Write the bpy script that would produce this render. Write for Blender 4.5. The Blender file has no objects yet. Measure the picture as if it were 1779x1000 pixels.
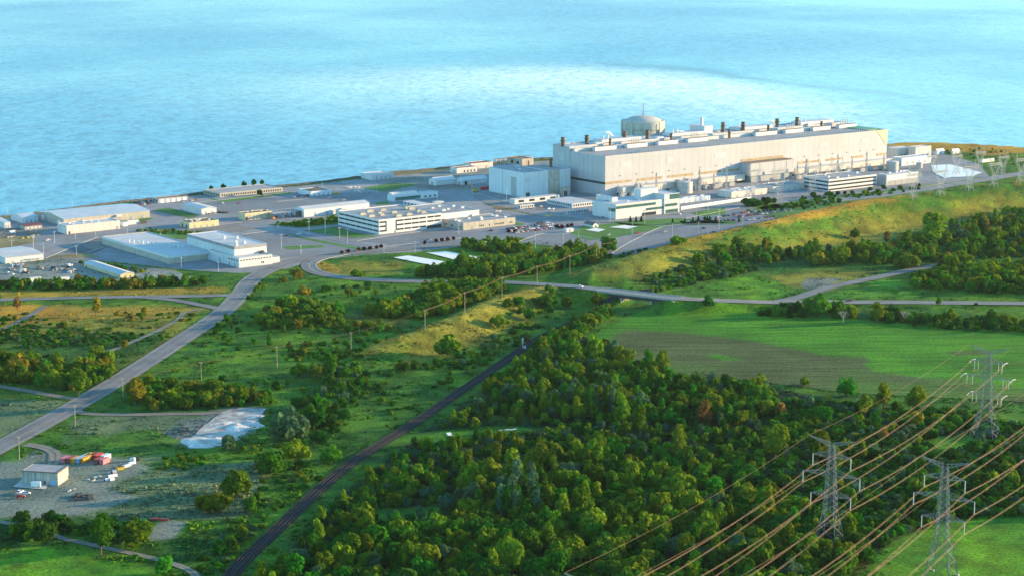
import bpy, math, random
import numpy as np
from mathutils import Vector, Matrix
from mathutils.geometry import tessellate_polygon

random.seed(7)
RNG = np.random.default_rng(7)
scene = bpy.context.scene
COL = scene.collection

# ------------------------------------------------------------------ camera model (also used to lay the survey out on the ground)
FPX, CAMZ = 3400.0, 280.0
PITCH = math.atan(650.0 / FPX)
CP, SP = math.cos(PITCH), math.sin(PITCH)
TH = math.radians(37)                         # the bearing every site building shares


def gp(x, y, z=0.0):
    u, v = (x - 889.5) / FPX, (500 - y) / FPX
    d = (u, CP + v * SP, -SP + v * CP)
    t = (z - CAMZ) / d[2]
    return Vector((d[0] * t, d[1] * t, z))


def height_at(P, ytop):
    v = (500 - ytop) / FPX
    return CAMZ + P.y * (v * CP - SP) / (CP + v * SP)


def along(P, d, xpx, z):
    k = (xpx - 889.5) / FPX
    dep = P.y * CP - (z - CAMZ) * SP
    return (k * dep - P.x) / (d[0] - k * d[1] * CP)


def scale_at(P):
    return FPX / (P.y * CP - (P.z - CAMZ) * SP)


cam_d = bpy.data.cameras.new('camera')
cam = bpy.data.objects.new('camera', cam_d)
COL.objects.link(cam)
cam.location = (0, 0, CAMZ)
cam.rotation_euler = (math.pi / 2 - PITCH, 0, 0)
cam_d.sensor_width = 36
cam_d.lens = FPX / 1779 * 36
cam_d.clip_start = 5
cam_d.clip_end = 200000
scene.camera = cam

# ------------------------------------------------------------------ light
SUN_EL, SUN_AZ = math.radians(9.5), math.radians(76)
world = bpy.data.worlds.new('World')
scene.world = world
world.use_nodes = True
wn = world.node_tree
bg = wn.nodes['Background']
sky = wn.nodes.new('ShaderNodeTexSky')
sky.sky_type = 'NISHITA'
sky.sun_disc = False
sky.sun_elevation = SUN_EL
sky.sun_rotation = SUN_AZ
sky.altitude = 280
sky.air_density = 1.0
sky.dust_density = 0.15
sky.ozone_density = 2.0
sky_tint = wn.nodes.new('ShaderNodeVectorMath')       # added cyan tint on the sky light
sky_tint.operation = 'MULTIPLY'
sky_tint.inputs[1].default_value = (.70, 1.10, 1.16)
wn.links.new(sky.outputs[0], sky_tint.inputs[0])
wn.links.new(sky_tint.outputs[0], bg.inputs[0])
bg.inputs[1].default_value = 0.15
sun_d = bpy.data.lights.new('sun', 'SUN')
sun_d.energy = 4.3
sun_d.angle = math.radians(0.6)
sun_d.color = (1.0, 0.68, 0.34)
sun = bpy.data.objects.new('sun', sun_d)
COL.objects.link(sun)
sdir = Vector((math.sin(SUN_AZ) * math.cos(SUN_EL), math.cos(SUN_AZ) * math.cos(SUN_EL), math.sin(SUN_EL)))
sun.rotation_euler = sdir.to_track_quat('Z', 'Y').to_euler()
sun.location = (900, 1500, 600)
scene.view_settings.view_transform = 'Standard'
scene.view_settings.look = 'None'
scene.view_settings.exposure = 1.6
scene.view_settings.gamma = 1
scene.render.engine = 'CYCLES'
scene.cycles.use_denoising = True
scene.cycles.max_bounces = 5
scene.cycles.transparent_max_bounces = 8
scene.cycles.volume_bounces = 1

# ------------------------------------------------------------------ materials
MATS = {}


def mat(name, col, rough=.8, var=.25, scale=.25, panel=0, spec=.3, metal=0.0, bump=0, streak=0, var2=0, scale2=.03):
    if name in MATS:
        return MATS[name]
    m = bpy.data.materials.new(name)
    m.use_nodes = True
    n, l = m.node_tree.nodes, m.node_tree.links
    b = n['Principled BSDF']
    b.inputs['Roughness'].default_value = rough
    b.inputs['Specular IOR Level'].default_value = spec
    b.inputs['Metallic'].default_value = metal
    geo = n.new('ShaderNodeNewGeometry')
    tc = n.new('ShaderNodeTexCoord')

    def noise(sc, det=4, vec=None):
        t = n.new('ShaderNodeTexNoise')
        t.inputs['Scale'].default_value = sc
        t.inputs['Detail'].default_value = det
        l.new(vec if vec is not None else geo.outputs['Position'], t.inputs['Vector'])
        return t.outputs['Fac']

    def rng(x, lo, hi, a=.3, c=.7):
        r = n.new('ShaderNodeMapRange')
        l.new(x, r.inputs[0])
        for i, q in zip((1, 2, 3, 4), (a, c, lo, hi)):
            r.inputs[i].default_value = q
        return r.outputs[0]

    def mul(a, c):
        r = n.new('ShaderNodeMath')
        r.operation = 'MULTIPLY'
        l.new(a, r.inputs[0])
        if isinstance(c, float):
            r.inputs[1].default_value = c
        else:
            l.new(c, r.inputs[1])
        return r.outputs[0]
    f = rng(noise(scale), 1 - var, 1 + var)
    if var2:
        f = mul(f, rng(noise(scale2, 3), 1 - var2, 1 + var2))
    if streak:
        mp = n.new('ShaderNodeMapping')
        mp.inputs['Scale'].default_value = (1.2, 1.2, .06)
        l.new(tc.outputs['Object'], mp.inputs[0])
        f = mul(f, rng(noise(1.0, 3, mp.outputs[0]), 1 - streak, 1 + streak * .4))
    if panel:
        s = n.new('ShaderNodeSeparateXYZ')
        l.new(tc.outputs['Object'], s.inputs[0])
        a = n.new('ShaderNodeMath')
        a.operation = 'ADD'
        l.new(s.outputs[0], a.inputs[0])
        l.new(s.outputs[1], a.inputs[1])
        d = mul(a.outputs[0], 1.0 / panel)
        fr = n.new('ShaderNodeMath')
        fr.operation = 'FRACT'
        l.new(d, fr.inputs[0])
        f = mul(f, rng(fr.outputs[0], .8, 1.0, .04, .09))
    mx = n.new('ShaderNodeVectorMath')
    mx.operation = 'SCALE'
    mx.inputs[0].default_value = col[:3]
    l.new(f, mx.inputs['Scale'])
    l.new(mx.outputs[0], b.inputs['Base Color'])
    if bump:
        bp = n.new('ShaderNodeBump')
        bp.inputs['Strength'].default_value = bump
        bp.inputs['Distance'].default_value = 1.0
        l.new(noise(scale * 2, 3), bp.inputs['Height'])
        l.new(bp.outputs[0], b.inputs['Normal'])
    MATS[name] = m
    return m


def leaf_mat(name, col, hue=.04, attr=False, trans=.4, var=.35):
    m = bpy.data.materials.new(name)
    m.use_nodes = True
    n, l = m.node_tree.nodes, m.node_tree.links
    n.remove(n['Principled BSDF'])
    out = n['Material Output']
    dif = n.new('ShaderNodeBsdfDiffuse')
    tr = n.new('ShaderNodeBsdfTranslucent')
    mix = n.new('ShaderNodeMixShader')
    mix.inputs[0].default_value = trans
    l.new(dif.outputs[0], mix.inputs[1])
    l.new(tr.outputs[0], mix.inputs[2])
    l.new(mix.outputs[0], out.inputs[0])
    geo = n.new('ShaderNodeNewGeometry')
    t = n.new('ShaderNodeTexNoise')
    t.inputs['Scale'].default_value = .45
    t.inputs['Detail'].default_value = 3
    l.new(geo.outputs['Position'], t.inputs['Vector'])
    if attr:
        a = n.new('ShaderNodeAttribute')
        a.attribute_name = 'rnd'
        r = a.outputs['Fac']
    else:
        a = n.new('ShaderNodeObjectInfo')
        r = a.outputs['Random']
    hs = n.new('ShaderNodeHueSaturation')
    hs.inputs['Color'].default_value = (*col, 1)

    def rng(x, lo, hi, a0=0., a1=1.):
        q = n.new('ShaderNodeMapRange')
        l.new(x, q.inputs[0])
        for i, v in zip((1, 2, 3, 4), (a0, a1, lo, hi)):
            q.inputs[i].default_value = v
        return q.outputs[0]
    l.new(rng(r, .5 - hue * .35, .5 + hue), hs.inputs['Hue'])
    w = n.new('ShaderNodeTexWhiteNoise')
    w.noise_dimensions = '1D'
    l.new(r, w.inputs['W'])
    mu = n.new('ShaderNodeMath')
    mu.operation = 'MULTIPLY'
    l.new(rng(w.outputs['Value'], 1 - var, 1 + var), mu.inputs[0])
    l.new(rng(t.outputs['Fac'], .7, 1.3, .3, .7), mu.inputs[1])
    l.new(mu.outputs[0], hs.inputs['Value'])
    l.new(hs.outputs[0], dif.inputs[0])
    l.new(hs.outputs[0], tr.inputs[0])
    MATS[name] = m
    return m


M = mat
M('white_panel', (0.561, 0.5695, 0.578), .6, .05, .05, panel=7, streak=.08)
M('white_plain', (0.612, 0.612, 0.612), .6, .06, .2, streak=.1)
M('hall_panel', (0.43, 0.434, 0.453), .6, .04, .05, panel=9, streak=.07, var2=.06)
M('pale_blue_panel', (0.5704, 0.6256, 0.6624), .6, .06, .08, panel=6, streak=.1)
M('tan_wall', (0.442, 0.408, 0.34), .8, .1, .2, panel=6, streak=.15)
M('cream_wall', (0.578, 0.51, 0.306), .8, .1, .2, panel=5, streak=.12)
M('pink_white_wall', (0.612, 0.561, 0.51), .75, .06, .1, panel=6, streak=.12)
M('grey_wall', (.36, .38, .39), .8, .1, .2, panel=5, streak=.15)
M('concrete_wall', (.46, .44, .38), .9, .14, .3, panel=4.5, streak=.4)
M('vacuum_concrete', (0.495, 0.477, 0.423), .9, .1, .12, panel=0, streak=.25)
M('roof_grey', (0.2992, 0.2992, 0.3036), .9, .14, .12, var2=.12)
M('roof_pale', (0.4928, 0.5016, 0.5104), .7, .08, .1, var2=.08)
M('roof_metal', (0.44, 0.4928, 0.528), .45, .08, .1, panel=3)
M('roof_dark', (.14, .12, .12), .8, .2, .2)
M('roof_maroon', (.16, .06, .06), .8, .2, .2)
M('roof_brown', (.2, .15, .12), .9, .2, .3)
M('glass_dark', (.035, .045, .055), .12, .15, .3, spec=.6)
M('glass_green', (.06, .14, .13), .12, .25, .3, spec=.6)
M('louver_brown', (.36, .27, .16), .7, .3, .25)
M('door_grey', (.3, .32, .34), .6, .08)
M('door_white', (.78, .78, .78), .6, .05)
M('door_blue', (.13, .3, .55), .6, .1)
M('dark_steel', (.06, .055, .05), .6, .3, .3)
M('rust_stack', (.13, .085, .06), .7, .4, .5)
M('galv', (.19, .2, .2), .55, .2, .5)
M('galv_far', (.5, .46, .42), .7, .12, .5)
M('wire_metal', (.24, .14, .075), .6, .1, .1)
M('insulator', (.5, .51, .52), .4, .05)
M('wood_pole', (.36, .29, .22), .9, .25, .6)
M('lamp_steel', (.5, .5, .5), .6, .1)
M('asphalt', (0.176, 0.1892, 0.2024), .95, .12, .2, var2=.16, scale2=.02)
M('asphalt_dark', (0.1144, 0.1232, 0.132), .95, .15, .2, var2=.2, scale2=.03)
M('pavement', (0.2244, 0.2332, 0.242), .95, .14, .12, var2=.2, scale2=.015)
M('road', (0.22, 0.2244, 0.2244), .95, .12, .35, var2=.2, scale2=.05)
M('road_gravel', (0.2376, 0.22, 0.1892), .95, .18, .4, var2=.2)
M('gravel', (0.1848, 0.2068, 0.1804), .95, .22, .3, var2=.35, scale2=.03)
M('track_dirt', (0.2288, 0.2112, 0.1672), .95, .2, .4, var2=.2)
M('kerb', (0.44, 0.4312, 0.396), .9, .1)
M('line_white', (.7, .7, .68), .8, .15)
M('ballast', (.018, .019, .022), .95, .25, .6, var2=.2)
M('sleeper', (.014, .014, .015), .95, .25, .6)
M('rail_rust', (.045, .042, .042), .6, .2, .5)
M('dry_lawn', (.19, .16, .07), .95, .25, .15, var2=.35)
M('brown_yard', (.19, .175, .15), .95, .2, .2, var2=.3)
M('lawn', (.06, .17, .025), .95, .2, .15, var2=.25)
M('crop', (.046, .185, .008), .95, .2, .3, var2=.2)
M('salt', (0.5456, 0.528, 0.4928), .95, .16, .5, var2=.3, scale2=.12, bump=.6)
M('wet_slab', (0.352, 0.3388, 0.308), .9, .5, .16, var2=.4, scale2=.07, bump=.12)
M('seawall', (.1, .095, .085), .95, .4, .35)
M('trunk', (.12, .09, .065), .9, .2)
M('dead_wood', (.4, .35, .3), .9, .2)
M('bridge_conc', (.4, .38, .35), .9, .15, .3, streak=.3)
M('bridge_dark', (.05, .05, .05), .9, .2)
M('red_paint', (.5, .05, .04), .5, .1)
M('maroon_paint', (.27, .06, .06), .6, .12, .6)
M('pink_paint', (.55, .17, .2), .6, .12, .6)
M('orange_paint', (.62, .27, .03), .6, .12, .6)
M('yellow_paint', (.6, .45, .05), .6, .12, .6)
M('blue_paint', (.2, .42, .62), .6, .12, .6)
M('dkblue_paint', (.04, .07, .2), .5, .1)
M('paleblue_paint', (.5, .62, .68), .6, .1, .6)
M('white_paint', (.78, .78, .78), .4, .05)
M('silver_paint', (.45, .46, .48), .35, .05, metal=.3)
M('black_paint', (.025, .025, .028), .4, .05)
M('grey_paint', (.18, .185, .19), .4, .05)
M('tyre', (.02, .02, .02), .9, .1)
M('lamp_red', (.5, .03, .02), .4, .05)
M('lamp_clear', (.8, .8, .75), .3, .05)
M('yellow_triangle', (.72, .66, .3), .6, .05)
M('green_strip', (.06, .28, .16), .6, .1)
LEAF = {
    'mid': leaf_mat('leaf_mid', (.066, .178, .012)),
    'dark': leaf_mat('leaf_dark', (.036, .106, .012)),
    'olive': leaf_mat('leaf_olive', (.135, .2, .012)),
    'teal': leaf_mat('leaf_teal', (.07, .145, .065)),
    'orange': leaf_mat('leaf_orange', (.27, .15, .04)),
    'red': leaf_mat('leaf_red', (.09, .02, .025)),
    'gold': leaf_mat('leaf_gold', (.22, .19, .018), hue=.02),  # gold and olive carry evening sunlight in the leaf colour
}
LEAF_MASS = {k: leaf_mat('leaf_mass_' + k, c, attr=True) for k, c in
             dict(mid=(.066, .178, .012), dark=(.036, .106, .012), olive=(.135, .2, .012), teal=(.07, .145, .065), gold=(.22, .19, .018)).items()}


# ------------------------------------------------------------------ mesh builder and object helpers
class MB:
    def __init__(s):
        s.v, s.f, s.m, s.off = [], [], [], Vector((0, 0, 0))

    def add(s, vs, fs, mi=0):
        k = len(s.v)
        s.v += [tuple(Vector(p) + s.off) for p in vs]
        s.f += [tuple(i + k for i in f) for f in fs]
        s.m += [mi] * len(fs)
        return s

    def box(s, x0, x1, y0, y1, z0, z1, mi=0):
        return s.add([(x0, y0, z0), (x1, y0, z0), (x1, y1, z0), (x0, y1, z0), (x0, y0, z1), (x1, y0, z1), (x1, y1, z1), (x0, y1, z1)],
                     [(0, 3, 2, 1), (4, 5, 6, 7), (0, 1, 5, 4), (1, 2, 6, 5), (2, 3, 7, 6), (3, 0, 4, 7)], mi)

    def cbox(s, c, sx, sy, sz, rz=0, mi=0):
        ca, sa = math.cos(rz), math.sin(rz)
        p = []
        for z in (0, sz):
            for a, b in ((-1, -1), (1, -1), (1, 1), (-1, 1)):
                x, y = a * sx / 2, b * sy / 2
                p.append((c[0] + x * ca - y * sa, c[1] + x * sa + y * ca, c[2] + z))
        return s.add(p, [(0, 3, 2, 1), (4, 5, 6, 7), (0, 1, 5, 4), (1, 2, 6, 5), (2, 3, 7, 6), (3, 0, 4, 7)], mi)

    def tube(s, a, b, r, n=4, r2=None, mi=0):
        a, b = Vector(a), Vector(b)
        d = b - a
        if d.length < 1e-6:
            return s
        q = d.to_track_quat('Z', 'Y')
        r2 = r if r2 is None else r2
        p = []
        for c, rr in ((a, r), (b, r2)):
            for i in range(n):
                t = 2 * math.pi * (i + .5) / n
                p.append(c + q @ Vector((math.cos(t) * rr, math.sin(t) * rr, 0)))
        return s.add(p, [(i, (i + 1) % n, n + (i + 1) % n, n + i) for i in range(n)] + [tuple(range(n - 1, -1, -1)), tuple(range(n, 2 * n))], mi)

    def path(s, pts, r, n=3, mi=0):
        pts = [Vector(p) for p in pts]
        vs, fs = [], []
        for i, p in enumerate(pts):
            d = (pts[min(i + 1, len(pts) - 1)] - pts[max(i - 1, 0)])
            q = d.to_track_quat('Z', 'Y')
            for k in range(n):
                t = 2 * math.pi * k / n
                vs.append(p + q @ Vector((math.cos(t) * r, math.sin(t) * r, 0)))
        for i in range(len(pts) - 1):
            for k in range(n):
                fs.append((i * n + k, i * n + (k + 1) % n, (i + 1) * n + (k + 1) % n, (i + 1) * n + k))
        return s.add(vs, fs, mi)

    def lathe(s, prof, n=24, c=(0, 0, 0), mi=0):
        vs, fs = [], []
        for r, z in prof:
            for i in range(n):
                t = 2 * math.pi * i / n
                vs.append((c[0] + r * math.cos(t), c[1] + r * math.sin(t), c[2] + z))
        for j in range(len(prof) - 1):
            for i in range(n):
                fs.append((j * n + i, j * n + (i + 1) % n, (j + 1) * n + (i + 1) % n, (j + 1) * n + i))
        return s.add(vs, fs, mi)

    def mesh(s, name, mats):
        me = bpy.data.meshes.new(name)
        me.from_pydata(s.v, [], s.f)
        for m in (mats if isinstance(mats, (list, tuple)) else [mats]):
            me.materials.append(MATS[m] if isinstance(m, str) else m)
        if max(s.m, default=0):
            me.polygons.foreach_set('material_index', s.m)
        me.update()
        return me

    def build(s, name, mats, parent=None, label=None):
        o = bpy.data.objects.new(name, s.mesh(name, mats))
        COL.objects.link(o)
        if parent is not None:
            o.parent = parent
        if label:
            o['label'] = label
        return o


def tag(o, label=None, cat=None, group=None, kind=None):
    if label: o['label'] = label
    if cat: o['category'] = cat
    if group: o['group'] = group
    if kind: o['kind'] = kind
    return o


def thing(name, label, cat, loc=(0, 0, 0), rz=0, group=None):
    o = bpy.data.objects.new(name, None)
    COL.objects.link(o)
    o.location = loc
    o.rotation_euler = (0, 0, rz)
    o.empty_display_size = 1
    return tag(o, label, cat, group)


def dup(root, loc, rz=0, sc=1.0, label=None, group=None):
    r = root.copy()
    COL.objects.link(r)
    r.location = loc
    r.rotation_euler = (0, 0, rz)
    r.scale = (sc, sc, sc)
    if label: r['label'] = label
    if group: r['group'] = group
    for ch in list(root.children):
        c = ch.copy()
        COL.objects.link(c)
        c.parent = r
        for g in list(ch.children):
            d = g.copy()
            COL.objects.link(d)
            d.parent = c
    return r


# ------------------------------------------------------------------ numpy noise
def vnoise(X, Y, seed=0):
    xi, yi = np.floor(X).astype(np.int64), np.floor(Y).astype(np.int64)
    fx, fy = X - xi, Y - yi
    fx, fy = fx * fx * (3 - 2 * fx), fy * fy * (3 - 2 * fy)

    def hsh(a, b):
        k = (a * 374761393 + b * 668265263 + seed * 974634777) & 0x7fffffff
        k = ((k ^ (k >> 13)) * 1274126177) & 0x7fffffff
        return ((k ^ (k >> 16)) & 0xffff) / 65535.0
    return (hsh(xi, yi) * (1 - fx) + hsh(xi + 1, yi) * fx) * (1 - fy) + (hsh(xi, yi + 1) * (1 - fx) + hsh(xi + 1, yi + 1) * fx) * fy


def fbm(X, Y, seed=0, o=3):
    return sum(vnoise(X * 2 ** i, Y * 2 ** i, seed + i) * .5 ** i for i in range(o)) / sum(.5 ** i for i in range(o)) - .5


def inpoly(X, Y, poly):
    r = np.zeros(X.shape, bool)
    n = len(poly)
    for i in range(n):
        x0, y0 = poly[i]
        x1, y1 = poly[(i + 1) % n]
        if y0 == y1:
            continue
        c = ((y0 > Y) != (y1 > Y)) & (X < (x1 - x0) * (Y - y0) / (y1 - y0) + x0)
        r ^= c
    return r


def seg_dist(X, Y, pts):
    """nearest distance to a polyline, signed side and interpolated z"""
    bd = np.full(X.shape, 1e9)
    bz = np.zeros(X.shape)
    bs = np.zeros(X.shape)
    for a, b in zip(pts[:-1], pts[1:]):
        dx, dy = b[0] - a[0], b[1] - a[1]
        L = dx * dx + dy * dy
        t = np.clip(((X - a[0]) * dx + (Y - a[1]) * dy) / L, 0, 1)
        px, py = X - a[0] - t * dx, Y - a[1] - t * dy
        d = np.hypot(px, py)
        m = d < bd
        bd = np.where(m, d, bd)
        bz = np.where(m, a[2] + t * (b[2] - a[2]), bz)
        bs = np.where(m, dx * py - dy * px, bs)
    return bd, bs, bz


def crest(l):
    return [gp(x, y, z) for x, y, z in l]


def smooth_pts(pts, k=6):
    pts = [Vector(p) for p in pts]
    out = []
    for i in range(len(pts) - 1):
        p0, p1, p2, p3 = pts[max(i - 1, 0)], pts[i], pts[i + 1], pts[min(i + 2, len(pts) - 1)]
        for j in range(k):
            t = j / k
            out.append(.5 * ((2 * p1) + (p2 - p0) * t + (2 * p0 - 5 * p1 + 4 * p2 - p3) * t * t + (3 * p1 - p0 - 3 * p2 + p3) * t ** 3))
    out.append(pts[-1])
    return out


# ------------------------------------------------------------------ terrain height
R1 = crest([(1000, 478, 3), (1030, 468, 8), (1100, 446, 12), (1200, 414, 15), (1300, 393, 17), (1400, 369, 18), (1500, 348, 19), (1600, 336, 19), (1779, 313, 19), (2050, 285, 19)])
R2 = crest([(590, 632, .5), (640, 606, 3), (690, 586, 6), (740, 569, 8.5), (800, 543, 9.5), (870, 514, 10), (945, 498, 8), (990, 499, 6)])
EMB_A = crest([(800, 491, .3), (880, 491, 3), (940, 494, 5.5), (1000, 498, 7.5), (1048, 504, 8.2)])
EMB_B = crest([(1172, 518, 8.2), (1250, 522, 6), (1340, 525, 3.5), (1480, 525, 1.5), (1779, 527, .8), (2200, 530, .5)])
SHORE = [gp(x, y, 0) for x, y in [(-900, 470), (-350, 412), (0, 377), (100, 365), (200, 352), (300, 341), (400, 329), (520, 320), (620, 308), (700, 299), (800, 288),
                                  (880, 280), (960, 274), (1000, 262), (1100, 243), (1300, 238), (1545, 248), (1600, 246), (1690, 249), (1779, 255), (2100, 285), (2600, 330)]]
SHX = np.array([p.x for p in SHORE])
SHY = np.array([p.y for p in SHORE])


def sstep(t):
    t = np.clip(t, 0, 1)
    return t * t * (3 - 2 * t)


def H(X, Y, rough=True):
    X, Y = np.asarray(X, float), np.asarray(Y, float)
    d, s, z = seg_dist(X, Y, R1)
    h = z * sstep(1 - d / np.where(s > 0, 38, 55))
    d, s, z = seg_dist(X, Y, R2)
    h = np.maximum(h, z * sstep(1 - d / np.where(s > 0, 24, 32)))
    for E in (EMB_A, EMB_B):
        d, s, z = seg_dist(X, Y, E)
        h = np.maximum(h, np.maximum(0, z - np.maximum(0, d - 7) / 1.9))
        h = np.where(d < 7, np.minimum(h, z), h)
    if rough:
        h = h + np.where(h > .5, fbm(X / 14, Y / 14, 3) * .9 * np.clip(h / 6, 0, 1), 0)
    sy = np.interp(X, SHX, SHY)
    h = np.where(Y > sy - 3, h - 6 * np.clip((Y - sy + 3) / 14, 0, 1), h)
    return h


def gt(x, y):
    """pixel -> point on the terrain"""
    u, v = (x - 889.5) / FPX, (500 - y) / FPX
    d = np.array((u, CP + v * SP, -SP + v * CP))
    t = np.linspace(650, 2900, 900)
    P = np.outer(t, d) + np.array((0, 0, CAMZ))
    hit = np.nonzero(P[:, 2] <= np.maximum(H(P[:, 0], P[:, 1], False), -1))[0]
    i = hit[0] if len(hit) else len(t) - 1
    return Vector(P[i])


def hz(x, y):
    return float(H(np.array([x]), np.array([y]))[0])
# ------------------------------------------------------------------ roads (world centre lines; also keep the trees off them)
ROADS = []


def road_line(px, flat=True, k=6):
    pts = [gp(x, y, 0) if flat else gt(x, y) for x, y in px]
    return smooth_pts(pts, k)


def ribbon(name, pts, width, m, zoff, kind='structure', off=0.0, keep=True, thick=0):
    L, Rr = [], []
    for i, p in enumerate(pts):
        d = pts[min(i + 1, len(pts) - 1)] - pts[max(i - 1, 0)]
        n = Vector((-d.y, d.x, 0)).normalized()
        c = Vector((p.x, p.y, 0)) + n * off
        L.append(c + n * width / 2)
        Rr.append(c - n * width / 2)
    A = np.array([[q.x, q.y] for q in L + Rr])
    hh = H(A[:, 0], A[:, 1], False)
    C = np.array([[p.x, p.y] for p in pts])
    hc = np.maximum(H(C[:, 0], C[:, 1], False), np.maximum(hh[:len(pts)], hh[len(pts):]) * .0)
    b = MB()
    n = len(pts)
    for i in range(n):
        z = hc[i] + zoff
        L[i].z = z
        Rr[i].z = z
    b.add(L + Rr, [(i, n + i, n + i + 1, i + 1) for i in range(n - 1)])
    if thick:
        lo = [v - Vector((0, 0, thick)) for v in L + Rr]
        b.add(L + Rr + lo, [(i, i + 1, 2 * n + i + 1, 2 * n + i) for i in range(n - 1)] + [(n + i, 3 * n + i, 3 * n + i + 1, n + i + 1) for i in range(n - 1)])
    o = b.build(name, m)
    uv = o.data.uv_layers.new(name='across')
    nL = len(pts)
    for lp in o.data.loops:
        uv.data[lp.index].uv = (0.0 if (lp.vertex_index % (2 * nL)) < nL else 1.0, 0)
    tag(o, kind=kind)
    if keep:
        ROADS.append((np.array([[p.x, p.y, 0] for p in pts]), width / 2))
    return o


def sheet(name, px, z, m, kind='structure', world=False):
    P = [Vector((p[0], p[1], z)) for p in px] if world else [gp(x, y, z) for x, y in px]
    tri = tessellate_polygon([[Vector((p.x, p.y, 0)) for p in P]])
    b = MB()
    fs = []
    for t in tri:
        a, c, d = (P[i] for i in t)
        up = (c - a).cross(d - a).z > 0
        fs.append(tuple(t) if up else tuple(reversed(t)))
    b.add(P, fs)
    return tag(b.build(name, m), kind=kind)


def wob(px, amp=1.5, k=4, seed=1):
    """a polygon with a natural, uneven outline"""
    r = random.Random(seed)
    out = []
    n = len(px)
    for i in range(n):
        a, b = px[i], px[(i + 1) % n]
        for j in range(k):
            t = j / k
            out.append((a[0] + (b[0] - a[0]) * t + r.uniform(-amp, amp) * (j > 0) * 2, a[1] + (b[1] - a[1]) * t + r.uniform(-amp, amp) * .4 * (j > 0)))
    return out


def wear(nm, prof):
    mm = MATS[nm]
    n, l = mm.node_tree.nodes, mm.node_tree.links
    b = n['Principled BSDF']
    old = b.inputs['Base Color'].links[0].from_socket
    uvn = n.new('ShaderNodeUVMap'); uvn.uv_map = 'across'
    sx = n.new('ShaderNodeSeparateXYZ'); l.new(uvn.outputs[0], sx.inputs[0])
    fc = n.new('ShaderNodeFloatCurve'); c = fc.mapping.curves[0]
    c.points[0].location = prof[0]; c.points[1].location = prof[-1]
    for p in prof[1:-1]: c.points.new(*p)
    fc.mapping.update()
    l.new(sx.outputs[0], fc.inputs['Value'])
    s2 = n.new('ShaderNodeVectorMath'); s2.operation = 'SCALE'
    l.new(old, s2.inputs[0]); l.new(fc.outputs[0], s2.inputs['Scale']); l.new(s2.outputs[0], b.inputs['Base Color'])


wear('road', [(0, .98), (.06, .8), (.18, .66), (.28, .8), (.38, .66), (.5, .92), (.62, .66), (.72, .8), (.82, .66), (.94, .8), (1, .98)])
wear('track_dirt', [(0, .5), (.2, .9), (.32, .95), (.5, .55), (.68, .95), (.8, .9), (1, .5)])
wear('road_gravel', [(0, .7), (.06, .95), (.5, .9), (.94, .95), (1, .7)])
L_MAIN = road_line([(-260, 900), (-120, 838), (0, 776), (100, 722), (200, 664), (300, 600), (385, 543), (418, 510), (440, 484), (480, 464), (530, 449), (600, 441), (700, 433), (800, 424), (880, 414)])
L_RAMP = road_line([(600, 441), (560, 449), (538, 459), (545, 471), (580, 480), (640, 486), (720, 489), (800, 491)])
L_OVER = smooth_pts([gp(800, 491, .3)] + EMB_A[1:] + EMB_B, 6)
L_WEST = road_line([(-400, 532), (-100, 524), (0, 521), (150, 517), (300, 515), (390, 513), (424, 509)])
L_WEST2 = road_line([(240, 516), (300, 521), (350, 530), (392, 539)])
L_RIGHT = road_line([(1345, 525), (1385, 517), (1440, 500), (1520, 483), (1590, 468), (1640, 460)])
L_RAIL = road_line([(330, 1110), (400, 1001), (470, 930), (600, 812), (720, 735), (800, 680), (880, 625), (930, 591), (1000, 557), (1085, 517), (1140, 500)])
ribbon('road_shoulder', L_MAIN, 16, 'road_gravel', .30)
ribbon('main_road', L_MAIN, 11.5, 'road', .36, keep=False)
ribbon('road_shoulder', L_RAMP, 13, 'road_gravel', .29)
ribbon('ramp_road', L_RAMP, 10, 'road', .355, keep=False)
ribbon('kerb', L_RAMP, .7, 'kerb', .5, off=5.4, keep=False, thick=.3)
ribbon('west_road', L_WEST, 10, 'road', .34)
ribbon('west_road_branch', L_WEST2, 8, 'road', .33)
ribbon('right_road', L_RIGHT, 10.5, 'road', .34)
ribbon('ballast_bed', L_RAIL, 7.8, 'ballast', .3)
for i, (w, px) in enumerate([
    (5, [(-60, 580), (0, 572), (30, 560), (55, 546), (80, 531)]),
    (4, [(160, 622), (185, 612), (215, 600), (270, 576), (310, 554), (320, 543), (350, 537)]),
    (6, [(-80, 660), (0, 671), (60, 681), (110, 690), (145, 693)]),
    (6, [(128, 712), (150, 718), (200, 720), (300, 719), (380, 717), (420, 712)]),
    (7, [(44, 772), (75, 777), (95, 787), (92, 805), (70, 825)]),
    (4, [(-60, 895), (0, 906), (60, 918), (110, 935), (160, 946), (210, 957), (260, 968), (315, 984), (340, 1000), (350, 1030)]),
]):
    ribbon('dirt_track', road_line(px), w, 'track_dirt', .25)

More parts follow.
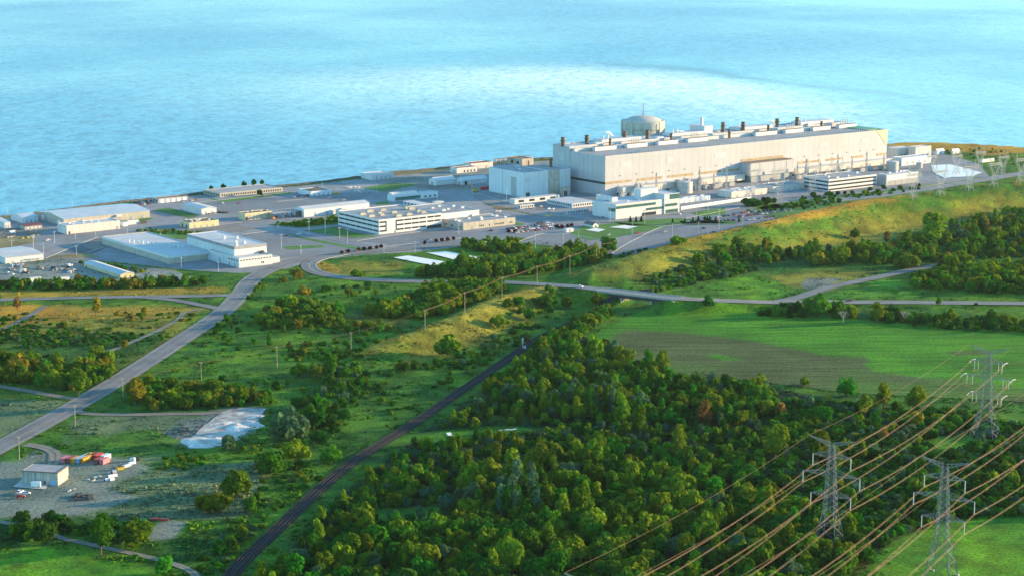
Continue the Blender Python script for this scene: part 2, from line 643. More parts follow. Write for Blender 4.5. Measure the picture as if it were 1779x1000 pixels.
# ------------------------------------------------------------------ cover types over the land
G = dict(green=(.06, .155, .01), dark_green=(.03, .1, .012), straw=(.33, .22, .028), dry=(.18, .172, .022), bright=(.07, .2, .01),  # includes a darker green for herb patches
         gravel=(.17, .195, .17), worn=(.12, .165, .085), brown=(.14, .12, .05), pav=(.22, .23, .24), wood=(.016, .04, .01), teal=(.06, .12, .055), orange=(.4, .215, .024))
ZONES = [
    ('dry', [(-900, 530), (420, 530), (330, 590), (210, 640), (-900, 660)], 6),
    ('straw', [(-900, 528), (380, 533), (250, 552), (120, 556), (-900, 580)], 7),
    ('orange', [(-900, 522), (60, 528), (140, 548), (60, 556), (-900, 566)], 6),
    ('straw', [(0, 505), (200, 502), (400, 498), (430, 494), (415, 508), (200, 514), (0, 517)], 4),
    ('dark_green', [(-900, 585), (200, 585), (300, 575), (240, 620), (120, 700), (-900, 690)], 7),
    ('worn', [(-900, 690), (110, 695), (90, 730), (0, 760), (-900, 800)], 6),
    ('green', [(400, 490), (700, 492), (760, 520), (600, 640), (480, 700), (250, 650)], 6),
    ('worn', [(120, 725), (390, 712), (330, 770), (240, 820), (460, 800), (470, 830), (420, 900), (180, 905), (110, 890), (190, 790), (110, 770)], 7),
    ('gravel', [(-900, 830), (30, 800), (75, 780), (110, 790), (245, 792), (260, 810), (190, 850), (240, 862), (120, 905), (40, 900), (-900, 905)], 6),
    ('gravel', [(255, 775), (320, 730), (395, 705), (465, 705), (445, 745), (380, 775)], 5),
    ('green', [(110, 760), (250, 742), (330, 765), (300, 790), (200, 790), (130, 780)], 8),
    ('bright', [(-900, 945), (60, 950), (170, 960), (330, 1000), (330, 1300), (-900, 1300)], 6),
    ('dark_green', [(-900, 905), (140, 900), (300, 935), (400, 900), (420, 960), (330, 985), (150, 950), (-900, 935)], 8),
    ('dry', [(600, 628), (735, 570), (870, 513), (945, 497), (985, 505), (930, 540), (800, 600), (700, 615)], 5),
    ('straw', [(800, 545), (870, 515), (945, 499), (970, 506), (900, 528), (850, 545)], 5),
    ('straw', [(640, 606), (700, 585), (740, 572), (720, 590), (660, 612)], 5),
    ('dry', [(690, 600), (870, 545), (940, 530), (940, 545), (860, 590), (700, 640)], 5),
    ('dry', [(600, 545), (720, 555), (700, 570), (600, 572)], 5),
    ('straw', [(540, 462), (560, 455), (590, 462), (600, 475), (570, 477)], 3),
    ('dry', [(590, 455), (700, 455), (700, 475), (600, 480)], 4),
    ('gravel', [(256, 938), (272, 910), (296, 902), (330, 905), (312, 920), (300, 934)], 3),
    # the long grass ridge: sunlit crest and shaded slope put into the cover colours
    ('straw', [(980, 480), (1100, 442), (1200, 410), (1400, 364), (1600, 330), (1779, 306), (2400, 260), (2400, 330), (1779, 345), (1560, 371), (1380, 415), (1200, 445), (1080, 474), (1000, 490)], 6),
    ('orange', [(1060, 462), (1200, 412), (1400, 368), (1600, 336), (1779, 312), (2400, 268), (2400, 310), (1779, 345), (1600, 368), (1400, 408), (1220, 446), (1090, 472)], 6),
    ('dry', [(1000, 492), (1080, 478), (1200, 452), (1300, 440), (1400, 425), (1500, 395), (1779, 355), (1779, 375), (1400, 445), (1120, 495)], 6),
    ('dark_green', [(1120, 492), (1260, 455), (1400, 440), (1779, 372), (1900, 370), (1900, 460), (1700, 470), (1480, 470), (1300, 470), (1190, 500)], 6),
    ('dry', [(1330, 480), (1420, 470), (1540, 468), (1480, 488), (1440, 500), (1380, 500)], 5),
    ('gravel', [(1400, 485), (1470, 482), (1440, 498), (1400, 504)], 4),
    ('bright', [(1200, 500), (1290, 480), (1330, 482), (1380, 505), (1330, 518), (1220, 515)], 5),
    ('bright', [(1460, 500), (1600, 480), (1600, 515), (1440, 517)], 5),
    ('bright', [(1150, 530), (1340, 535), (1500, 553), (1779, 560), (1900, 570), (1900, 620), (1150, 620)], 3),
    # wood floors
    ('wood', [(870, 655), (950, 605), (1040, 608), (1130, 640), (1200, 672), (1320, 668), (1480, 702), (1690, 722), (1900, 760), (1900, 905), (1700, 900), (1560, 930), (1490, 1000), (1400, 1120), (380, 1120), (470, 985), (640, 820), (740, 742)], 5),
    ('bright', [(690, 765), (745, 748), (890, 737), (930, 746), (830, 762), (745, 773)], 4),
    ('bright', [(610, 888), (680, 880), (760, 880), (775, 898), (650, 908)], 4),
    ('green', [(1280, 830), (1420, 800), (1450, 820), (1380, 870)], 6),
    ('bright', [(1590, 775), (1670, 745), (1700, 765), (1650, 800)], 6),
    ('bright', [(1560, 935), (1640, 905), (1779, 890), (1950, 890), (1950, 1200), (1420, 1200), (1480, 1000)], 6),
    ('orange', [(1545, 246), (1600, 244), (1700, 248), (1779, 254), (2100, 284), (2100, 300), (1779, 276), (1640, 263), (1545, 257)], 2),
    ('green', [(1700, 272), (1779, 275), (2300, 330), (2300, 305), (1779, 266)], 2),
    ('green', [(1300, 365), (1400, 344), (1500, 335), (1600, 322), (1720, 305), (1900, 300), (1900, 320), (1600, 337), (1400, 372), (1320, 395)], 3),
]
P_SITE = [(-700, 480), (-300, 402), (0, 381), (100, 369), (200, 357), (300, 345), (400, 333.5), (520, 324), (620, 312), (700, 303), (800, 292), (880, 284),
          (960, 279), (1000, 268), (1100, 252), (1300, 247), (1540, 252), (1620, 262), (1700, 285), (1720, 310), (1640, 322), (1590, 345), (1480, 352), (1400, 372),
          (1320, 392), (1180, 428), (1100, 442), (1040, 444), (980, 425), (900, 412), (800, 428), (730, 437), (640, 442), (545, 452), (500, 466), (420, 474), (300, 466),
          (180, 453), (80, 448), (-300, 500)]
# the ground: one sheet, finer where the aerial view looks
xs = np.concatenate([np.linspace(-2600, -80, 50), np.arange(-70, 1850, 3.6), np.linspace(1860, 4400, 50)])
ys = np.concatenate([np.linspace(1700, 1062, 18), np.arange(1050, 226, -2.1)])
PX, PY = np.meshgrid(xs, ys)
u_, v_ = (PX - 889.5) / FPX, (500 - PY) / FPX
t_ = -CAMZ / (-SP + v_ * CP)
TX, TY = u_ * t_, (CP + v_ * SP) * t_
TZ = H(TX, TY)
jx = fbm(TX / 22, TY / 22, 11) * 2
jy = fbm(TX / 22, TY / 22, 21) * 2
jx2 = fbm(TX / 6, TY / 6, 31) * 2
hard = np.zeros(PX.shape + (1,))
covc = np.zeros(PX.shape + (3,))
covc[:] = G['green']
k_ = sstep(fbm(TX / 40, TY / 40, 41) * 2.2 + .5)[..., None]
covc[:] = covc * (1 - k_ * .5) + np.array(G['dark_green']) * k_ * .5
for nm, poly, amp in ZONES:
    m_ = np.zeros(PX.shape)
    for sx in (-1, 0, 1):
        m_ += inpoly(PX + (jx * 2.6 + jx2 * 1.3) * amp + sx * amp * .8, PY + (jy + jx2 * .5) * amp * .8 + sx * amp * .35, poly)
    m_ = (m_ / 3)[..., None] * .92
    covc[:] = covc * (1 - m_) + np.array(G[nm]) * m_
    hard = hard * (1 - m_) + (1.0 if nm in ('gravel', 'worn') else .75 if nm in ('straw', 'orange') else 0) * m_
msite = inpoly(PX, PY, P_SITE)[..., None]
covc = np.where(msite, np.array(G['pav']), covc)
# patchwork of herbs and dry tufts
p1_ = fbm(TX / 9, TY / 9, 51, 4)[..., None]
p2_ = fbm(TX / 30, TY / 30, 61, 3)[..., None]
grn = (~msite) & (TY[..., None] < 1e9)
p3_ = sstep(fbm(TX / 13, TY / 13, 81, 4) * 5 - .15)[..., None] * (1 - hard * .75)
p1_ = p1_ * (1 - hard * .72)
covc = np.where(grn, covc * (1 - p3_ * .45) + np.array(G['dark_green']) * p3_ * .45, covc)
covc = np.where(grn, covc * (1 + p1_ * 1.5) * (1 + p2_ * .6) + np.array((.04, .022, -.004)) * np.clip(p2_ * 2.0, -.3, 1), covc)
covc = np.clip(covc, .008, .9)
ny, nx = PX.shape
vt = np.stack([TX, TY, TZ], -1).reshape(-1, 3)
idx = np.arange(nx * ny).reshape(ny, nx)
quads = np.stack([idx[:-1, :-1], idx[:-1, 1:], idx[1:, 1:], idx[1:, :-1]], -1).reshape(-1, 4)


def np_mesh(name, verts, quads, mats, mi=None, smooth=False):
    me = bpy.data.meshes.new(name)
    nf = len(quads)
    k = quads.shape[1]
    me.vertices.add(len(verts))
    me.vertices.foreach_set('co', np.ascontiguousarray(verts, np.float32).ravel())
    me.loops.add(nf * k)
    me.loops.foreach_set('vertex_index', np.ascontiguousarray(quads, np.int32).ravel())
    me.polygons.add(nf)
    me.polygons.foreach_set('loop_start', np.arange(0, nf * k, k, dtype=np.int32))
    me.polygons.foreach_set('loop_total', np.full(nf, k, np.int32))
    for m in mats:
        me.materials.append(m)
    if mi is not None:
        me.polygons.foreach_set('material_index', np.ascontiguousarray(mi, np.int32))
    if smooth:
        me.polygons.foreach_set('use_smooth', np.ones(nf, bool))
    me.update(calc_edges=True)
    return me


def cover_mat(name, attr='cover', bump=.6, fine=True):
    m = bpy.data.materials.new(name)
    m.use_nodes = True
    n, l = m.node_tree.nodes, m.node_tree.links
    b = n['Principled BSDF']
    b.inputs['Roughness'].default_value = .95
    b.inputs['Specular IOR Level'].default_value = .1
    a = n.new('ShaderNodeAttribute')
    a.attribute_name = attr
    geo = n.new('ShaderNodeNewGeometry')
    t1 = n.new('ShaderNodeTexNoise'); t1.inputs['Scale'].default_value = .55; t1.inputs['Detail'].default_value = 5; t1.inputs['Roughness'].default_value = .65
    l.new(geo.outputs['Position'], t1.inputs['Vector'])
    r = n.new('ShaderNodeMapRange')
    for i, q in zip((1, 2, 3, 4), (.3, .7, .5, 1.5)):
        r.inputs[i].default_value = q
    l.new(t1.outputs['Fac'], r.inputs[0])
    s = n.new('ShaderNodeVectorMath'); s.operation = 'SCALE'
    l.new(a.outputs['Color'], s.inputs[0])
    l.new(r.outputs[0], s.inputs['Scale'])
    l.new(s.outputs[0], b.inputs['Base Color'])
    bp = n.new('ShaderNodeBump'); bp.inputs['Strength'].default_value = bump; bp.inputs['Distance'].default_value = .8
    l.new(t1.outputs['Fac'], bp.inputs['Height'])
    l.new(bp.outputs[0], b.inputs['Normal'])
    MATS[name] = m
    return m


cover_mat('ground_cover')
me = np_mesh('ground', vt, quads, [MATS['ground_cover']], smooth=True)
ca = me.color_attributes.new('cover', 'FLOAT_COLOR', 'POINT')
ca.data.foreach_set('color', np.concatenate([covc.reshape(-1, 3), np.ones((nx * ny, 1))], 1).astype(np.float32).ravel())
ground = bpy.data.objects.new('ground', me)
COL.objects.link(ground)
tag(ground, kind='structure')

# ------------------------------------------------------------------ the lake
m = bpy.data.materials.new('lake_water')
m.use_nodes = True
n, l = m.node_tree.nodes, m.node_tree.links
b = n['Principled BSDF']
geo = n.new('ShaderNodeNewGeometry')


def wnode(sc, stretch=(1, 1, 1), det=3, rough=.5, dist=0):
    mp = n.new('ShaderNodeMapping')
    mp.inputs['Scale'].default_value = stretch
    mp.inputs['Rotation'].default_value = (0, 0, math.radians(-20))
    l.new(geo.outputs['Position'], mp.inputs[0])
    t = n.new('ShaderNodeTexNoise')
    t.inputs['Scale'].default_value = sc
    t.inputs['Detail'].default_value = det
    t.inputs['Roughness'].default_value = rough
    t.inputs['Distortion'].default_value = dist
    l.new(mp.outputs[0], t.inputs['Vector'])
    return t.outputs['Fac']


def wmath(op, a, c=None, cl=False):
    q = n.new('ShaderNodeMath')
    q.operation = op
    q.use_clamp = cl
    for i, z in enumerate((a, c)):
        if z is None:
            continue
        if isinstance(z, (int, float)):
            q.inputs[i].default_value = z
        else:
            l.new(z, q.inputs[i])
    return q.outputs[0]


def wrange(x, a, c, lo, hi, smooth=True):
    q = n.new('ShaderNodeMapRange')
    q.interpolation_type = 'SMOOTHSTEP' if smooth else 'LINEAR'
    l.new(x, q.inputs[0])
    for i, v in zip((1, 2, 3, 4), (a, c, lo, hi)):
        q.inputs[i].default_value = v
    return q.outputs[0]


sp = n.new('ShaderNodeSeparateXYZ')
l.new(geo.outputs['Position'], sp.inputs[0])
# the outfall: a dark curved front in the lake with a pale tongue behind it, its slick's bright reflection put into the colour
warp = wnode(.004, det=4)
px_ = wmath('ADD', sp.outputs[0], wmath('MULTIPLY', wmath('SUBTRACT', warp, .5), 160))
py_ = wmath('ADD', sp.outputs[1], wmath('MULTIPLY', wmath('SUBTRACT', wnode(.003, det=5), .5), 260))
XN = wrange(px_, -1600, 1600, 0, 1, False)


def wcurve(pts):
    q = n.new('ShaderNodeFloatCurve')
    c = q.mapping.curves[0]
    P = [((gp(x, y, -3).x + 1600) / 3200, (gp(x, y, -3).y - 2000) / 3000) for x, y in pts]
    c.points[0].location = P[0]
    c.points[1].location = P[-1]
    for p in P[1:-1]:
        c.points.new(*p)
    q.mapping.update()
    l.new(XN, q.inputs['Value'])
    return wrange(q.outputs[0], 0, 1, 2000, 5000, False)


front = wcurve([(-150, 95), (0, 86), (300, 75), (700, 66), (1000, 74), (1200, 101), (1300, 126), (1450, 152), (1585, 171), (1760, 215)])
inner = wcurve([(-150, 130), (300, 121), (700, 112), (1000, 110), (1200, 124), (1330, 141), (1450, 158), (1585, 174), (1760, 225)])
d_f = wmath('SUBTRACT', front, py_)
d_i = wmath('SUBTRACT', inner, py_)
band = wmath('MULTIPLY', wrange(d_f, -60, 90, 0, 1), wmath('MULTIPLY', wrange(d_i, -120, 120, 1, 0), wrange(px_, 520, 650, 1, 0)))
plume = wmath('MULTIPLY', wmath('MULTIPLY', wrange(d_i, -90, 330, 0, 1), wrange(d_i, 350, 1150, 1, 0)), wmath('MULTIPLY', wrange(px_, -620, 260, 0, 1), wrange(px_, 330, 640, 1, 0)))
line = wmath('MULTIPLY', wmath('MULTIPLY', wrange(wmath('ABSOLUTE', wmath('ADD', d_i, 40)), 10, 95, 1, 0), wrange(px_, 120, 330, 0, 1)), wrange(px_, 590, 650, 1, 0))
w_small = wnode(.15, (.7, .42, 1), 3, .7)
w_mid = wnode(.05, (.8, .4, 1), 3, .6)
w_big = wnode(.0012, (.7, .5, 1), 4, .6)
cr = n.new('ShaderNodeMix'); cr.data_type = 'RGBA'
cr.inputs[6].default_value = (.055, .27, .41, 1)
cr.inputs[7].default_value = (.10, .34, .47, 1)
l.new(wrange(w_big, .1, .9, 0, 1), cr.inputs[0])
c2 = n.new('ShaderNodeMix'); c2.data_type = 'RGBA'
l.new(plume, c2.inputs[0])
cb = n.new('ShaderNodeMix'); cb.data_type = 'RGBA'
l.new(wmath('MULTIPLY', band, .75), cb.inputs[0])
l.new(cr.outputs[2], cb.inputs[6])
cb.inputs[7].default_value = (.035, .27, .42, 1)
l.new(cb.outputs[2], c2.inputs[6])
c2.inputs[7].default_value = (.74, .74, .66, 1)
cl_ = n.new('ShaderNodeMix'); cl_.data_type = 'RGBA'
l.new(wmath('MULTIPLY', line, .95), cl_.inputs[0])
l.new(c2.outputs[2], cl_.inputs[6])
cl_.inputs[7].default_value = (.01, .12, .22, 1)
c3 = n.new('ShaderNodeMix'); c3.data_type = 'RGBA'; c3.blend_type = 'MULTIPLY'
c3.inputs[0].default_value = 1
l.new(cl_.outputs[2], c3.inputs[6])
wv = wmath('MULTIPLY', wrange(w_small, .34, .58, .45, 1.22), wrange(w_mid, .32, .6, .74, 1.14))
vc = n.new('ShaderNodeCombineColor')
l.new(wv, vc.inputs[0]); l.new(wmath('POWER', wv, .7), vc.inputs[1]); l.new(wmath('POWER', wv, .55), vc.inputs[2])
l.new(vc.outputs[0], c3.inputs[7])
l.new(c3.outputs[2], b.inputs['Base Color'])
b.inputs['IOR'].default_value = 1.33
b.inputs['Specular IOR Level'].default_value = .38
l.new(wrange(w_big, .3, .7, .22, .34), b.inputs['Roughness'])
bp = n.new('ShaderNodeBump')
bp.inputs['Strength'].default_value = .5
bp.inputs['Distance'].default_value = 1.6
hgt = wmath('ADD', wmath('MULTIPLY', w_small, .5), w_mid)
l.new(hgt, bp.inputs['Height'])
l.new(bp.outputs[0], b.inputs['Normal'])
MATS['lake_water'] = m
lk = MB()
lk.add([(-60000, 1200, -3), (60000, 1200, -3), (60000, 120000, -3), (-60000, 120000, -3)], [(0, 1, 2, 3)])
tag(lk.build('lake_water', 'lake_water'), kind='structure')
# still ponds
m = bpy.data.materials.new('pond_water')
m.use_nodes = True
n, l = m.node_tree.nodes, m.node_tree.links
b = n['Principled BSDF']
b.inputs['Base Color'].default_value = (.84, .78, .68, 1)
b.inputs['Roughness'].default_value = .4
b.inputs['Specular IOR Level'].default_value = .25
geo = n.new('ShaderNodeNewGeometry')
t = n.new('ShaderNodeTexNoise'); t.inputs['Scale'].default_value = .15
l.new(geo.outputs['Position'], t.inputs['Vector'])
bp = n.new('ShaderNodeBump'); bp.inputs['Strength'].default_value = .05
l.new(t.outputs['Fac'], bp.inputs['Height']); l.new(bp.outputs[0], b.inputs['Normal'])
MATS['pond_water'] = m

# ------------------------------------------------------------------ paved site, lawns, ponds, fields
sheet('site_pavement', P_SITE, .05, 'pavement')
for nm, z, mt, px in [
    ('dark_pavement', .10, 'asphalt_dark', [(75, 436), (130, 417), (200, 410), (224, 414), (180, 433), (160, 442)]),
    ('car_park', .10, 'asphalt', [(335, 352), (500, 334), (660, 336), (600, 352), (500, 361), (420, 372), (360, 370)]),
    ('car_park', .10, 'asphalt', [(420, 408), (500, 398), (540, 405), (660, 430), (640, 437), (560, 442), (480, 450), (470, 436)]),
    ('car_park', .10, 'asphalt', [(620, 418), (770, 398), (800, 405), (960, 390), (985, 398), (890, 412), (800, 424), (720, 432)]),
    ('car_park', .10, 'asphalt', [(1062, 441), (1072, 421), (1165, 392), (1280, 392), (1330, 383), (1352, 379), (1300, 398), (1180, 424), (1100, 439)]),
    ('car_park', .10, 'asphalt', [(1190, 379), (1290, 360), (1390, 368), (1330, 383), (1270, 389), (1200, 389)]),
    ('car_park', .10, 'asphalt', [(900, 422), (940, 408), (985, 408), (1060, 420), (1055, 436), (990, 430)]),
    ('service_road', .2, 'road', [(830, 335), (850, 345), (960, 372), (1060, 384), (1060, 388), (950, 378), (840, 352), (815, 338)]),
    ('service_road', .2, 'road', [(1180, 366), (1300, 348), (1420, 335), (1420, 339), (1300, 354), (1190, 371)]),
    ('service_road', .2, 'road', [(1430, 348), (1520, 338), (1640, 320), (1740, 303), (1800, 296), (1800, 301), (1640, 327), (1520, 344), (1440, 352)]),
    ('service_road', .2, 'road', [(80, 449), (0, 457), (-100, 466), (-100, 460), (0, 449), (60, 440), (150, 412), (300, 392), (420, 384), (420, 388), (300, 397), (165, 416)]),
    ('yard_gravel', .08, 'gravel', [(-100, 470), (60, 446), (110, 448), (300, 469), (340, 484), (230, 492), (60, 494), (-100, 500)]),
    ('yard_gravel', .09, 'gravel', [(620, 318), (720, 306), (850, 292), (960, 285), (960, 292), (850, 303), (730, 318), (680, 316)]),
]:
    sheet(nm, px, z, mt)
for nm, mt, z, px in (('dry_grass', 'dry_lawn', .14, [(-60, 414), (40, 410), (66, 419), (30, 428), (-60, 438)]), ('dry_grass', 'dry_lawn', .14, [(62, 446), (150, 440), (175, 446), (120, 449)]),
                      ('brown_yard', 'brown_yard', .13, [(138, 425), (200, 413), (226, 415), (190, 430), (160, 434)]), ('brown_yard', 'brown_yard', .13, [(325, 401), (400, 391), (455, 397), (410, 404)]),
                      ('brown_yard', 'brown_yard', .13, [(0, 398), (60, 394), (98, 398), (60, 408), (0, 410)]), ('dry_grass', 'dry_lawn', .14, [(840, 352), (905, 361), (960, 374), (940, 376), (860, 362)]),
                      ('brown_yard', 'brown_yard', .13, [(895, 350), (950, 358), (975, 356), (940, 366), (900, 361)]), ('dry_grass', 'dry_lawn', .14, [(640, 300), (760, 293), (860, 284), (860, 287), (740, 301), (660, 307)]),
                      ('brown_yard', 'brown_yard', .13, [(700, 322), (760, 330), (830, 328), (800, 318), (740, 314)])):
    sheet(nm, wob(px, 1.2, 4, len(px[0]) + int(px[0][1])), z, mt)
for i, px in enumerate([
    [(264, 366), (294, 361), (346, 375), (330, 379)], [(208, 384), (260, 378), (266, 380.5), (224, 388)],
    [(203, 408), (250, 397), (377, 406), (320, 416)], [(352, 340), (380, 348), (490, 334), (505, 333.5), (505, 336.5), (385, 352)],
    [(630, 327), (681, 318), (723, 319.5), (717, 323.5), (667, 333)], [(527, 401), (583, 394), (608, 402), (655, 411), (614, 414)],
    [(465, 391), (585, 376), (588, 390), (521, 396)], [(1194, 366), (1226, 359), (1260, 359), (1260, 373), (1215, 376)],
    [(990, 407), (1013, 393), (1075, 387), (1162, 395), (1069, 413), (1021, 418)], [(1060, 386), (1180, 379), (1270, 388), (1160, 392), (1090, 392)],
    [(495, 404), (525, 412), (640, 433), (632, 436), (520, 414)], [(490, 428), (560, 426), (565, 430), (500, 434)],
    [(896, 386), (912, 389), (905, 392), (894, 391)], [(650, 352), (672, 350), (676, 354), (655, 357)],
    [(1180, 384), (1275, 383), (1280, 390), (1190, 391)], [(1300, 358), (1340, 352), (1370, 360), (1330, 366)],
    [(1300, 367), (1330, 357), (1420, 345), (1440, 342), (1530, 332), (1600, 322.5), (1660, 316), (1700, 308), (1720, 310), (1640, 322), (1590, 345), (1480, 353), (1400, 373), (1350, 380)],
    [(540, 444), (640, 436), (740, 428), (730, 433), (640, 441), (560, 448)],
]):
    sheet('lawn', wob(px, .8, 3, i), .16, 'lawn')
sheet('settling_pond', wob([(684, 447.7), (709, 444), (772, 454.5), (754, 461.5)], .5, 3, 4), .5, 'pond_water')
sheet('settling_pond', wob([(741, 439), (774, 436.5), (841, 449), (800, 454)], .5, 3, 5), .5, 'pond_water')
sheet('round_pond', wob([(1017, 400), (1035, 396), (1052, 399), (1040, 403)], .4, 3, 6), .5, 'pond_water')
sheet('round_pond', wob([(1058, 395), (1085, 391), (1108, 394), (1090, 398)], .4, 3, 7), .5, 'pond_water')
sheet('forebay_water', wob([(1617, 287), (1652, 286), (1707, 300), (1690, 307), (1655, 308), (1640, 310), (1622, 300)], .8, 3, 8), .4, 'pond_water')
sheet('marsh_water', wob([(775, 751), (783, 750), (788, 757), (780, 758)], 1, 3, 9), .4, 'pond_water')
sheet('marsh_water', wob([(862, 747), (885, 744.5), (900, 743.5), (890, 746.5)], 1.5, 4, 10), .4, 'pond_water')
m = mat('ploughed', (.056, .076, .036), .95, .2, .3, var2=.3)
for nm, px, mt, z in [
    ('sand_pad', wob([(322, 770), (350, 742), (384, 716), (415, 707), (463, 709), (442, 737), (418, 762), (382, 774)], .9, 5, 14), 'wet_slab', .33),
    ('concrete_pad', [(22, 845), (38, 832), (84, 838), (80, 849)], 'kerb', .33),
]:
    sheet(nm, px, z, mt)
# the arable field: crop and bare soil in one surface, sown in rows
FIELD = wob([(1000, 597), (1075, 556), (1130, 534), (1200, 529), (1330, 540), (1480, 553), (1590, 570), (1779, 582), (2000, 592), (2000, 712), (1779, 697), (1640, 690), (1480, 682), (1320, 662), (1180, 652), (1110, 632), (1010, 603)], 1, 5, 11)
SOIL = [(1030, 606), (1093, 573), (1200, 579), (1300, 590), (1400, 609), (1430, 617), (1500, 618), (1512, 624), (1500, 632), (1520, 645), (1600, 657), (1660, 660), (1779, 672), (2050, 700), (2050, 730), (1640, 720), (1100, 660)]
fxs, fys = np.arange(990, 2010, 2.6), np.arange(524, 716, 1.3)
FX, FY = np.meshgrid(fxs, fys)
fu, fv = (FX - 889.5) / FPX, (500 - FY) / FPX
ft = (.34 - CAMZ) / (-SP + fv * CP)
WX, WY = fu * ft, (CP + fv * SP) * ft
e1, e2, e3 = fbm(WX / 26, WY / 26, 301), fbm(WX / 5, WY / 5, 311), fbm(WX / 60, WY / 60, 321)
mk = np.zeros(FX.shape)
for q in np.linspace(-1, 1, 7):
    mk += inpoly(FX + e1 * 16 + e2 * 9 + q * 5, FY + e1 * 7 + e2 * 4 + q * 3, SOIL)
mk = mk / 7
mk = mk * np.clip(1.0 - np.clip(e3 * 1.6, -.1, .5), 0, 1) * .9
for px in ([(1225, 618), (1250, 615), (1290, 624), (1260, 627)], [(1640, 611), (1700, 607), (1735, 612), (1700, 617), (1660, 617)]):
    bare = inpoly(FX + e1 * 14, FY + e1 * 5, px)
    mk = np.where(bare, .15 if px[0][0] < 1300 else .75, mk)
crop_c, soil_c = np.array((.05, .19, .009)), np.array((.075, .088, .034))
fc = crop_c * (1 + e3[..., None] * .9 + e1[..., None] * .5) * (1 - mk[..., None]) + soil_c * (1 + e1[..., None] * .5) * mk[..., None]
fc += np.array((.03, .012, 0)) * np.clip(e3, 0, 1)[..., None] * 2 * (1 - mk[..., None])
gy_, gx_ = FX.shape
fi = np.arange(gx_ * gy_).reshape(gy_, gx_)
fq = np.stack([fi[:-1, :-1], fi[1:, :-1], fi[1:, 1:], fi[:-1, 1:]], -1).reshape(-1, 4)
keep = inpoly((FX[:-1, :-1] + 1.3).ravel(), (FY[:-1, :-1] + .6).ravel(), FIELD)
cover_mat('field_cover', 'cover', .4)
mm = MATS['field_cover']
n, l = mm.node_tree.nodes, mm.node_tree.links
b = n['Principled BSDF']
old = b.inputs['Base Color'].links[0].from_socket
geo = n.new('ShaderNodeNewGeometry')
mp = n.new('ShaderNodeMapping'); mp.inputs['Rotation'].default_value = (0, 0, math.radians(-14)); mp.inputs['Scale'].default_value = (.02, .32, 1)
l.new(geo.outputs['Position'], mp.inputs[0])
t = n.new('ShaderNodeTexNoise'); t.inputs['Scale'].default_value = 1.0; t.inputs['Detail'].default_value = 4
l.new(mp.outputs[0], t.inputs['Vector'])
r = n.new('ShaderNodeMapRange')
for i, q in zip((1, 2, 3, 4), (.3, .7, .7, 1.3)):
    r.inputs[i].default_value = q
l.new(t.outputs['Fac'], r.inputs[0])
sx = n.new('ShaderNodeSeparateXYZ'); mp2 = n.new('ShaderNodeMapping'); mp2.inputs['Rotation'].default_value = (0, 0, math.radians(-14))
l.new(geo.outputs['Position'], mp2.inputs[0]); l.new(mp2.outputs[0], sx.inputs[0])
q1 = n.new('ShaderNodeMath'); q1.operation = 'MULTIPLY'; q1.inputs[1].default_value = 1 / 21.0; l.new(sx.outputs[1], q1.inputs[0])
q2 = n.new('ShaderNodeMath'); q2.operation = 'FRACT'; l.new(q1.outputs[0], q2.inputs[0])
q3 = n.new('ShaderNodeMapRange')
for i, q in zip((1, 2, 3, 4), (.05, .09, .72, 1.0)):
    q3.inputs[i].default_value = q
l.new(q2.outputs[0], q3.inputs[0])
q4 = n.new('ShaderNodeMath'); q4.operation = 'MULTIPLY'; l.new(r.outputs[0], q4.inputs[0]); l.new(q3.outputs[0], q4.inputs[1])
s_ = n.new('ShaderNodeVectorMath'); s_.operation = 'SCALE'
l.new(old, s_.inputs[0]); l.new(q4.outputs[0], s_.inputs['Scale']); l.new(s_.outputs[0], b.inputs['Base Color'])
me = np_mesh('crop_field', np.stack([WX, WY, np.full(WX.shape, .34)], -1).reshape(-1, 3), fq[keep][:, ::-1], [mm])
ca = me.color_attributes.new('cover', 'FLOAT_COLOR', 'POINT')
ca.data.foreach_set('color', np.concatenate([np.clip(fc, .005, .9).reshape(-1, 3), np.ones((gx_ * gy_, 1))], 1).astype(np.float32).ravel())
o = bpy.data.objects.new('crop_field', me); COL.objects.link(o); tag(o, kind='structure')
# sea wall of armour stone along the lake
b = MB()
sp_ = [gp(x, y, 0) for x, y in [(-700, 452), (-350, 412), (0, 377.5), (100, 365.5), (200, 352.5), (300, 341.5), (400, 329.5), (520, 320.5), (620, 308.5), (700, 299.5), (800, 288.5), (880, 280.5), (960, 274.5)]]
sp_ = smooth_pts(sp_, 14)
r_ = random.Random(3)
prof = []
for p in sp_:
    prof.append([p + Vector((0, dy + r_.uniform(-.8, .8), dz + r_.uniform(-.3, .3))) for dy, dz in ((-6, 0), (-4, 1.3), (-1, 1.4), (5, -3.6))])
b.add([q for row in prof for q in row], [(i * 4 + k, (i + 1) * 4 + k, (i + 1) * 4 + k + 1, i * 4 + k + 1) for i in range(len(prof) - 1) for k in range(3)])
tag(b.build('shore_embankment', 'seawall'), kind='structure')

for px in ([(480, 351), (640, 335)], [(500, 398), (560, 412), (640, 432)], [(560, 443), (640, 437), (730, 430)], [(1062, 441), (1100, 418), (1165, 392), (1280, 390)], [(990, 408), (1060, 420)], [(830, 336), (880, 352), (950, 371), (1060, 385)],
           [(205, 410), (300, 398), (420, 387)], [(80, 449), (130, 428), (170, 412)], [(620, 419), (700, 407), (770, 398)], [(300, 467), (420, 474.5), (490, 465)], [(340, 353), (420, 344), (500, 335)], [(420, 408), (500, 398)], [(1190, 380), (1285, 361)], [(900, 421), (940, 407), (985, 407)],
           [(640, 432), (740, 421), (800, 414)], [(150, 440), (240, 410)], [(1430, 347), (1520, 337), (1640, 319)]):
    ribbon('kerb', road_line(px), .8, 'kerb', .34, keep=False, thick=.2)
